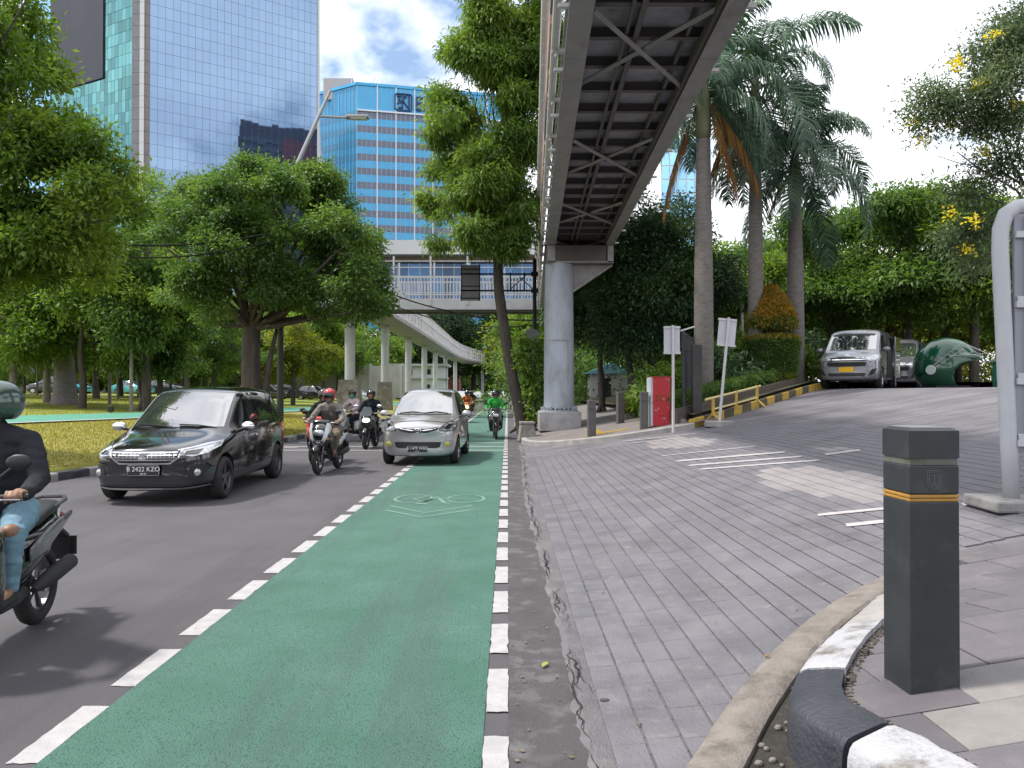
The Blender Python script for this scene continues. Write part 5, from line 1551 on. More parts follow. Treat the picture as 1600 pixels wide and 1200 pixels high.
# brick-red building seen between the piers
rbd = thing('red_brick_building', 'red walled building with dark blue windows seen between the far piers', 'building', (0, 0, 0))
mb = MB(); mb.box((-20.5, 186, 10), (18, 8, 20)); mb.build('wall', mat('red_wall', (.28, .10, .07), .8, col2=(.24, .085, .06), nscale=1), rbd)
for (x, w_) in ((-26.5, 3.4), (-20.2, 2.6), (-15, 2.2)):
    facade(rbd, Vector((x - w_ / 2, 181.9, 0)), (1, 0, 0), (0, -1, 0), w_, 5.5, 19, 1.1, 2.0, glass('navy_glass', (.05, .09, .17), .1, .4, .2), first=0, back=M_WHL, gap=.18)
wh = thing('white_house', 'low white flat roofed pavilion seen behind the far piers', 'building', (-12.6, 108, 0))
mb = MB(); mb.box((0, 3, 2.6), (7.5, 6, 5.2)); mb.build('wall', M_TILEW, wh)
mb = MB(); mb.box((0, 2.8, 5.35), (8.4, 7, .3)); mb.box((.2, 1.0, 3.5), (8.0, 3, .16)); mb.build('roof', M_COLW, wh)
for x, z, w_, h_ in ((-1.8, 4.4, 2.0, .7), (1.2, 4.4, 1.2, .7), (-2.6, 1.5, .9, 2.4), (1.2, 2.2, 1.0, .8)):
    f = MB().box((x, -.03, z), (w_ + .12, .1, h_ + .12)).build('window_frame', M_COLW, wh)
    MB().box((x, -.06, z), (w_, .1, h_)).build('pane', M_WIN, f)
# building reflected in the mirror tower (stands to the right, outside the picture)
rf = thing('dark_office_tower', 'dark office tower that shows only mirrored in the glass tower front', 'tower', (0, 0, 0))
dF = Vector((.72, .69, 0)).normalized(); nF = Vector((-.69, .72, 0)).normalized()
Af = Vector((100, 2, 0))
mb = MB(); vslab(mb, Af, dF, nF, 0, 46, 0, 0, 124); mb.build('facade', mat('dark_tower_wall', (.05, .06, .09), .5), rf)
z = 3
while z < 120:
    mb = MB(); vslab(mb, Af, dF, nF, 1, 45, .2, z, z + 2.0); mb.build('window_band', mat('dark_tower_band', (.075, .09, .13), .3), rf); z += 3.9
mb = MB(); vslab(mb, Af, dF, nF, 19, 33, .5, 107, 118); mb.build('red_sign', mat('dull_red_sign', (.16, .05, .07), .6), rf)
# glass block behind the palms
gb = thing('glass_block', 'small glimpse of a pale glass tower between bridge and palms', 'tower', (0, 0, 0))
facade(gb, Vector((24.5, 122, 0)), (1, 0, 0), (0, -1, 0), 8, 20, 42, 1.4, 2.2, G_BLUE, first=0, tilt=.02, back=M_WHL, gap=.2)
# boundary wall behind the park and low teal building
bw = thing('boundary_wall', 'long pale boundary wall behind the parked cars and trees', 'wall', (0, 0, 0))
mb = MB(); mb.box((-52, 101, 2.9), (78, .3, 4.2)); mb.build('wall', mat('pale_wall', (.46, .44, .43), .8, col2=(.38, .36, .35), nscale=.5), bw)
for k in range(20): MB().box((-90 + k * 4, 100.8, 3.0), (.35, .3, 4.5)).build('pier', M_COLW, bw)
tb_ = thing('teal_building', 'teal glazed building peeping over the boundary wall on the left', 'building', (0, 0, 0))
facade(tb_, Vector((-72, 124, 0)), (1, 0, 0), (0, -1, 0), 34, 2, 11.5, 1.6, 2.4, G_TEAL, first=0, tilt=.02, back=M_WHL, gap=.3)
mb = MB(); mb.box((-55, 126, 5), (35, 2.4, 10)); mb.build('wall', M_COLW, tb_)

# ------------------------------------------------------------------ street lamp and cables
lp = thing('street_lamp', 'street lamp with a raking arm above the large round tree', 'street lamp', (-8.45, 28.6, hL(-8.45, 28.6)))
z0 = lp.location.z
q = lambda px, py: P(px, py, 28.6) - lp.location
mb = MB(); mb.tube([(0, 0, -.1), (0, 0, 4), q(427, 340), q(464, 256)], [.13, .115, .09, .085], 12); mb.build('pole', mat('dark_green_post', (.05, .055, .045), .6), lp, smooth=True)
mb = MB(); mb.tube([q(464, 256), q(497, 181), q(515, 141)], [.085, .07, .05], 10); mb.tube([q(497, 181), q(545, 183)], [.05, .045], 8); mb.build('arm', mat('galvanised', (.34, .35, .37), .45, .4), lp, smooth=True)
hq = q(558, 182)
mb = MB(); mb.bbox(hq, (.86, .3, .12), .04); mb.build('lamp_head', mat('lamp_grey', (.30, .29, .28), .5), lp)
mb = MB(); mb.bbox(hq + Vector((.05, 0, -.075)), (.6, .24, .04), .015); mb.build('lens', mat('lamp_lens', (.55, .55, .52), .2), lp)
def cable(a, b, sag, r, label):
    a, b = Vector(a), Vector(b)
    pts = [a.lerp(b, i / 24) - Vector((0, 0, sag * 4 * (i / 24) * (1 - i / 24))) for i in range(25)]
    o = MB().tube(pts, r, 5).build('overhead_cable', M_WIRE)
    return tag(o, label, 'cable', 'overhead cables')
cable(P(-160, 285, 23), P(420, 365, 24.2), 1.0, .03, 'thick black cable drooping in front of the round tree, upper one')
cable(P(-160, 300, 22.5), P(420, 378, 24.0), 1.1, .022, 'thin black cable drooping in front of the round tree, lower one')
cable(P(600, 455, 44), P(850, 500, 44), .5, .04, 'black cable slanting below the crossing footbridge, upper one')
cable(P(560, 452, 44), P(850, 506, 43.5), .9, .03, 'black cable slanting below the crossing footbridge, lower one')
# ------------------------------------------------------------------ cars
def car_shell(st, m, wheels, wr_, width, sub=2, cut=True):
    rings = []
    for (y, zb, ws, wm, zm, wb, zl, wr, zr, zc, bow) in st:
        L = lambda a, b, t_: a + (b - a) * t_
        half = [(0, zb), (.7 * ws, zb), (ws, zb + .03), (wm - .012, zb + .17), (wm, zm), (wb, zl), (L(wb, wr, .10), zl + .10 * (zr - zl)), (L(wb, wr, .72), L(zl, zr, .72)), (wr, zr), (.70 * wr, zr + .62 * (zc - zr)), (0, zc)]
        full = half + [(-x, z) for x, z in reversed(half[1:-1])]
        rings.append([(x, y + bow * (x / (width / 2)) ** 2, z) for x, z in full])
    mb = MB().loft(rings)
    me = mb.mesh('tmp', m, smooth='all')
    o = bpy.data.objects.new('tmp', me); link(o)
    md = o.modifiers.new('s', 'SUBSURF'); md.levels = sub
    me2 = bake(o); bpy.data.objects.remove(o)
    o = bpy.data.objects.new('tmp', me2); link(o)
    if cut:
        cm = MB()
        for y in wheels:
            for s in (-1, 1):
                cm.lathe([(wr_ * 1.17, -.13), (wr_ * 1.17, .35)], 28, 'X', (s * (width / 2 - .14) if s > 0 else -(width / 2 - .14) - .22, y, wr_ + .01))
        c = cm.build('cut', M_BLACKM)
        md = o.modifiers.new('b', 'BOOLEAN'); md.object = c; md.operation = 'DIFFERENCE'; md.solver = 'EXACT'
        try: md.material_mode = 'TRANSFER'
        except Exception: pass
        me3 = bake(o)
        bpy.data.objects.remove(o); bpy.data.objects.remove(c)
    else:
        me3 = me2; bpy.data.objects.remove(o)
    me3.polygons.foreach_set('use_smooth', [True] * len(me3.polygons))
    try: me3.set_sharp_from_angle(angle=R(32))
    except Exception: pass
    bm = bmesh.new(); bm.from_mesh(me2 if cut else me3)
    bvh = BVHTree.FromBMesh(bm); bm.free()
    return me3, bvh

def patch(bvh, poly, ax, sgn=-1, off_=.004, res=.05):
    """thin panel projected on the shell. ax 'Y': poly in (x,z) seen from the front/back; 'X': poly in (y,z) seen from the side"""
    pts = []
    n = len(poly)
    for i in range(n):
        a, b = Vector(poly[i]), Vector(poly[(i + 1) % n])
        k = max(1, int((b - a).length / res))
        for j in range(k): pts.append(a.lerp(b, j / k))
    nb = len(pts)
    x0, x1 = min(p.x for p in pts), max(p.x for p in pts); y0, y1 = min(p.y for p in pts), max(p.y for p in pts)
    gx = int((x1 - x0) / res); gy = int((y1 - y0) / res)
    bpoly = [(p.x, p.y) for p in pts]
    inner = []
    for i in range(1, gx + 1):
        for j in range(1, gy + 1):
            q = Vector((x0 + i * (x1 - x0) / (gx + 1), y0 + j * (y1 - y0) / (gy + 1)))
            if inpoly(q.x, q.y, bpoly) and min((q - p).length for p in pts) > res * .45: inner.append(q)
    v2, e2, f2, *_ = delaunay_2d_cdt(pts + inner, [(i, (i + 1) % nb) for i in range(nb)], [], 1, 1e-6)
    vs = []; ok = []
    for p in v2:
        if ax == 'Y': o_, d_ = Vector((p.x, 12 * sgn, p.y)), Vector((0, -sgn, 0))
        elif ax == 'X': o_, d_ = Vector((12 * sgn, p.x, p.y)), Vector((-sgn, 0, 0))
        else: o_, d_ = Vector((p.x, p.y, 12)), Vector((0, 0, -1))
        h, nn, _, _ = bvh.ray_cast(o_, d_)
        if h is None: vs.append((0, 0, 0)); ok.append(False)
        else:
            if nn.dot(d_) > 0: nn = -nn
            vs.append(tuple(h + nn * off_ - d_ * off_ * .3)); ok.append(True)
    fs = [tuple(f) for f in f2 if all(ok[i] for i in f)]
    mb = MB().add(vs, fs)
    return mb
def line_poly(pts, wd):
    pts = [Vector(p) for p in pts]; L = []; R_ = []
    for i, p in enumerate(pts):
        a, b = pts[max(i - 1, 0)], pts[min(i + 1, len(pts) - 1)]
        t_ = (b - a).normalized(); n = Vector((-t_.y, t_.x)) * wd / 2
        L.append(p + n); R_.append(p - n)
    return [tuple(p) for p in L] + [tuple(p) for p in reversed(R_)]
def pbuild(bvh, poly, ax, name, m, t, sgn=-1, off_=.004, res=.05):
    o = patch(bvh, poly, ax, sgn, off_, res).build(name, m, t, smooth='all')
    return o
def front_y(bvh, x, z):
    h = bvh.ray_cast(Vector((x, -12, z)), Vector((0, 1, 0)))[0]
    return h.y if h else 0.0
def text_mesh(txt, size, m, ext=.002):
    cu = bpy.data.curves.new('txt', 'FONT'); cu.body = txt; cu.size = size; cu.extrude = ext; cu.align_x = 'CENTER'; cu.align_y = 'CENTER'
    o = bpy.data.objects.new('txt', cu); link(o); me = bake(o); bpy.data.objects.remove(o)
    me.materials.clear(); me.materials.append(m); return me
def plate(t, loc, txt, sub, w_, h_, mp, ml, rot=(0, 0, 0), size=.085):
    p = MB().bbox((0, 0, 0), (w_, .014, h_), .004).build('number_plate', mp, t)
    p.location = loc; p.rotation_euler = rot
    if txt: o = bpy.data.objects.new('lettering', text_mesh(txt, size, ml)); link(o, p); o.location = (0, -.0095, h_ * .12 if sub else 0); o.rotation_euler = (R(90), 0, 0)
    if sub:
        o = bpy.data.objects.new('lettering', text_mesh(sub, size * .42, ml)); link(o, p); o.location = (0, -.0095, -h_ * .32); o.rotation_euler = (R(90), 0, 0)
    mb = MB()
    for sx, sz, a, b in ((0, h_ / 2 - .004, w_ - .02, .002), (0, -h_ / 2 + .004, w_ - .02, .002), (w_ / 2 - .004, 0, .002, h_ - .02), (-w_ / 2 + .004, 0, .002, h_ - .02)):
        mb.box((sx, -.009, sz), (a, .004, b))
    mb.build('plate_border', ml, p)
    return p
def wheel(t, x, y, r, wd, side, spokes=5, rim=None, dark=True):
    """side: +1 outer face towards +X"""
    w_ = MB().lathe([(r * .66, -wd / 2 + .005), (r * .88, -wd / 2), (r * .97, -wd / 2 + .025), (r, -wd * .25), (r, wd * .25), (r * .97, wd / 2 - .025), (r * .88, wd / 2), (r * .66, wd / 2 - .005), (r * .64, 0)], 30, 'X', closed=True).build('tyre', M_TYRE, None, smooth='all')
    e = bpy.data.objects.new('wheel', None); link(e, t); e.location = (x, y, r)
    w_.parent = e
    mb = MB()
    xo = side * (wd / 2 - .02)
    mb.lathe([(r * .67, xo - side * .10), (r * .67, xo), (r * .62, xo + side * .004), (r * .60, xo - side * .02), (r * .60, xo - side * .10)], 30, 'X')
    mb.lathe([(.001, xo - side * .012), (r * .20, xo - side * .012), (r * .22, xo - side * .03)], 16, 'X')
    for k in range(spokes):
        a = 2 * PI * k / spokes + .3
        c = Vector((xo - side * .022, math.cos(a) * r * .40, math.sin(a) * r * .40))
        mb.box(c, (.025, r * .48, r * (.22 if spokes < 7 else .10)), (a, 0, 0))
    mb.build('rim', rim or M_RIM, e, smooth=True)
    MB().lathe([(.001, xo - side * .09), (r * .60, xo - side * .09)], 20, 'X').build('brake_disc', M_BLACKM, e)
    return e
def mirror(t, x, y, z, m, s=1.0):
    sd = 1 if x > 0 else -1
    mb = MB(); mb.sphere((x, y, z), (.11 * s, .07 * s, .075 * s), 14, 9)
    mb.v = [(vx, max(vy, y - .07 * s) if vy < y + .03 else y + .03, vz) for vx, vy, vz in mb.v]
    o = mb.build('wing_mirror', m, t, smooth=True)
    MB().tube([(x - sd * .16 * s, y + .02, z - .06), (x - sd * .04, y, z - .04)], .022, 6).build('mirror_stalk', M_BLACK, o)
    return o

# ---- black MPV
ERT = [(0.00, .25, .56, .60, .42, .58, .66, .40, .73, .75, .12), (0.07, .20, .72, .77, .44, .75, .70, .50, .79, .82, .22), (0.36, .18, .80, .845, .50, .82, .78, .56, .87, .905, .20), (0.80, .18, .815, .862, .52, .85, .87, .60, .945, .975, .12),
       (1.08, .18, .82, .866, .55, .86, .925, .66, 1.0, 1.035, .07), (1.22, .18, .82, .867, .56, .865, .95, .72, 1.09, 1.125, .06), (1.84, .18, .82, .868, .58, .868, .985, .665, 1.535, 1.60, .05), (2.04, .18, .82, .868, .58, .868, .99, .655, 1.62, 1.675, .04),
       (2.8, .18, .82, .868, .60, .866, 1.0, .655, 1.65, 1.71, 0), (3.5, .18, .82, .866, .62, .862, 1.02, .645, 1.64, 1.695, 0), (4.0, .19, .81, .855, .63, .845, 1.05, .625, 1.59, 1.65, -.05), (4.22, .22, .78, .83, .64, .815, 1.06, .60, 1.43, 1.49, -.09), (4.36, .25, .74, .79, .62, .775, 1.0, .56, 1.10, 1.12, -.12), (4.40, .30, .64, .70, .60, .68, .92, .50, .98, 1.0, -.12)]
t = thing('black_car', 'shiny black people carrier with chrome grille driving beside the verge', 'car', (-5.07, 10.72, 0), R(1.0))
me, bv = car_shell(ERT, M_PBLACK, (.84, 3.58), .315, 1.735)
link(bpy.data.objects.new('body', me), t)
pbuild(bv, [(-.69, 1.055), (.69, 1.055), (.61, 1.57), (.3, 1.585), (-.3, 1.585), (-.61, 1.57)], 'Y', 'windscreen', M_SCREEN, t, -1, .005, .06)
for s in (-1, 1):
    for poly in ([(1.46, 1.02), (1.88, 1.45), (2.08, 1.55), (2.44, 1.585), (2.46, 1.02)], [(2.54, 1.02), (2.52, 1.59), (3.28, 1.58), (3.30, 1.04)], [(3.38, 1.05), (3.36, 1.57), (3.88, 1.50), (4.02, 1.13)]):
        pbuild(bv, poly, 'X', 'side_window', M_WIN, t, s, .004, .07)
    pbuild(bv, line_poly([(1.30, .98), (1.46, 1.0), (2.5, 1.0), (3.34, 1.02), (4.05, 1.1)], .018), 'X', 'belt_trim', M_CHROME, t, s, .007)
    for x in (1.40, 2.50, 3.34):
        pbuild(bv, line_poly([(x, .98), (x - .02, .6), (x + .02, .3)], .008), 'X', 'door_seam', M_BLACKM, t, s, .003)
    for x, z in ((2.30, .88), (3.18, .90)):
        h = MB().bbox((s * .885, x, z), (.03, .20, .032), .012).build('door_handle', M_CHROME, t, smooth=True)
    mirror(t, s * 1.0, 1.40, 1.06, M_CHROME)
    hl = pbuild(bv, [(s * .46, .705), (s * .62, .685), (s * .76, .715), (s * .825, .80), (s * .815, .875), (s * .68, .85), (s * .47, .775)], 'Y', 'headlight', M_LAMPG, t, -1, .008, .04)
    pbuild(bv, [(s * .52, .715), (s * .68, .712), (s * .70, .775), (s * .54, .755)], 'Y', 'lamp_reflector', mat('lamp_dark', (.03, .03, .033), .1, coat=1.0), hl, -1, .014, .04)
    pbuild(bv, line_poly([(s * .44, .77), (s * .62, .805), (s * .79, .853)], .012), 'Y', 'lamp_strip', M_CHROME, hl, -1, .016, .04)
    pbuild(bv, [(s * .55, .36), (s * .72, .38), (s * .80, .52), (s * .76, .575), (s * .60, .545)], 'Y', 'fog_lamp_recess', M_BLACKM, t, -1, .004, .04)
    y_ = front_y(bv, s * .68, .46)
    fl = MB().lathe([(.001, -.02), (.035, -.018), (.050, -.01), (.056, .03)], 18, 'Y').build('fog_lamp', M_LAMPG, t, smooth=True); fl.location = (s * .68, y_, .46)
    fl.rotation_euler = (0, 0, s * .3)
    pbuild(bv, line_poly([(s * .56, .58), (s * .76, .60), (s * .815, .52)], .014), 'Y', 'bumper_crease', M_PBLACK, t, -1, .016, .04)
    for y in (.84, 3.58): wheel(t, s * .775, y, .315, .20, s, 5, mat('two_tone_alloy', (.16, .16, .165), .3, .8))
gr = pbuild(bv, [(-.47, .765), (.47, .765), (.44, .68), (.34, .605), (-.34, .605), (-.44, .68)], 'Y', 'grille', M_BLACK, t, -1, .006, .05)
mbs = []
for z, hw in ((.745, .45), (.712, .44), (.678, .425), (.645, .39)):
    pbuild(bv, line_poly([(-hw, z), (hw, z)], .017), 'Y', 'chrome_bar', M_CHROME, gr, -1, .018, .05)
for x in np.linspace(-.40, .40, 15):
    pbuild(bv, line_poly([(x, .63), (x, .755)], .006), 'Y', 'chrome_tick', M_CHROME, gr, -1, .021, .05)
pbuild(bv, line_poly([(-.49, .78), (-.46, .68), (-.35, .595), (.35, .595), (.46, .68), (.49, .78)], .022), 'Y', 'chrome_surround', M_CHROME, gr, -1, .022, .05)
yb = front_y(bv, 0, .69) - .03
mb = MB(); sv = [(.06, .055), (-.015, .055), (-.065, .012), (-.005, -.018), (-.06, -.018), (-.06, -.05), (.015, -.05), (.065, -.012), (.005, .018), (.06, .018)]
mb.prism([(a, .69 + b) for a, b in sv], yb - .012, yb + .01, 'Y'); mb.build('badge', M_CHROME, gr)
pbuild(bv, [(-.56, .30), (.56, .30), (.60, .40), (.46, .43), (-.46, .43), (-.60, .40)], 'Y', 'lower_intake', M_BLACKM, t, -1, .004, .05)
pbuild(bv, line_poly([(-.78, .27), (-.5, .245), (.5, .245), (.78, .27)], .022), 'Y', 'bumper_lip', M_CHROME, t, -1, .012, .05)
plate(t, (0, front_y(bv, 0, .52) - .025, .50), 'B 2422 KZO', '09·23', .44, .145, M_PLATE, M_LETTER, size=.088)
for x0_, x1_, z_ in ((-.62, .02, 1.055), (.04, .60, 1.055)):
    y0_, y1_ = front_y(bv, x0_, z_ + .03), front_y(bv, x1_, z_ + .01)
    MB().tube([(x1_, y1_ - .03, z_ - .01), ((x0_ + x1_) / 2, (y0_ + y1_) / 2 - .045, z_ + .03), (x0_, y0_ - .03, z_ + .04)], .011, 5).build('wiper', M_BLACK, t)
MB().tube([(-.05, 2.2, 1.64), (-.04, 2.25, 1.80)], .005, 5).build('aerial', M_BLACK, t)
for s in (-1, 1): pbuild(bv, [(s * .66, .86), (s * .76, .86), (s * .70, 1.2), (s * .60, 1.2)], 'Y', 'tail_light', M_RED, t, 1, .006, .06)

# ---- silver MPV
AVZ = [(0.00, .24, .60, .65, .42, .63, .70, .46, .80, .82, .10), (0.07, .20, .72, .76, .46, .74, .76, .52, .87, .895, .18), (0.34, .19, .77, .81, .50, .795, .86, .57, .96, .995, .16), (0.70, .19, .78, .825, .54, .818, .93, .60, 1.015, 1.05, .10),
       (0.98, .19, .785, .828, .56, .822, .95, .64, 1.05, 1.085, .06), (1.10, .19, .785, .829, .58, .825, .97, .69, 1.13, 1.17, .05), (1.72, .19, .785, .83, .60, .826, 1.0, .615, 1.54, 1.61, .05), (1.92, .19, .785, .83, .60, .826, 1.0, .605, 1.61, 1.665, .04),
       (2.6, .19, .785, .83, .62, .824, 1.01, .60, 1.635, 1.695, 0), (3.4, .20, .78, .828, .64, .818, 1.03, .59, 1.62, 1.68, 0), (3.86, .21, .77, .81, .65, .80, 1.06, .575, 1.52, 1.58, -.04), (4.02, .24, .74, .78, .64, .765, 1.06, .55, 1.30, 1.34, -.07), (4.12, .28, .70, .74, .62, .72, .98, .52, 1.06, 1.08, -.1), (4.14, .32, .60, .66, .60, .64, .92, .48, .96, .98, -.1)]
def silver(t):
    me, bv = car_shell(AVZ, M_PSILVER, (.72, 3.375), .30, 1.66)
    link(bpy.data.objects.new('body', me), t)
    pbuild(bv, [(-.65, 1.10), (.65, 1.10), (.565, 1.575), (.3, 1.60), (-.3, 1.60), (-.565, 1.575)], 'Y', 'windscreen', M_SCREEN, t, -1, .005, .06)
    for s in (-1, 1):
        for poly in ([(1.34, 1.04), (1.80, 1.47), (2.0, 1.56), (2.26, 1.58), (2.28, 1.04)], [(2.36, 1.04), (2.34, 1.585), (3.05, 1.57), (3.08, 1.06)], [(3.16, 1.07), (3.14, 1.56), (3.66, 1.50), (3.82, 1.15)]):
            pbuild(bv, poly, 'X', 'side_window', M_WIN, t, s, .004, .07)
        for x in (1.28, 2.32, 3.12):
            pbuild(bv, line_poly([(x, 1.0), (x - .02, .6), (x + .03, .3)], .010), 'X', 'door_seam', M_BLACKM, t, s, .003)
        for x, z in ((2.12, .93), (2.95, .95)):
            MB().bbox((s * .842, x, z), (.03, .19, .034), .012).build('door_handle', M_PSILVER, t, smooth=True)
        mirror(t, s * .95, 1.30, 1.10, M_PSILVER)
        hl = pbuild(bv, [(s * .45, .785), (s * .58, .745), (s * .74, .765), (s * .79, .86), (s * .775, .99), (s * .60, .925)], 'Y', 'headlight', mat('clear_lamp', (.07, .072, .076), .06, .2, coat=1.0, col2=(.30, .31, .32), nscale=13), t, -1, .008, .04)
        ol = [(s * .45, .785), (s * .58, .745), (s * .74, .765), (s * .79, .86), (s * .775, .99), (s * .60, .925), (s * .45, .785)]
        pbuild(bv, line_poly(ol[:4], .016), 'Y', 'lamp_seam', M_BLACKM, hl, -1, .012, .04); pbuild(bv, line_poly(ol[3:], .014), 'Y', 'lamp_seam', M_BLACKM, hl, -1, .012, .04)
        pbuild(bv, [(s * .56, .80), (s * .66, .79), (s * .71, .89), (s * .62, .88)], 'Y', 'lamp_reflector', M_CHROME, hl, -1, .014, .04)
        pbuild(bv, [(s * .53, .39), (s * .735, .40), (s * .735, .55), (s * .60, .57), (s * .50, .50)], 'Y', 'fog_lamp_recess', mat('silver_recess', (.30, .30, .305), .4, .5), t, -1, .004, .04)
        y_ = front_y(bv, s * .63, .475)
        fl = MB().lathe([(.001, -.02), (.042, -.018), (.060, -.01), (.066, .03)], 18, 'Y').build('fog_lamp', M_FOGY, t, smooth=True); fl.location = (s * .63, y_, .475); fl.rotation_euler = (0, 0, s * .25)
        for y in (.72, 3.375): wheel(t, s * .735, y, .30, .19, s, 6)
        pbuild(bv, [(s * .62, .9), (s * .72, .9), (s * .66, 1.22), (s * .57, 1.22)], 'Y', 'tail_light', M_RED, t, 1, .006, .06)
    g = pbuild(bv, [(-.43, .785), (-.20, .715), (.20, .715), (.43, .785), (.45, .845), (.20, .80), (-.20, .80), (-.45, .845)], 'Y', 'grille', M_BLACK, t, -1, .006, .04)
    pbuild(bv, line_poly([(-.45, .825), (-.26, .785), (-.10, .765), (.10, .765), (.26, .785), (.45, .825)], .015), 'Y', 'chrome_bar', M_CHROME, g, -1, .018, .04)
    pbuild(bv, line_poly([(-.44, .775), (-.20, .707), (.20, .707), (.44, .775)], .009), 'Y', 'chrome_bar', M_CHROME, g, -1, .016, .04)
    yb = front_y(bv, 0, .76) - .028
    mb = MB()
    el = lambda cx, cz, a, b, n=20: [(cx + a * math.cos(k), yb, cz + b * math.sin(k)) for k in np.linspace(0, 2 * PI, n)]
    for e_ in (el(0, .765, .075, .048), el(0, .77, .022, .040), el(0, .787, .05, .02)): mb.tube(e_, .007, 5, cap=False)
    mb.build('badge', M_CHROME, g)
    pbuild(bv, [(-.50, .52), (.50, .52), (.48, .41), (.40, .385), (-.40, .385), (-.48, .41)], 'Y', 'lower_intake', M_BLACK, t, -1, .006, .04)
    for z in (.43, .475): pbuild(bv, line_poly([(-.47, z), (.47, z)], .010), 'Y', 'intake_bar', M_BLACKM, t, -1, .014, .05)
    pbuild(bv, line_poly([(-.58, .925), (-.3, .955), (0, .965), (.3, .955), (.58, .925)], .012), 'Y', 'bonnet_seam', M_BLACKM, t, -1, .003, .05)
    for x0_, x1_ in ((-.55, .05), (.0, .55)):
        MB().tube([(x0_, front_y(bv, x0_, 1.12) - .03, 1.115), ((x0_ + x1_) / 2, front_y(bv, 0, 1.15) - .035, 1.15), (x1_, front_y(bv, x1_, 1.12) - .03, 1.11)], .010, 5).build('wiper', M_BLACK, t)
    pbuild(bv, line_poly([(-.62, 1.09), (.62, 1.09)], .03), 'Y', 'cowl', M_BLACKM, t, -1, .004, .05)
    plate(t, (0, front_y(bv, 0, .38) - .035, .37), 'B 1479 WBG', '01·25', .43, .135, M_PLATE, M_LETTER, size=.084)
    MB().tube([(0, 1.9, 1.66), (.0, 1.95, 1.80)], .005, 5).build('aerial', M_BLACK, t)
    return me
t = thing('silver_car', 'silver people carrier with yellow fog lamps half on the green cycle lane', 'car', (-1.93, 16.45, 0), R(-1.5))
silver_body = silver(t)
SILVER = t

# ---- vans on the forecourt
VAN = [(0.00, .30, .70, .76, .50, .74, .78, .56, .92, .95, .10), (0.06, .26, .82, .88, .55, .87, .86, .66, 1.00, 1.03, .20), (0.34, .24, .92, .955, .60, .945, .98, .72, 1.12, 1.16, .20), (0.66, .24, .93, .97, .65, .962, 1.08, .78, 1.22, 1.26, .14),
       (0.80, .24, .93, .973, .66, .965, 1.12, .82, 1.30, 1.35, .10), (1.50, .24, .93, .975, .70, .97, 1.20, .80, 1.86, 1.93, .08), (1.72, .24, .93, .975, .70, .97, 1.22, .80, 1.99, 2.06, .06), (2.1, .24, .93, .975, .72, .97, 1.24, .80, 2.05, 2.11, .03), (3.4, .24, .93, .975, .72, .97, 1.25, .80, 2.07, 2.13, 0), (4.8, .25, .93, .97, .72, .965, 1.25, .79, 2.05, 2.11, 0), (5.20, .28, .90, .94, .70, .93, 1.22, .77, 1.96, 2.02, -.06), (5.28, .34, .80, .86, .68, .85, 1.15, .70, 1.80, 1.84, -.06)]
VZ = 1.72
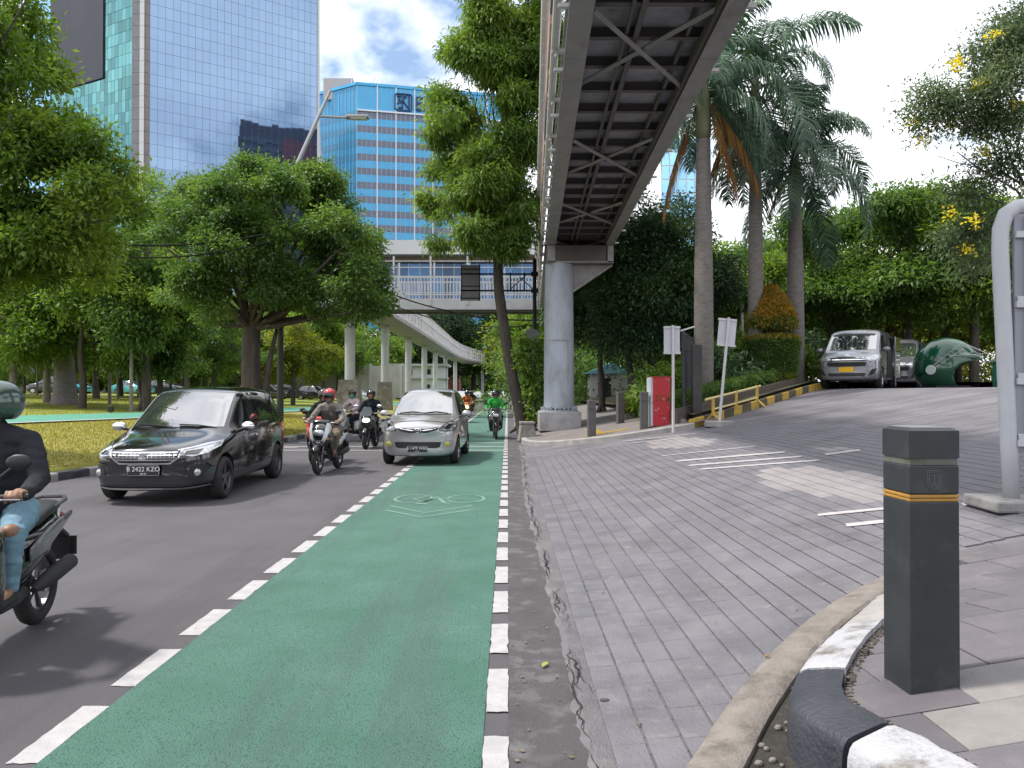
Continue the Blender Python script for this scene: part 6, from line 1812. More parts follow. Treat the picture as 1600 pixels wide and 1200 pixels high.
def van(label, X, Y, rz):
    t = thing('van', label, 'van', (X, Y, VZ), rz, 'silver vans parked above the ramp')
    me, bv = car_shell(VAN, M_PGREY, (1.0, 4.2), .34, 1.95)
    link(bpy.data.objects.new('body', me), t)
    pbuild(bv, [(-.78, 1.30), (.78, 1.30), (.735, 1.84), (.4, 1.88), (-.4, 1.88), (-.735, 1.84)], 'Y', 'windscreen', M_SCREEN, t, -1, .005, .07)
    pbuild(bv, [(-.68, 1.82), (.68, 1.82), (.66, 1.875), (.3, 1.895), (-.3, 1.895), (-.66, 1.875)], 'Y', 'sun_strip', M_BLACK, t, -1, .012, .07)
    for s in (-1, 1):
        pbuild(bv, [(1.15, 1.28), (1.62, 1.80), (1.98, 1.84), (1.98, 1.28)], 'X', 'side_window', M_WIN, t, s, .004, .08)
        if s < 0: pbuild(bv, [(2.1, 1.30), (2.1, 1.86), (3.3, 1.87), (3.3, 1.30)], 'X', 'side_window', M_WIN, t, s, .004, .08)
        pbuild(bv, [(3.4, 1.30), (3.4, 1.87), (5.02, 1.86), (5.05, 1.30)], 'X', 'side_window', M_WIN, t, s, .004, .08)
        mirror(t, s * 1.07, 1.16, 1.32, M_PGREY, 1.1)
        hl = pbuild(bv, [(s * .52, .93), (s * .70, .90), (s * .86, .94), (s * .90, 1.05), (s * .82, 1.13), (s * .62, 1.03)], 'Y', 'headlight', M_LAMPG, t, -1, .008, .05)
        pbuild(bv, [(s * .64, .40), (s * .82, .46), (s * .90, .66), (s * .76, .62)], 'Y', 'fog_lamp_recess', M_BLACKM, t, -1, .005, .05)
        for y in (1.0, 4.2): wheel(t, s * .86, y, .34, .22, s, 6)
    pbuild(bv, [(-.58, .98), (.58, .98), (.60, .90), (-.60, .90)], 'Y', 'grille', M_BLACK, t, -1, .006, .05)
    for z, hw, w_ in ((.945, .58, .03), (1.0, .52, .025)): pbuild(bv, line_poly([(-hw, z), (hw, z)], w_), 'Y', 'chrome_bar', M_CHROME, t, -1, .016, .05)
    pbuild(bv, [(-.62, .86), (.62, .86), (.58, .72), (-.58, .72)], 'Y', 'mid_intake', M_BLACK, t, -1, .006, .05)
    pbuild(bv, [(-.60, .50), (.60, .50), (.55, .39), (-.55, .39)], 'Y', 'lower_intake', M_BLACK, t, -1, .006, .05)
    yb = front_y(bv, 0, 1.06) - .02; mb = MB()
    for a, b, c in ((.08, .055, 1.06), (.024, .05, 1.063), (.055, .022, 1.08)): mb.tube([(a * math.cos(k), yb, c + b * math.sin(k)) for k in np.linspace(0, 2 * PI, 18)], .008, 5, cap=False)
    mb.build('badge', M_CHROME, t)
    plate(t, (0, front_y(bv, 0, .62) - .03, .615), '', '', .46, .17, M_PLATEY, M_PLATEY)
    # open sliding door on the side seen
    dk = pbuild(bv, [(2.08, .36), (2.08, 1.93), (3.28, 1.95), (3.28, .36)], 'X', 'opening_shade', M_BLACKM, t, 1, .005, .1)  # black patch on the closed body, the cabin's shade painted on
    MB().bbox((1.06, 3.85, 1.12), (.05, 1.2, 1.5), .03).build('sliding_door', M_PGREY, t)
    MB().bbox((1.09, 3.85, 1.56), (.012, 1.0, .52), .02).build('sliding_window', M_WIN, t)
    mb = MB(); mb.box((.97, 2.02, 1.15), (.05, .06, 1.6)); mb.build('door_pillar', M_BLACK, t)
    pbuild(bv, line_poly([(2.05, .36), (2.05, 1.95)], .02), 'X', 'door_seam', M_BLACKM, t, 1, .004, .08)
    return t
van('front silver van facing the camera at the top of the ramp', 11.27, 25.5, R(-34))
v2 = van('silver van with its side door open behind the front van', 15.35, 30.6, R(-33))

# ---- small cars parked far off
def simple_car(name, label, st, m, loc, rz, L, W, wy, r, group, win):
    t = thing(name, label, 'car', loc, rz, group)
    me, bv = car_shell(st, m, wy, r, W, 1, False)
    link(bpy.data.objects.new('body', me), t)
    pbuild(bv, win['f'], 'Y', 'windscreen', M_SCREEN, t, -1, .012, .12)
    pbuild(bv, win['f'], 'Y', 'rear_window', M_WIN, t, 1, .012, .12)
    for s in (-1, 1):
        for p in win['s']: pbuild(bv, p, 'X', 'side_window', M_WIN, t, s, .012, .12)
        for y in wy:
            e = MB().lathe([(r * .6, -.09), (r, -.08), (r, .08), (r * .6, .09)], 18, 'X').build('wheel', M_TYRE, t, smooth=True); e.location = (s * (W / 2 - .07), y, r)
            MB().lathe([(.001, s * .095), (r * .62, s * .092)], 12, 'X').build('rim', M_RIM, e)
            pbuild(bv, [(y + r * 1.15 * math.cos(a), r + r * 1.15 * math.sin(a)) for a in np.linspace(0, 2 * PI, 16)[:-1]], 'X', 'wheel_arch', M_BLACKM, t, s, .006, .12)
        pbuild(bv, [(s * .45, .62), (s * .72, .64), (s * .70, .76), (s * .5, .72)], 'Y', 'headlight', M_LAMPG, t, -1, .01, .1)
    pbuild(bv, [(-.4, .56), (.4, .56), (.4, .66), (-.4, .66)], 'Y', 'grille', M_BLACK, t, -1, .01, .1)
    return t
SED = [(0.0, .26, .62, .68, .44, .66, .60, .46, .66, .68, .10), (.08, .20, .74, .80, .46, .78, .66, .5, .74, .76, .2), (.5, .19, .80, .84, .5, .82, .78, .55, .84, .87, .14), (1.15, .19, .81, .85, .52, .845, .86, .6, .93, .96, .06), (1.3, .19, .81, .85, .52, .845, .88, .68, .99, 1.02, .05), (2.0, .19, .81, .85, .54, .845, .90, .58, 1.38, 1.43, .03), (2.7, .19, .81, .85, .54, .845, .91, .57, 1.42, 1.47, 0), (3.3, .19, .81, .85, .55, .84, .93, .57, 1.34, 1.39, 0), (3.75, .2, .8, .84, .56, .83, .94, .60, 1.05, 1.08, -.04), (4.2, .24, .76, .80, .58, .79, .90, .55, .97, .99, -.1), (4.3, .30, .66, .70, .56, .69, .82, .48, .88, .90, -.1)]
sw = {'f': [(-.62, .98), (.62, .98), (.53, 1.36), (-.53, 1.36)], 's': ([(1.45, .93), (1.98, 1.33), (2.38, 1.37), (2.38, .93)], [(2.46, .93), (2.46, 1.37), (3.2, 1.30), (3.45, .95)])}
aw = {'f': [(-.64, 1.12), (.64, 1.12), (.56, 1.55), (-.56, 1.55)], 's': ([(1.34, 1.04), (1.95, 1.53), (2.26, 1.56), (2.28, 1.04)], [(2.36, 1.04), (2.34, 1.56), (3.05, 1.55), (3.08, 1.06)], [(3.16, 1.07), (3.14, 1.54), (3.66, 1.48), (3.82, 1.15)])}
gpc = 'cars parked in the lot behind the park'
def pk(px, Y): X = (px - 793) / 1200 * Y; return (X, Y, hL(X, Y) - .02)
taxi = simple_car('parked_taxi', 'turquoise taxi parked behind the lawn, left one of the two', SED, M_PTAXI, pk(140, 76), R(72), 4.3, 1.7, (.8, 3.35), .30, gpc, sw)
mpv = simple_car('parked_car', 'dark grey car parked at the far left behind the lawn', AVZ, M_PDARK, pk(46, 74), R(-78), 4.14, 1.66, (.72, 3.375), .3, gpc, aw)
def recolor(t, m):
    for ch in t.children:
        if ch.name.startswith('body'):
            ch.material_slots[0].link = 'OBJECT'; ch.material_slots[0].material = m
def more(src, label, m, loc, rz, name=None, group=gpc):
    c = copy_tree(src); c.location = loc; c.rotation_euler = (0, 0, rz); c['label'] = label
    if name: c.name = name
    c['group'] = group
    recolor(c, m); return c
more(taxi, 'turquoise taxi parked behind the lawn, right one of the two', M_PTAXI, pk(238, 77), R(75))
more(mpv, 'silver car parked between the turquoise taxi and the thick palm trunk', M_PSILVER, pk(122, 82), R(70))
more(mpv, 'dark car parked at the left picture edge behind the lawn', M_PDARK, pk(8, 79), R(80))
more(mpv, 'dark car parked right of the right turquoise taxi', M_PDARK, pk(292, 80), R(80))
more(mpv, 'dark blue car parked left of the white bridge pier', M_PDARK, pk(482, 82), R(100))
more(mpv, 'dark car parked under the bent tree right of the large round tree', M_PDARK, pk(452, 80), R(95))
more(mpv, 'dark car whose roof shows left of the stone block of the pier', M_PDARK, pk(520, 84), R(70))
more(mpv, 'white car parked between the first and second bridge piers', M_PWHITE, pk(576, 84), R(60))
gfar = 'cars at the far end of the road'
for i, (X, Y, rz, m, lab) in enumerate(((-4.4, 118, 12, M_PWHITE, 'second from the left of the white cars far down the road'), (-6.6, 122, 8, M_PWHITE, 'leftmost of the white cars far down the road'), (-2.4, 124, 5, M_PWHITE, 'middle one of the white cars far down the road'), (-.6, 119, -10, M_PWHITE, 'fourth from the left of the white cars far down the road'), (.8, 126, -15, M_PWHITE, 'rightmost of the white cars far down the road'), (-3.9, 66, 2, M_PSILVER, 'silver car coming down the road behind the silver people carrier'))):
    more(mpv, lab, m, (X, Y, 0), R(rz), 'far_car', gfar if m is M_PWHITE else 'cars on the road')

# ------------------------------------------------------------------ scooters
def ell_ring(xw, yc, d, z, n=16, p=2.4):
    r = []
    for k in range(n):
        a = 2 * PI * k / n; c, s = math.cos(a), math.sin(a)
        r.append((xw * math.copysign(abs(c) ** (2 / p), c), yc + d * math.copysign(abs(s) ** (2 / p), s), z))
    return r
def yring(y, xw, zc, h, n=16, p=2.6):
    r = []
    for k in range(n):
        a = 2 * PI * k / n; c, s = math.cos(a), math.sin(a)
        r.append((xw * math.copysign(abs(c) ** (2 / p), c), y, zc + h * math.copysign(abs(s) ** (2 / p), s)))
    return r
def scooter(label, X, Y, rz, c_main, c_side, c_low, lit=None, windshield=False, big=1.0, group='motor scooters on the road', mirrors=M_BLACK, plate_txt=None, z0=0.0):
    t = thing('scooter', label, 'scooter', (X, Y, z0), rz, group)
    for nm, y, wd in (('front_wheel', -.63, .085 * big), ('rear_wheel', .62, .105 * big)):
        r = .275
        e = bpy.data.objects.new(nm, None); link(e, t); e.location = (0, y, r)
        MB().lathe([(r * .68, -wd * .4), (r * .86, -wd * .5), (r * .96, -wd * .32), (r, 0), (r * .96, wd * .32), (r * .86, wd * .5), (r * .68, wd * .4)], 26, 'X', closed=True).build('tyre', M_TYRE, e, smooth='all')
        mb = MB(); mb.lathe([(r * .70, -.03), (r * .70, .03), (r * .62, .03), (r * .62, -.03)], 22, 'X', closed=True); mb.lathe([(.04, -.05), (.04, .05)], 10, 'X')
        for k in range(5):
            a = 2 * PI * k / 5; mb.box((0, math.cos(a) * r * .36, math.sin(a) * r * .36), (.025, r * .62, .03), (a, 0, 0))
        mb.build('rim', M_RIMD, e)
        MB().lathe([(.06, .045), (.10, .045), (.10, .052), (.06, .052)], 18, 'X', closed=True).build('brake_disc', M_RIM, e)
    # front mudguard
    rings = []
    for k in range(11):
        a = R(-10 + 150 * k / 10); rr = .315; s_ = .075 * big * (1 - .35 * abs(k - 5) / 5)
        cy, cz = -.63 + math.cos(a + PI / 2 - .35) * rr, .275 + math.sin(a + PI / 2 - .35 - 1.15) * 0
        ang = R(35 + 150 * k / 10)
        y, z = -.63 - math.cos(ang) * rr, .275 + math.sin(ang) * rr
        yi, zi = -.63 - math.cos(ang) * (rr - .05), .275 + math.sin(ang) * (rr - .05)
        rings.append([(-s_, yi, zi), (-s_ * .8, y, z), (0, -.63 - math.cos(ang) * (rr + .02), .275 + math.sin(ang) * (rr + .02)), (s_ * .8, y, z), (s_, yi, zi), (s_ * .7, yi, zi), (0, y, z), (-s_ * .7, yi, zi)])
    MB().loft(rings).build('front_mudguard', c_low, t, smooth='all')
    mb = MB()
    for s in (-1, 1): mb.tube([(s * .075, -.63, .275), (s * .075, -.50, .64)], .022, 8)
    mb.box((0, -.50, .63), (.2, .05, .05)); mb.tube([(0, -.50, .60), (0, -.40, .98)], .03, 8)
    mb.build('fork', M_RIMD, t, smooth=True)
    # front fairing: shield widening up to the lamp, then narrowing to the handlebar
    rings = [ell_ring(.07, -.42, .06, .44), ell_ring(.15, -.44, .10, .52), ell_ring(.195, -.46, .135, .64), ell_ring(.205, -.465, .155, .74), ell_ring(.19, -.455, .15, .84), ell_ring(.155, -.44, .12, .92), ell_ring(.11, -.42, .08, .98)]
    MB().loft(rings).build('front_fairing', c_side if not windshield else c_main, t, smooth='all')
    for s in (-1, 1):
        MB().loft([ell_ring(.03, -.36, .05, .36, 10), ell_ring(.05, -.37, .09, .5, 10), ell_ring(.05, -.38, .10, .66, 10), ell_ring(.04, -.38, .07, .80, 10)]).build('leg_shield', c_low, t, smooth='all').location = (s * .19, 0, 0)
        MB().loft([[(s * .03, -.60, .56), (s * .06, -.61, .56), (s * .06, -.57, .56), (s * .03, -.56, .56)], [(s * .09, -.635, .70), (s * .16, -.60, .70), (s * .17, -.52, .70), (s * .10, -.52, .70)], [(s * .13, -.60, .86), (s * .20, -.55, .86), (s * .21, -.44, .86), (s * .14, -.44, .86)], [(s * .14, -.52, .99), (s * .19, -.49, .99), (s * .19, -.42, .99), (s * .14, -.42, .99)]]).build('fairing_wing', c_main, t, smooth=True)
        e = MB().loft([yring(-.655 + .0, .012, .70, .012, 10), yring(-.625, .05, .69, .025, 10), yring(-.55, .07, .68, .03, 10)]).build('turn_signal', M_AMBER if not lit else c_low, t, smooth='all'); e.location = (s * .13, .06, .0)
    hl = MB().loft([yring(-.63, .02, .80, .015), yring(-.618, .085, .80, .05), yring(-.58, .115, .80, .07), yring(-.52, .12, .80, .075)])
    hlo = hl.build('headlight', lit or M_LAMPG, t, smooth='all')
    MB().loft([yring(-.595, .05, .885, .012), yring(-.57, .10, .885, .022), yring(-.50, .12, .885, .03)]).build('lamp_brow', c_side, hlo, smooth='all')
    if plate_txt:
        plate(t, (0, -.615, .62), plate_txt, '', .22, .085, M_PLATE, M_LETTER, (R(-12), 0, 0), .042)
    if windshield:
        MB().loft([[(-.13, -.57, .92), (.13, -.57, .92), (.13, -.56, .92), (-.13, -.56, .92)], [(-.15, -.52, 1.06), (.15, -.52, 1.06), (.15, -.51, 1.06), (-.15, -.51, 1.06)], [(-.10, -.46, 1.17), (.10, -.46, 1.17), (.10, -.45, 1.17), (-.10, -.45, 1.17)]]).build('windshield', mat('smoke_screen', (.05, .055, .06), .08, spec=.8), t, smooth=True)
    hb = MB().loft([[(x, -.42 + dy, 1.0 + dz) for dy, dz in ((-.06 * k, 0), (-.03 * k, .045 * k), (.03, .05 * k), (.06 * k, 0), (.03, -.04 * k), (-.03, -.04 * k))] for x, k in ((-.20, .5), (-.12, 1), (0, 1.15), (.12, 1), (.20, .5))]).build('handlebar', c_side, t, smooth='all')
    mb = MB(); mb.tube([(-.34, -.37, 1.0), (-.2, -.41, 1.0), (.2, -.41, 1.0), (.34, -.37, 1.0)], .013, 8); mb.build('bar', M_RIMD, hb)
    for s in (-1, 1):
        MB().tube([(s * .235, -.40, 1.0), (s * .365, -.365, 1.0)], .019, 10).build('grip', M_BLACK, hb)
        MB().tube([(s * .2, -.45, 1.0), (s * .27, -.465, .995), (s * .35, -.43, .99)], .006, 5).build('brake_lever', M_RIM, hb)
        m_ = MB(); m_.sphere((s * .33, -.40, 1.20), (.070, .016, .045), 14, 8); mo = m_.build('mirror', mirrors, t, smooth='all')
        MB().tube([(s * .20, -.42, 1.03), (s * .24, -.42, 1.12), (s * .31, -.395, 1.185)], .007, 6).build('mirror_stem', M_BLACK, mo)
    MB().loft([yring(-.34, .15, .335, .03), yring(-.2, .17, .31, .035), yring(.0, .17, .31, .04), yring(.14, .16, .34, .05)]).build('footboard', M_BLACK, t, smooth='all')
    MB().loft([yring(.06, .09, .50, .19), yring(.2, .15, .53, .17), yring(.42, .165, .58, .13), yring(.66, .14, .66, .09), yring(.86, .07, .74, .045)]).build('side_panel', c_side, t, smooth='all')
    for s in (-1, 1):
        e = MB().loft([yring(.16, .008, .56, .05, 10), yring(.36, .014, .60, .07, 10), yring(.60, .014, .68, .05, 10), yring(.80, .008, .735, .02, 10)]).build('side_stripe', c_main, t, smooth='all'); e.location = (s * .158, 0, 0)
    MB().loft([yring(.02, .09, .715, .03), yring(.10, .125, .735, .04), yring(.32, .15, .745, .045), yring(.52, .14, .785, .045), yring(.74, .11, .80, .04), yring(.80, .06, .80, .02)]).build('seat', mat('seat_vinyl', (.014, .014, .015), .5), t, smooth='all')
    MB().loft([yring(.84, .09, .71, .035), yring(.90, .085, .70, .03), yring(.915, .05, .70, .015)]).build('tail_light', M_RED, t, smooth='all')
    MB().tube([(-.11, .62, .80), (-.12, .80, .83), (-.07, .90, .84), (.07, .90, .84), (.12, .80, .83), (.11, .62, .80)], .014, 7).build('grab_rail', M_RIMD, t, smooth=True)
    MB().loft([[(-.07, .80, .64), (.07, .80, .64), (.07, .80, .66), (-.07, .80, .66)], [(-.075, .98, .53), (.075, .98, .53), (.075, .99, .55), (-.075, .99, .55)], [(-.07, 1.02, .36), (.07, 1.02, .36), (.07, 1.03, .36), (-.07, 1.03, .36)]]).build('rear_mudguard', M_BLACK, t)
    pr = MB().bbox((0, 1.035, .46), (.22, .012, .14), .004).build('rear_plate', M_PLATE, t)
    mb = MB(); mb.loft([yring(.10, .07, .33, .07), yring(.35, .09, .30, .085), yring(.62, .05, .28, .07)]); e = mb.build('engine', M_RIMD, t, smooth='all'); e.location = (-.10, 0, 0)
    mb = MB(); mb.lathe([(.02, .20), (.045, .32), (.055, .45), (.055, .78), (.03, .82)], 14, 'Y', (0, 0, 0)); e = mb.build('exhaust', M_BLACKM, t, smooth=True); e.location = (.16, 0, .31); e.rotation_euler = (R(6), 0, 0)
    MB().bbox((.19, .60, .37), (.03, .30, .07), .015, (R(6), 0, 0)).build('exhaust_guard', M_RIM, t)
    MB().tube([(-.17, -.05, .28), (-.27, .05, .22)], .012, 6).build('side_stand', M_BLACK, t)
    return t
# ------------------------------------------------------------------ people on scooters
X_SEED = [0.0]
def remesh(name, caps, vox, m, parent, sm=3, ell=()):
    mb = MB()
    for p0, r0, p1, r1 in caps:
        p0, p1 = Vector(p0), Vector(p1)
        mb.tube([p0, p1], [r0, r1], 12)
        mb.sphere(p0, r0, 12, 8); mb.sphere(p1, r1, 12, 8)
    for c, r in ell: mb.sphere(c, r, 18, 12)
    me = bpy.data.meshes.new('tmp'); me.from_pydata(mb.v, [], mb.f)
    bm = bmesh.new(); bm.from_mesh(me); bmesh.ops.remove_doubles(bm, verts=bm.verts, dist=1e-6); bmesh.ops.recalc_face_normals(bm, faces=bm.faces); bm.to_mesh(me); bm.free()
    o = bpy.data.objects.new('tmp', me); link(o)
    md = o.modifiers.new('r', 'REMESH'); md.mode = 'VOXEL'; md.voxel_size = vox; md.use_smooth_shade = True
    if sm:
        md = o.modifiers.new('s', 'SMOOTH'); md.iterations = sm; md.factor = .5
    me2 = bake(o); bpy.data.objects.remove(o)
    if name in ('jacket', 'trousers', 'vest'): wrinkle(me2, .011, X_SEED[0]); X_SEED[0] += 3.1
    me2.materials.clear(); me2.materials.append(m)
    me2.polygons.foreach_set('use_smooth', [True] * len(me2.polygons))
    return link(bpy.data.objects.new(name, me2), parent)
def wrinkle(me, amp=.006, seed=0.0):
    n = len(me.vertices); co = np.empty(n * 3, dtype=np.float32); me.vertices.foreach_get('co', co); co = co.reshape(-1, 3)
    no = np.empty(n * 3, dtype=np.float32); me.vertices.foreach_get('normal', no); no = no.reshape(-1, 3)
    d = np.array([noise.noise(Vector((c[0] * 9 + seed, c[1] * 9 + c[2] * 7, c[2] * 21))) + .6 * abs(noise.noise(Vector((c[0] * 16 - c[2] * 9, c[1] * 14 + seed, c[2] * 26)))) for c in co], dtype=np.float32)
    co = co + no * (d[:, None] * amp)
    me.vertices.foreach_set('co', co.ravel()); me.update()
def cloth(name, col, col2=None): return mat(name, col, .9, col2=col2 or tuple(c * .75 for c in col), nscale=9, bump=.9, bscale=11, spec=.15)
BODY = {}
def rider(label, X, Y, rz, jacket, trousers, shoes, helmet, mask=None, visor=True, head_yaw=0.0, vox=.010, vest=None, short=False, lean=0.0, z0=0.0, knees=0.0, ripped=None, beard=None, group=None, helmet_low=None):
    t = thing('person', label, 'person', (X, Y, z0), rz, group)
    ly = -lean
    SHO = lambda s: Vector((s * .185, .10 + ly, 1.29)); ELB = lambda s: Vector((s * .31, -.06 + ly * .6, 1.07)); WRI = lambda s: Vector((s * .315, -.30, 1.005))
    HIP = lambda s: Vector((s * .095, .20, .83)); KNE = lambda s: Vector((s * (.20 + knees), -.20, .745)); ANK = lambda s: Vector((s * .165, -.13, .42)); TOE = lambda s: Vector((s * .18, -.30, .37))
    pel, wai, che, nec = Vector((0, .22, .86)), Vector((0, .20 + ly * .4, 1.02)), Vector((0, .13 + ly * .8, 1.20)), Vector((0, .085 + ly, 1.37))
    hc = Vector((0, .055 + ly * 1.15, 1.50))
    Mh = Matrix.Translation(hc) @ Matrix.Rotation(head_yaw, 4, 'Z') @ Matrix.Translation(-hc)
    H = lambda x, y, z: Mh @ (hc + Vector((x, y, z)))
    caps = []
    for s in (-1, 1):
        caps += [(SHO(s) - Vector((0, 0, .01)), .046, ELB(s), .040), (ELB(s), .040, WRI(s), .028), (HIP(s), .082, KNE(s), .056), (KNE(s), .054, ANK(s), .038), (ANK(s), .036, TOE(s), .028), (nec - Vector((0, 0, .05)), .045, SHO(s) - Vector((0, 0, .02)), .045)]
        # hand closed on the grip: palm, four fingers over the bar, thumb below
        pb = Vector((s * .305, -.345, 1.018)); caps.append((WRI(s), .028, pb, .030))
        for k in range(4):
            x = s * (.268 + .0245 * k); gy = -.40 + .27 * (abs(x) - .235)
            r_ = (.0095, .0100, .0098, .0085)[k]; l_ = (.0, .006, .004, -.006)[k]
            a0, a1, a2, a3 = Vector((x, gy + .035, 1.025)), Vector((x, gy - .012, 1.032)), Vector((x, gy - .034 - l_, 1.006)), Vector((x, gy - .016 - l_, .976))
            caps += [(pb.lerp(a0, .6), .013, a0, .0115), (a0, r_ * 1.05, a1, r_), (a1, r_, a2, r_ * .95), (a2, r_ * .95, a3, r_ * .85)]
        th0, th1, th2 = Vector((s * .262, -.34, 1.005)), Vector((s * .248, -.375, .985)), Vector((s * .262, -.405, .970))
        caps += [(pb, .018, th0, .014), (th0, .013, th1, .011), (th1, .011, th2, .009)]
    caps += [(pel, .125, wai, .115), (wai, .115, che, .135), (che, .13, nec, .07), (nec, .055, hc - Vector((0, 0, .06)), .052)]
    ell = [(hc + Vector((0, .01, .01)), (.076, .094, .108))]
    face = [(H(0, -.03, -.06), .048, H(0, -.062, -.085), .028), (H(0, -.088, .015), .012, H(0, -.108, -.022), .014), (H(-.03, -.082, .035), .012, H(.03, -.082, .035), .012), (H(-.04, -.062, -.02), .024, H(.04, -.062, -.02), .024),
            (H(-.022, -.09, -.052), .010, H(.022, -.09, -.052), .010), (H(-.078, 0, .0), .012, H(-.080, .012, .03), .014), (H(.078, 0, .0), .012, H(.080, .012, .03), .014)]
    remesh('body', caps + face, vox, M_SKIN, t, 2, ell)
    mb = MB()
    for s in (-1, 1): mb.sphere(H(s * .031, -.083, .012), .011, 8, 6)
    mb.build('eyes', M_BLACK, t, smooth='all')
    mb = MB(); mb.sphere(H(0, -.099, -.055), (.024, .006, .006), 8, 5); mb.build('mouth', mat('lips', (.18, .06, .05), .5), t, smooth='all')
    mb = MB(); mb.sphere(hc + Vector((0, .025, .03)), (.082, .094, .098), 12, 8); mb.build('hair', M_BLACKM, t, smooth='all')
    up = .016
    jc = []
    for s in (-1, 1):
        jc += [(SHO(s), .070, ELB(s), .058), (nec - Vector((0, 0, .025)), .068, SHO(s), .070)]
        if not short: jc.append((ELB(s), .058, WRI(s).lerp(ELB(s), .12), .043))
        jc.append((wai + Vector((s * .06, 0, 0)), .105, che + Vector((s * .07, 0, .02)), .115))
    jc += [(pel + Vector((0, 0, .02)), .15, wai, .14), (wai, .138, che, .150), (che, .145, nec - Vector((0, 0, .02)), .080)]
    jc.append((nec - Vector((0, 0, .03)), .078, nec + Vector((0, -.012, .035)), .066))
    remesh('jacket', jc, max(vox, .011), jacket, t, 3)
    if vest:
        vc = [(wai + Vector((s * .07, -.02, -.02)), .112, che + Vector((s * .075, -.015, .03)), .120) for s in (-1, 1)] + [(wai, .145, che, .155)]
        remesh('vest', vc, .012, vest, t, 3)
    tc_ = []
    for s in (-1, 1):
        tc_ += [(HIP(s), .100, KNE(s), .074), (KNE(s), .073, ANK(s) + Vector((0, 0, .03)), .056), (pel, .14, HIP(s), .105)]
    remesh('trousers', tc_, max(vox, .011), trousers, t, 3)
    if ripped:
        for s in (-1, 1): MB().sphere(KNE(s) + Vector((s * .01, -.03, .038)), (.05, .055, .042), 12, 8).build('bare_knee', M_SKIN, t, smooth='all')
    for s in (-1, 1):
        remesh('shoe', [(ANK(s) + Vector((0, .03, -.05)), .045, TOE(s) + Vector((0, -.02, -.005)), .036), (ANK(s), .045, ANK(s) + Vector((0, 0, -.05)), .045)], .012, shoes, t, 2)
    # open-face helmet
    vs = []; fs = []; nu, nv = 30, 18
    rx, ry, rzz = .128, .150, .138
    c0 = hc + Vector((0, .018, .035))
    idx = {}
    def hv(i, j):
        th = PI * j / nv; a = 2 * PI * i / nu
        return Mh @ (c0 + Vector((rx * math.sin(th) * math.sin(a), -ry * math.sin(th) * math.cos(a), rzz * math.cos(th))))
    for j in range(nv + 1):
        for i in range(nu): vs.append(hv(i, j))
    for j in range(nv):
        for i in range(nu):
            a = (i + .5) / nu * 360; a = a if a < 180 else a - 360
            el_ = 90 - (j + .5) / nv * 180
            if el_ < -52: continue
            if abs(a) < 62 and el_ < 12: continue
            i2 = (i + 1) % nu
            fs.append((j * nu + i, (j + 1) * nu + i, (j + 1) * nu + i2, j * nu + i2))
    hm = MB().add(vs, fs)
    ho = hm.build('helmet', helmet, t, smooth='all'); md = ho.modifiers.new('sol', 'SOLIDIFY'); md.thickness = .022; md.offset = -1
    # peak and visor band
    vs = []; fs = []
    n = 15
    for k in range(n):
        a = R(-64 + 128 * k / (n - 1))
        for el_, q in ((13, 1.0), (16, 1.16), (20, 1.16), (21, 1.0)):
            e_ = R(el_)
            vs.append(Mh @ (c0 + Vector((rx * q * math.cos(e_) * math.sin(a), -ry * q * math.cos(e_) * math.cos(a), rzz * math.sin(e_) * 1.0))))
    for k in range(n - 1):
        for q in range(4): fs.append((k * 4 + q, k * 4 + (q + 1) % 4, (k + 1) * 4 + (q + 1) % 4, (k + 1) * 4 + q))
    MB().add(vs, fs).build('helmet_peak', M_BLACK, ho, smooth='all')
    if visor:
        vs = []; fs = []
        for k in range(n):
            a = R(-66 + 132 * k / (n - 1))
            for el_ in (14, 0, -14, -26):
                e_ = R(el_); q = 1.05
                vs.append(Mh @ (c0 + Vector((rx * q * math.cos(e_) * math.sin(a), -ry * q * math.cos(e_) * math.cos(a), rzz * math.sin(e_)))))
        for k in range(n - 1):
            for q in range(3): fs.append((k * 4 + q, k * 4 + q + 1, (k + 1) * 4 + q + 1, (k + 1) * 4 + q))
        MB().add(vs, fs).build('visor', mat('smoke_visor', (.012, .012, .014), .06, spec=.9), ho, smooth='all')
    mb = MB()
    for s in (-1, 1): mb.tube([H(s * .095, -.005, -.03), H(s * .07, -.04, -.09), H(0, -.06, -.125)], .008, 5)
    mb.build('chin_strap', M_BLACK, ho)
    if mask:
        remesh('face_mask', [(H(-.045, -.06, -.025), .030, H(.045, -.06, -.025), .030), (H(0, -.085, -.02), .028, H(0, -.075, -.08), .030), (H(-.03, -.045, -.075), .03, H(.03, -.045, -.075), .03)], .009, mask, t, 3)
    return t
J_DARK = cloth('charcoal_jacket', (.035, .036, .044)); J_KHAKI = cloth('khaki_jacket', (.24, .215, .19)); J_NAVY = cloth('navy_jacket', (.018, .024, .032)); J_PINK = cloth('pale_pink_jacket', (.50, .40, .42)); J_GREEN = cloth('bright_green_jacket', (.04, .34, .06), (.03, .26, .04)); J_BLK = cloth('black_jacket', (.02, .02, .022))
T_JEAN = cloth('light_jeans', (.20, .33, .42)); T_KHAKI = cloth('khaki_trousers', (.20, .15, .115)); T_DARK = cloth('dark_trousers', (.022, .022, .026)); V_GREY = cloth('grey_brown_vest', (.105, .092, .085))
S_BLK = mat('black_shoe', (.015, .015, .016), .6); S_BRN = mat('brown_boot', (.16, .055, .035), .6)
H_RED = mat('red_helmet', (.52, .015, .03), .16, coat=1.0); H_BLK = mat('black_helmet', (.012, .012, .013), .14, coat=1.0); H_GRN = mat('grey_green_helmet', (.035, .065, .05), .2, coat=1.0, col2=(.20, .26, .235), nscale=4, nlo=.5, nhi=.62); H_PNK = mat('pink_black_helmet', (.03, .02, .022), .16, coat=1.0)
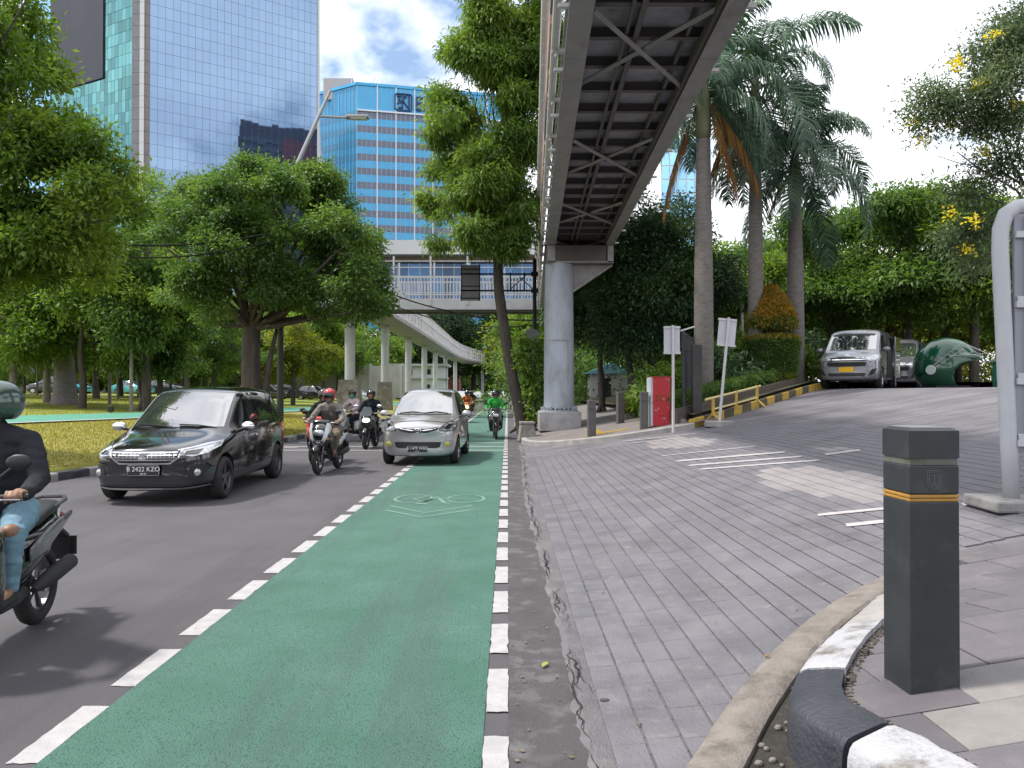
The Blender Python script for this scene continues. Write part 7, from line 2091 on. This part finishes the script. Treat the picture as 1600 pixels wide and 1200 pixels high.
M_MASK = cloth('teal_mask', (.06, .36, .28))
SC_W = mat('white_scooter_paint', (.60, .61, .63), .22, coat=1.0); SC_B = mat('black_scooter_paint', (.010, .011, .012), .18, coat=1.0); SC_DG = mat('dark_green_scooter_paint', (.012, .022, .018), .16, coat=1.0); SC_G = mat('grey_scooter_paint', (.12, .12, .13), .25, coat=1.0); SC_R = mat('red_scooter_paint', (.55, .03, .03), .2, coat=1.0); SC_O = mat('orange_scooter_paint', (.45, .12, .02), .25, coat=1.0)
def pair(scargs, riargs, X, Y, rz, sk, rk, z0=0.0):
    s = scooter(scargs[0], X, Y, rz, *scargs[1:], z0=z0, **sk)
    r = rider(riargs[0], X, Y, rz, *riargs[1:], z0=z0, **rk)
    return s, r
pair(('grey and silver scooter cut off by the left picture edge', SC_G, SC_B, SC_B), ('person in charcoal jacket, ripped jeans and grey green helmet at the left edge', J_DARK, T_JEAN, S_BLK, H_GRN), -3.16, 4.72, R(9), dict(), dict(head_yaw=R(-55), vox=.008, ripped=True, lean=.02))
pair(('black and white scooter ridden by the person in the red helmet', SC_W, SC_B, SC_B), ('person in red helmet, khaki clothes and dark vest on the foremost oncoming scooter', J_KHAKI, T_KHAKI, S_BRN, H_RED), -3.60, 15.45, R(-5), dict(plate_txt='4218'), dict(vest=V_GREY, knees=.05))
pair(('red scooter half hidden behind the red helmet rider', SC_R, SC_R, SC_B), ('person in dark jacket hidden behind the red helmet rider', J_BLK, T_DARK, S_BLK, H_BLK), -4.15, 17.3, R(-4), dict(), dict())
pair(('white and grey scooter turning, ridden by the person in the teal mask', SC_W, SC_W, SC_G), ('person in pale pink jacket with teal face mask', J_PINK, T_DARK, S_BLK, H_PNK), -5.0, 24.6, R(-32), dict(), dict(mask=M_MASK, visor=False, head_yaw=R(28)))
pair(('dark big scooter with windshield and two lit lamps beside the silver car', SC_DG, SC_DG, SC_B), ('person in dark jacket and black helmet left of the silver car', J_NAVY, T_DARK, S_BLK, H_BLK), -3.90, 21.9, R(-2), dict(lit=M_LAMPON, windshield=True, big=1.35, mirrors=M_CHROME), dict(visor=False))
pair(('black and white scooter on the green cycle lane', SC_G, SC_B, SC_B), ('person in bright green jacket riding on the green cycle lane', J_GREEN, T_DARK, S_BLK, H_BLK), -.42, 26.3, R(3), dict(), dict(vest=None))
pair(('scooter with a lit orange headlamp behind the silver car', SC_O, SC_O, SC_B), ('person in orange jacket behind the silver car', cloth('orange_jacket', (.42, .13, .04)), T_DARK, S_BLK, H_BLK), -2.12, 40.0, R(2), dict(lit=M_LAMPORANGE), dict(vox=.014))
s1, r1 = pair(('dark scooter far down the road', SC_B, SC_B, SC_B), ('person in dark jacket far down the road', J_BLK, T_DARK, S_BLK, H_BLK), -2.5, 52.0, R(2), dict(group='scooters far down the road'), dict(vox=.014, group='riders far down the road'))
for (x, y) in ((-2.9, 63), (-2.0, 74), (-4.6, 58)):
    for q in (s1, r1):
        c = copy_tree(q); c.location = (x, y, 0); c['label'] = q['label'].replace('far down the road', {63: 'beyond the orange rider', 74: 'farthest down the road', 58: 'far off near the verge kerb'}[y])
# ------------------------------------------------------------------ street furniture
def F(px, py, fn):
    a, b = .5, 60.0
    f = lambda Y: 1.6 + (612 - py) / 1200 * Y - fn((px - 793) / 1200 * Y, Y)
    for _ in range(60):
        c = (a + b) / 2
        if f(c) > 0: a = c
        else: b = c
    return Vector(((px - 793) / 1200 * a, a, fn((px - 793) / 1200 * a, a)))
M_ANDES = mat('dark_stone', (.020, .023, .027), .5, col2=(.030, .033, .037), nscale=6, bump=.10, bscale=160, col3=(.070, .073, .075), n3=4, n3lo=.54, n3hi=.80)
M_ANDESL = mat('light_stone_groove', (.13, .14, .13), .8, col2=(.08, .09, .06), nscale=14)
M_GOLD = mat('ochre_band', (.42, .215, .035), .55, col2=(.34, .18, .04), nscale=10, bump=.3)
M_ENGR = mat('engraved_line', (.12, .13, .135), .8)
def bollard(label, X, Y, z, H, S, rz=0.0, crest=False, group='stone bollards at the ends of the forecourt'):
    t = thing('bollard', label, 'bollard', (X, Y, z), rz, group)
    MA, MG, ML = (M_ANDES, M_GOLD, M_ANDESL) if crest else (mat('grey_stone', (.105, .10, .098), .75, col2=(.08, .076, .074), nscale=5, bump=.2),) * 3
    def blk(name, z0, z1, s, m, b=.006): return MB().bbox((0, 0, (z0 + z1) / 2), (s, s, z1 - z0), b).build(name, m, t)
    k = H / 1.03
    blk('shaft', -.06, .745 * k, S, MA)
    blk(('ochre_ring' if crest else 'ring'), .745 * k, .757 * k, S * .985, MG, .003); blk(('ochre_ring' if crest else 'ring'), .759 * k, .772 * k, S * .995, MG, .003)
    blk('collar', .774 * k, .885 * k, S * .998, MA)
    blk('groove', .885 * k, .912 * k, S * .955, ML, .002)
    cap = MB().loft([[(-S / 2, -S / 2, .912 * k), (S / 2, -S / 2, .912 * k), (S / 2, S / 2, .912 * k), (-S / 2, S / 2, .912 * k)], [(-S / 2, -S / 2, H - .012), (S / 2, -S / 2, H - .012), (S / 2, S / 2, H - .012), (-S / 2, S / 2, H - .012)],
                     [(-S * .40, -S * .40, H), (S * .40, -S * .40, H), (S * .40, S * .40, H), (-S * .40, S * .40, H)]]).build('cap', MA, t)
    if crest:
        MB().bbox((.0, .0, H + .001), (S * .76, S * .76, .004), .001).build('cap_sky_sheen', mat('cap_sky_sheen', (.32, .33, .36), .28, .3), t)  # pale sheet on the cap, the sky's reflection put into its colour
        mb = MB(); y = -S / 2 - .0005; cz = .832 * k; cx = .0
        ln = lambda pts, r=.0011: mb.tube([(cx + a, y, cz + b) for a, b in pts], r, 5)
        ln([(-.030, .036), (.030, .036), (.030, -.026), (.014, -.034), (0, -.041), (-.014, -.034), (-.030, -.026), (-.030, .036)], .0013)
        ln([(-.026, .024), (-.02, .030), (.02, .030), (.026, .024)])
        ln([(0, .022), (0, -.012)], .0018); ln([(-.004, -.006), (-.009, -.014), (.009, -.014), (.004, -.006)]); ln([(-.006, -.018), (.006, -.018)])
        for s in (-1, 1):
            ln([(s * .006, -.030), (s * .018, -.020), (s * .023, -.004), (s * .018, .012), (s * .010, .020)])
            for q in np.linspace(0, 1, 6): ln([(s * (.018 + .004 * math.sin(PI * q)), -.02 + .03 * q), (s * (.025 + .002 * math.sin(PI * q)), -.016 + .03 * q)], .0009)
        for b in (-.024, -.029): ln([(-.014, b), (-.007, b + .002), (0, b), (.007, b + .002), (.014, b)], .0009)
        mb.build('engraved_crest', M_ENGR, t)
    return t
fp = F(1421, 1087, lambda x, y: zF(x, y))
bollard('large dark stone bollard with ochre band and engraved shield in the right foreground', fp.x + .105, fp.y + .11, fp.z, (1087 - 669) / 1200 * fp.y, .212, R(1.5), True)
bollard('grey stone bollard beside the footbridge column pedestal', 2.28, 20.85, zFar(2.28, 20.85), .98, .21, .1)
bollard('grey stone bollard just left of the red box', 3.62, 20.35, zFar(3.62, 20.35), .98, .21, -.05)
bollard('grey stone bollard in the shade behind the red box', 3.55, 24.2, zFar(3.55, 24.2), .98, .21, .2)
# big sign frame at the right edge, seen from behind
sb = D(1582, 792)
sf_ = thing('sign_board', 'large white tube framed sign board seen from behind at the right edge', 'sign', sb, R(-4))
M_TUBE = mat('white_tube', (.52, .53, .56), .45, col2=(.46, .47, .50), nscale=3, col3=(.25, .24, .23), n3=6, n3lo=.66, n3hi=.78)
Hs = 2.60
pth_ = [(0, 0, .08), (-.02, 0, .6), (-.05, 0, 1.4), (-.08, 0, 2.2), (-.075, 0, 2.40), (-.03, 0, 2.53), (.06, 0, 2.59), (.2, 0, 2.60), (2.4, 0, 2.60), (2.55, 0, 2.53), (2.60, 0, 2.4), (2.60, 0, .08)]
MB().tube(pth_, .066, 14).build('tube', M_TUBE, sf_, smooth='all')
mb = MB().bbox((1.27, -.01, 1.50), (2.5, .04, 2.05), .01); mb.build('board', mat('board_back', (.30, .31, .35), .55, col2=(.27, .28, .32), nscale=1.2), sf_)
mb = MB()
for z in (.55, 1.08, 1.74, 2.34): mb.box((1.27, -.05, z), (2.5, .035, .055))
for x in (.12,): mb.box((x, -.05, 1.5), (.03, .03, 2.0))
mb.build('rail', M_TUBE, sf_)
for z in (.62, 1.14, 1.80): MB().bbox((.10, -.055, z - .02), (.14, .02, .06), .005).build('bracket', M_TUBE, sf_)
MB().bbox((.10, 0, .03), (.74, .55, .10), .02).build('foot', mat('worn_foot', (.30, .29, .28), .8, col2=(.18, .17, .16), nscale=5, bump=.3), sf_)
MB().bbox((2.5, 0, .03), (.74, .55, .10), .02).build('foot', MATS['worn_foot'], sf_)
mb = MB()
for x in (-.15, .35): mb.lathe([(.04, -.06), (.045, -.0)], 10, c=(x, -.18, -.0))
mb.build('castor', M_BLACK, sf_)
# two small signs seen from behind
M_SBK = mat('sign_back_white', (.50, .50, .54), .5, col2=(.45, .45, .49), nscale=2)
def small_sign(label, px, py, top, pw, lean, slab):
    b = D(px, py, .02)
    t = thing('small_sign', label, 'sign', b)
    h = (py - top) / 1200 * b.y; k = b.y / 1200
    MB().tube([(0, 0, 0), (lean, 0, h)], .036, 10).build('pole', M_WHITEP, t, smooth=True)
    w_ = pw * k; ph = 44 * k
    M = Matrix.Rotation(math.atan2(lean, h), 3, 'Y')
    MB().bbox((lean * .93 - .02, .05, h - ph / 2 - .02), (w_, .03, ph), .008, M).build('panel', M_SBK, t)
    mb = MB(); mb.box((lean * .97 - .02, .025, h - .05), (w_ + .02, .03, .05), M); mb.box((lean * .85 - .02, .025, h - ph + .01), (w_ + .02, .03, .05), M); mb.build('edge', M_WHITEP, t)
    if slab: MB().lathe([(.36, -.05), (.36, .07), (.33, .085)], 22).build('foot', M_CONC, t)
    return t
small_sign('white sign on a straight thin pole beside the red box, seen from behind', 1052, 676, 508, 25, 0, False)
small_sign('white sign on a leaning pole with a round concrete foot, seen from behind', 1124, 663, 496, 28, .25, True)
# red box
rbx = thing('utility_box', 'chipped red and white utility box beside the two thin signs', 'utility box', (4.03, 20.55, zFar(4.03, 20.55)), R(2))
MB().bbox((0, 0, .64), (.52, .46, 1.30), .015).build('body', mat('box_white', (.50, .52, .56), .6, col2=(.44, .46, .5), nscale=3), rbx)
MB().bbox((.04, -.235, .64), (.46, .03, 1.28), .008).build('door', mat('red_box_paint', (.42, .012, .02), .45, col2=(.38, .01, .018), nscale=3, col3=(.40, .30, .31), n3=4.5, n3lo=.60, n3hi=.645), rbx)
MB().bbox((.05, -.01, 1.295), (.53, .50, .03), .008).build('lid', MATS['red_box_paint'], rbx)
MB().bbox((.22, -.258, .7), (.02, .02, .12), .004).build('handle', M_RIMD, rbx)
# black gate
gt = thing('black_gate', 'open black steel gate with its post in front of the leftmost palm', 'gate', (5.05, 20.5, zR(5.05)))
M_GATE = mat('black_gate_paint', (.014, .015, .022), .5, col2=(.03, .03, .038), nscale=3)
MB().bbox((0, 0, 1.02), (.24, .24, 2.2), .01).build('post', mat('gate_post', (.040, .035, .036), .7, col2=(.06, .052, .05), nscale=4, bump=.4), gt)
a0, a1 = Vector((-.34, .06, 0)), Vector((.70, 3.2, 0))
mb = MB()
for z in (.16, .5, 2.05, 2.45): mb.box(((a0 + a1) / 2 + Vector((0, 0, z))), (.05, 3.15, .07), (0, 0, math.atan2(-(a1 - a0).x, (a1 - a0).y)))
mb.box(a0 + Vector((0, 0, 1.3)), (.07, .07, 2.5)); mb.box(a1 + Vector((0, 0, 1.3)), (.07, .07, 2.5)); mb.build('gate_frame', M_GATE, gt)
for k in range(24):
    q = a0.lerp(a1, (k + .6) / 24.2); MB().box(q + Vector((0, 0, 1.3)), (.035, .035, 2.3)).build('bar', M_GATE, gt)
MB().tube([(-.42, 0, 2.50), (-.02, .1, 2.62)], .025, 6).build('top_rail', M_WHITEP, gt)
mb = MB()
for (x, y, r_) in ((-.42, -.25, .13), (-.22, -.28, .10), (.05, -.2, .09), (-.5, -.05, .1)): mb.sphere((x, y, .05), (r_, r_, r_ * .9), 9, 6)
rkk = mb.build('rubble', M_STONE, gt); rkk['kind'] = 'stuff'
# yellow barrier
b0, b1 = D(1112, 662), D(1181, 637)
b0.y -= .05; b1.y -= .15
ybr = thing('barrier', 'yellow painted metal barrier standing along the ramp kerb', 'barrier', b0)
dv = b1 - b0
MYB = mat('yellow_metal', (.52, .34, .05), .5, col2=(.42, .28, .06), nscale=4, col3=(.2, .12, .05), n3=8, n3lo=.64, n3hi=.76)
MB().tube([dv * -.12 + Vector((0, 0, .67)), dv * 1.08 + Vector((0, 0, .62))], .03, 8).build('top_rail', mat('pale_yellow_rail', (.62, .50, .22), .5), ybr, smooth=True)
MB().tube([dv * .02 + Vector((0, 0, .36)), dv * 1.0 + Vector((0, 0, .30))], .026, 8).build('lower_rail', MATS['pale_yellow_rail'], ybr, smooth=True)
for s in (0.02, .5, 1.0):
    c = dv * s
    mb = MB(); mb.box(c + Vector((0, 0, .44)), (.07, .07, .46))
    if s != .5:
        mb.tube([c + Vector((0, 0, .24)), c + Vector((.20, -.22, 0))], .03, 6); mb.tube([c + Vector((0, 0, .24)), c + Vector((-.20, .22, .0))], .03, 6)
    mb.build('leg', MYB, ybr)
# lamp pole, planter box
q = P(1160, 600, 33)
lpp = thing('garden_lamp', 'slim pale lamp pole left of the orange topiary', 'lamp post', (q.x, 33, 1.7))
MB().tube([(0, 0, -.1), (0, 0, 3.95)], .075, 10).build('pole', M_COLW, lpp, smooth=True)
MB().bbox((.05, 0, 4.05), (.5, .3, .12), .03).build('lamp_head', M_BLACK, lpp)
q = P(1141, 590, 25.4)
plb = thing('planter_box', 'dark square planter box in the garden behind the leaning sign', 'planter', (q.x, 25.4, zR(q.x) + .3))
MB().loft([[(-.42, -.4, 0), (.42, -.4, 0), (.42, .4, 0), (-.42, .4, 0)], [(-.48, -.45, .55), (.48, -.45, .55), (.48, .45, .55), (-.48, .45, .55)], [(-.43, -.4, .55), (.43, -.4, .55), (.43, .4, .55), (-.43, .4, .55)], [(-.42, -.39, .45), (.42, -.39, .45), (.42, .39, .45), (-.42, .39, .45)]]).build('box', mat('slate_box', (.045, .047, .058), .6), plb)
MB().box((0, 0, .47), (.84, .78, .04)).build('soil', M_SOIL, plb)
# helmet shaped kiosk
KX, KY = 15.80, 27.6
kh = thing('helmet_kiosk', 'giant green motorcycle helmet shaped kiosk beside the vans', 'kiosk', (KX, KY, VZ), R(-31)); kh.scale = (.98, .98, .98)
M_HG = mat('kiosk_green', (.003, .062, .026), .16, coat=.7, col2=(.004, .075, .032), nscale=1)
nu, nv = 56, 64
vs = []; fs = []
for j in range(nv + 1):
    th = PI * .84 * j / nv
    for i in range(nu):
        a = 2 * PI * i / nu
        x, y, z = math.sin(th) * math.cos(a), math.sin(th) * math.sin(a), math.cos(th)
        vs.append((x * (1.12 if x > 0 else 1.10), y * 1.0, .72 + z * (1.16 if z > 0 else .90)))
def xo(z): return float(np.interp(z, [0, .2, .42, .65, .85, .95, 1.08, 1.3], [.42, .30, .24, .30, .50, .75, 1.12, 1.4]))
vs0 = list(vs)
vs = [(min(x, xo(z)) if z < 1.24 else x, y, z) for x, y, z in vs]
for j in range(nv):
    for i in range(nu):
        i2 = (i + 1) % nu
        c = [sum(vs[q][k] for q in (j * nu + i, (j + 1) * nu + i, (j + 1) * nu + i2, j * nu + i2)) / 4 for k in range(3)]
        if all(vs0[q][0] > xo(vs0[q][2]) and vs0[q][2] < 1.24 for q in (j * nu + i, (j + 1) * nu + i, (j + 1) * nu + i2, j * nu + i2)): continue
        fs.append((j * nu + i, (j + 1) * nu + i, (j + 1) * nu + i2, j * nu + i2))
sh = MB().add(vs, fs).build('shell', [M_HG, M_BLACKM], kh, smooth='all')
md = sh.modifiers.new('sol', 'SOLIDIFY'); md.thickness = .12; md.offset = -1; md.material_offset = 1; md.material_offset_rim = 1
mb = MB()
for u in (0,):
    rings = []
    for u in np.linspace(-1.2, 1.2, 19):
        c_, s_ = math.cos(u), math.sin(u)
        rings.append([(.98 * c_, .90 * s_, 1.28), (1.17 * c_, .90 * s_, 1.12), (1.15 * c_, .89 * s_, 1.02), (.92 * c_, .86 * s_, 1.10)])
    mb.loft(rings)
mb.build('peak', M_HG, kh, smooth='all')
e = MB().lathe([(.001, -.03), (.16, -.03), (.175, .0)], 26, 'Y').build('white_disc', mat('disc_white', (.50, .56, .52), .5), kh); e.location = (-.45, -.93, .66); e.rotation_euler = (0, 0, -.28)
mb = MB()
for a, b in (((-.45, -.95, .75), (.55, -.98, 1.62)), ((-.36, -.97, .70), (.72, -1.0, 1.50)), ((.55, -.98, 1.62), (1.32, -.75, 1.20)), ((.72, -1.0, 1.50), (1.32, -.75, 1.20)), ((.55, -.98, 1.62), (.72, -1.0, 1.50)), ((.1, -.99, 1.22), (.2, -1.0, 1.10)), ((.62, -.98, 1.55), (1.2, -.8, 1.05)), ((.1, -.99, 1.15), (1.28, -.78, 1.22))): mb.tube([a, b], .009, 5)
mb.build('visor_frame', M_WHITEP, kh)
mb = MB(); mb.box((.25, 0, .05), (1.1, 1.5, .1)); mb.build('floor', M_BLACKM, kh)
mb = MB(); mb.box((0, .2, .55), (.06, 1.2, 1.0)); mb.build('inner_wall', M_BLACKM, kh)
gbk = thing('green_booth', 'narrow green booth just left of the white tube sign frame', 'booth', (18.4, 28.2, VZ))
MB().bbox((0, 0, .45), (.7, .6, 1.0), .03).build('body', mat('booth_green', (.01, .12, .075), .5), gbk); MB().bbox((0, 0, .98), (.8, .7, .06), .01).build('roof', MATS['booth_green'], gbk)
# sign gantry left of the column
gn = thing('sign_gantry', 'dark pole with arms holding the backs of grey road signs left of the column', 'sign gantry', (1.06, 30.0, zFar(1.06, 30)))
zq = gn.location.z
MB().tube([(0, 0, -.1), (0, 0, 6.6)], .075, 10).build('pole', M_BLACKM, gn, smooth=True)
mb = MB()
for z in (6.2, 5.55): mb.box((-1.4, 0, z - zq), (3.0, .06, .06)); mb.box((0, 0, z - zq), (.28, .2, .16))
mb.tube([(-.95, 0, 5.6 - zq), (-.35, 0, 6.15 - zq)], .02, 5); mb.tube([(-.1, 0, 5.65 - zq), (-.6, 0, 6.1 - zq)], .02, 5); mb.box((-.95, 0, 5.9 - zq), (.05, .05, .7)); mb.box((-.4, 0, 5.9 - zq), (.05, .05, .7))
mb.build('arm', M_BLACKM, gn)
mb = MB().bbox((-2.5, -.02, 5.85 - zq), (.74, .02, 1.4), .006); mb.build('panel', M_SIGNB, gn)
mb = MB()
for z in (5.25, 5.72, 6.38): mb.box((-2.5, -.04, z - zq), (.76, .02, .04))
for x in (-2.86, -2.16): mb.box((x, -.04, 5.85 - zq), (.04, .02, 1.42))
mb.build('panel_frame', M_BLACKM, gn)
MB().lathe([(.001, -.02), (.30, -.02), (.31, 0), (.001, 0)], 26, 'Y', (-.1, -.08, 3.75 - zq)).build('round_sign', M_SIGNB, gn)
MB().bbox((-.1, -.08, 3.25 - zq), (.62, .02, .40), .006).build('square_sign', M_SIGNB, gn)
# concrete blocks by the road
for x, y, s, lab in ((.72, 34, 1.0, 'weathered concrete block at the road edge beyond the leaning tree'), (.62, 24.6, .7, 'low broken concrete planter at the kerb corner left of the column'), (.75, 42, 1.0, 'weathered concrete block farther along the road edge')):
    t = thing('concrete_block', lab, 'concrete block', (x, y, .14), .1, 'concrete blocks along the road edge')
    MB().loft([[(-.4 * s, -.5 * s, -.1), (.4 * s, -.5 * s, -.1), (.4 * s, .5 * s, -.1), (-.4 * s, .5 * s, -.1)], [(-.28 * s, -.4 * s, .62 * s), (.28 * s, -.4 * s, .62 * s), (.28 * s, .4 * s, .62 * s), (-.28 * s, .4 * s, .62 * s)]]).build('block', MATS['weathered_block'], t)
    MB().bbox((0, 0, .66 * s), (.66 * s, .9 * s, .08), .02).build('capping', MATS['weathered_block'], t)
# hut seen under the dark trees
hut = thing('blue_roofed_hut', 'small hut with a pale blue roof under the dark trees', 'hut', (6.6, 50, .95))
MB().box((0, 0, .9), (2.6, 2, 1.8)).build('wall', M_COLW, hut)
MB().prism([(-1.6, 1.8), (1.6, 1.8), (0, 2.5)], -1.3, 1.3, 'Y').build('roof', mat('blue_roof', (.18, .40, .52), .5), hut)
MB().box((-.4, -1.01, .75), (.8, .04, 1.5)).build('door', M_PDARK, hut)
# fallen leaves and bits
def leaf_obj(x, y, z, s, rz, label, m):
    mb = MB(); mb.add([(-.5 * s, 0, .004), (-.15 * s, .17 * s, .012), (.25 * s, .13 * s, .014), (.5 * s, 0, .008), (.25 * s, -.13 * s, .010), (-.15 * s, -.17 * s, .012), (0, 0, .004)], [(0, 5, 6), (0, 6, 1), (1, 6, 2), (2, 6, 3), (3, 6, 4), (4, 6, 5)])
    o = mb.build('fallen_leaf', m); o.location = (x, y, z); o.rotation_euler = (0, 0, rz)
    return tag(o, label, 'leaf')
q = F(851, 1040, lambda x, y: .006)
leaf_obj(q.x, q.y, .012, .085, 1.1, 'yellow green fallen leaf lying on the worn asphalt strip', mat('fallen_leaf_green', (.33, .36, .06), .6))
q = F(1198, 1028, lambda x, y: zR(x) + .03)
leaf_obj(q.x, q.y, q.z + .006, .05, .4, 'small dry leaf lying on the gutter stone', mat('dry_leaf', (.30, .22, .12), .7))
mb = MB()
for k in range(220):
    y = random.uniform(2.6, 14); x = random.choice((random.uniform(.02, .4), random.uniform(.02, .4), random.uniform(.45, 2.5)))
    s = random.uniform(.006, .016); a = random.uniform(0, 6.28); z = (.010 if x < .42 else zR(x) + .006)
    mb.add([(x + s * math.cos(a + k2 * 1.57) * (1 if k2 % 2 else .5), y + s * math.sin(a + k2 * 1.57), z + random.uniform(0, .004)) for k2 in range(4)], [(0, 1, 2, 3)])
lt = mb.build('leaf_litter', mat('litter', (.20, .15, .09), .8, col2=(.10, .08, .05), nscale=30)); lt['kind'] = 'stuff'; tag(lt, 'scattered tiny dry leaf bits on asphalt and pavers', 'leaf litter')
# dead leaves on the verge
mb = MB()
for k in range(500):
    y = random.uniform(12.5, 30); x = xk(y) - abs(random.gauss(.3, 1.6)) - .25
    s = random.uniform(.03, .07); a = random.uniform(0, 6.28); z = hL(x, y) + .03
    mb.add([(x + s * math.cos(a + k2 * 1.57) * (1 if k2 % 2 else .5), y + s * math.sin(a + k2 * 1.57), z + random.uniform(0, .03)) for k2 in range(4)], [(0, 1, 2, 3)])
lt = mb.build('dead_leaves', mat('brown_leaf', (.24, .15, .075), .85, col2=(.30, .22, .12), nscale=3)); lt['kind'] = 'stuff'; tag(lt, 'scattered brown dead leaves on the verge grass', 'dead leaves')
# small spotlight on the lawn
q = LW(175, 645)
gl_ = thing('ground_light', 'small black ground spotlight on the lawn by the green path', 'ground light', q)
MB().bbox((0, 0, .18), (.22, .2, .26), .02).build('housing', M_BLACK, gl_); MB().box((0, 0, .03), (.06, .06, .16)).build('spike', M_BLACK, gl_)
# broken paver hollow
q = D(944, 1092, .004)
mb = MB(); mb.sphere((0, 0, .0), (.026, .018, .006), 10, 5); o = mb.build('broken_spot', M_JOINT, ramp, smooth='all'); o.location = q
# tree stakes on the lawn
for (px, py, dx_) in ((70, 617, .0), (84, 616, .25), (90, 612, .7), (212, 628, .4)):
    q = LW(px, py); o = MB().tube([(dx_, 0, -.05), (0, .1, 2.0)], .035, 6).build('tree_stake', M_BARKPALE); o.location = q
    tag(o, 'pale wooden stake propping a young park tree on the lawn', 'stake', 'stakes propping park trees')

# ------------------------------------------------------------------ far woods closing the view
def wood(name, label, pts, n, per, spread, size, m):
    c = []; o_ = []
    while len(c) < n:
        x, y, z0, z1 = random.choice(pts)
        q = Vector((x + random.uniform(-4, 4), y + random.uniform(-3, 3), 0))
        h = z0 + (z1 - z0) * random.random() * (1 + .35 * noise.noise(Vector((q.x * .16, q.y * .1, 2))))
        if noise.noise(Vector((q.x * .35, h * .5, 4))) < -.22: continue
        c.append((q.x, q.y, h)); o_.append((random.uniform(-.5, .5), -.7, .4))
    o = bpy.data.objects.new(name, leaf_cloud(name, np.array(c), np.array(o_), per, spread, size, .45, .2, m)); link(o); o['kind'] = 'stuff'
    return tag(o, label, 'wood')
wood('far_wood', 'sunlit yellow green wood closing the view behind the vans', [(x, 70 + abs(x - 30) * .2, 1.2, 9.0) for x in range(2, 76, 3)], 2600, 22, .6, .45, L_YEL)
wood('far_wood', 'dark undergrowth behind the dark trees right of the column', [(x, 52, .3, 4.2) for x in range(2, 16, 2)], 700, 22, .5, .32, L_MID)
wood('far_wood', 'tall green wood at the far end of the road', [(x, 255, 0, 30.0) for x in range(-60, 40, 4)], 3000, 22, 1.4, .95, L_MID)
wood('far_wood', 'dense low greenery closing the far end of the road', [(x, 248, 0, 7.0) for x in range(-46, 30, 3)], 1700, 22, 1.0, .8, L_MID)
wood('far_wood', 'green wood behind the boundary wall of the park', [(x, 108, 2, 14.0) for x in range(-110, -18, 3)], 2600, 22, .7, .55, L_BRIGHT)
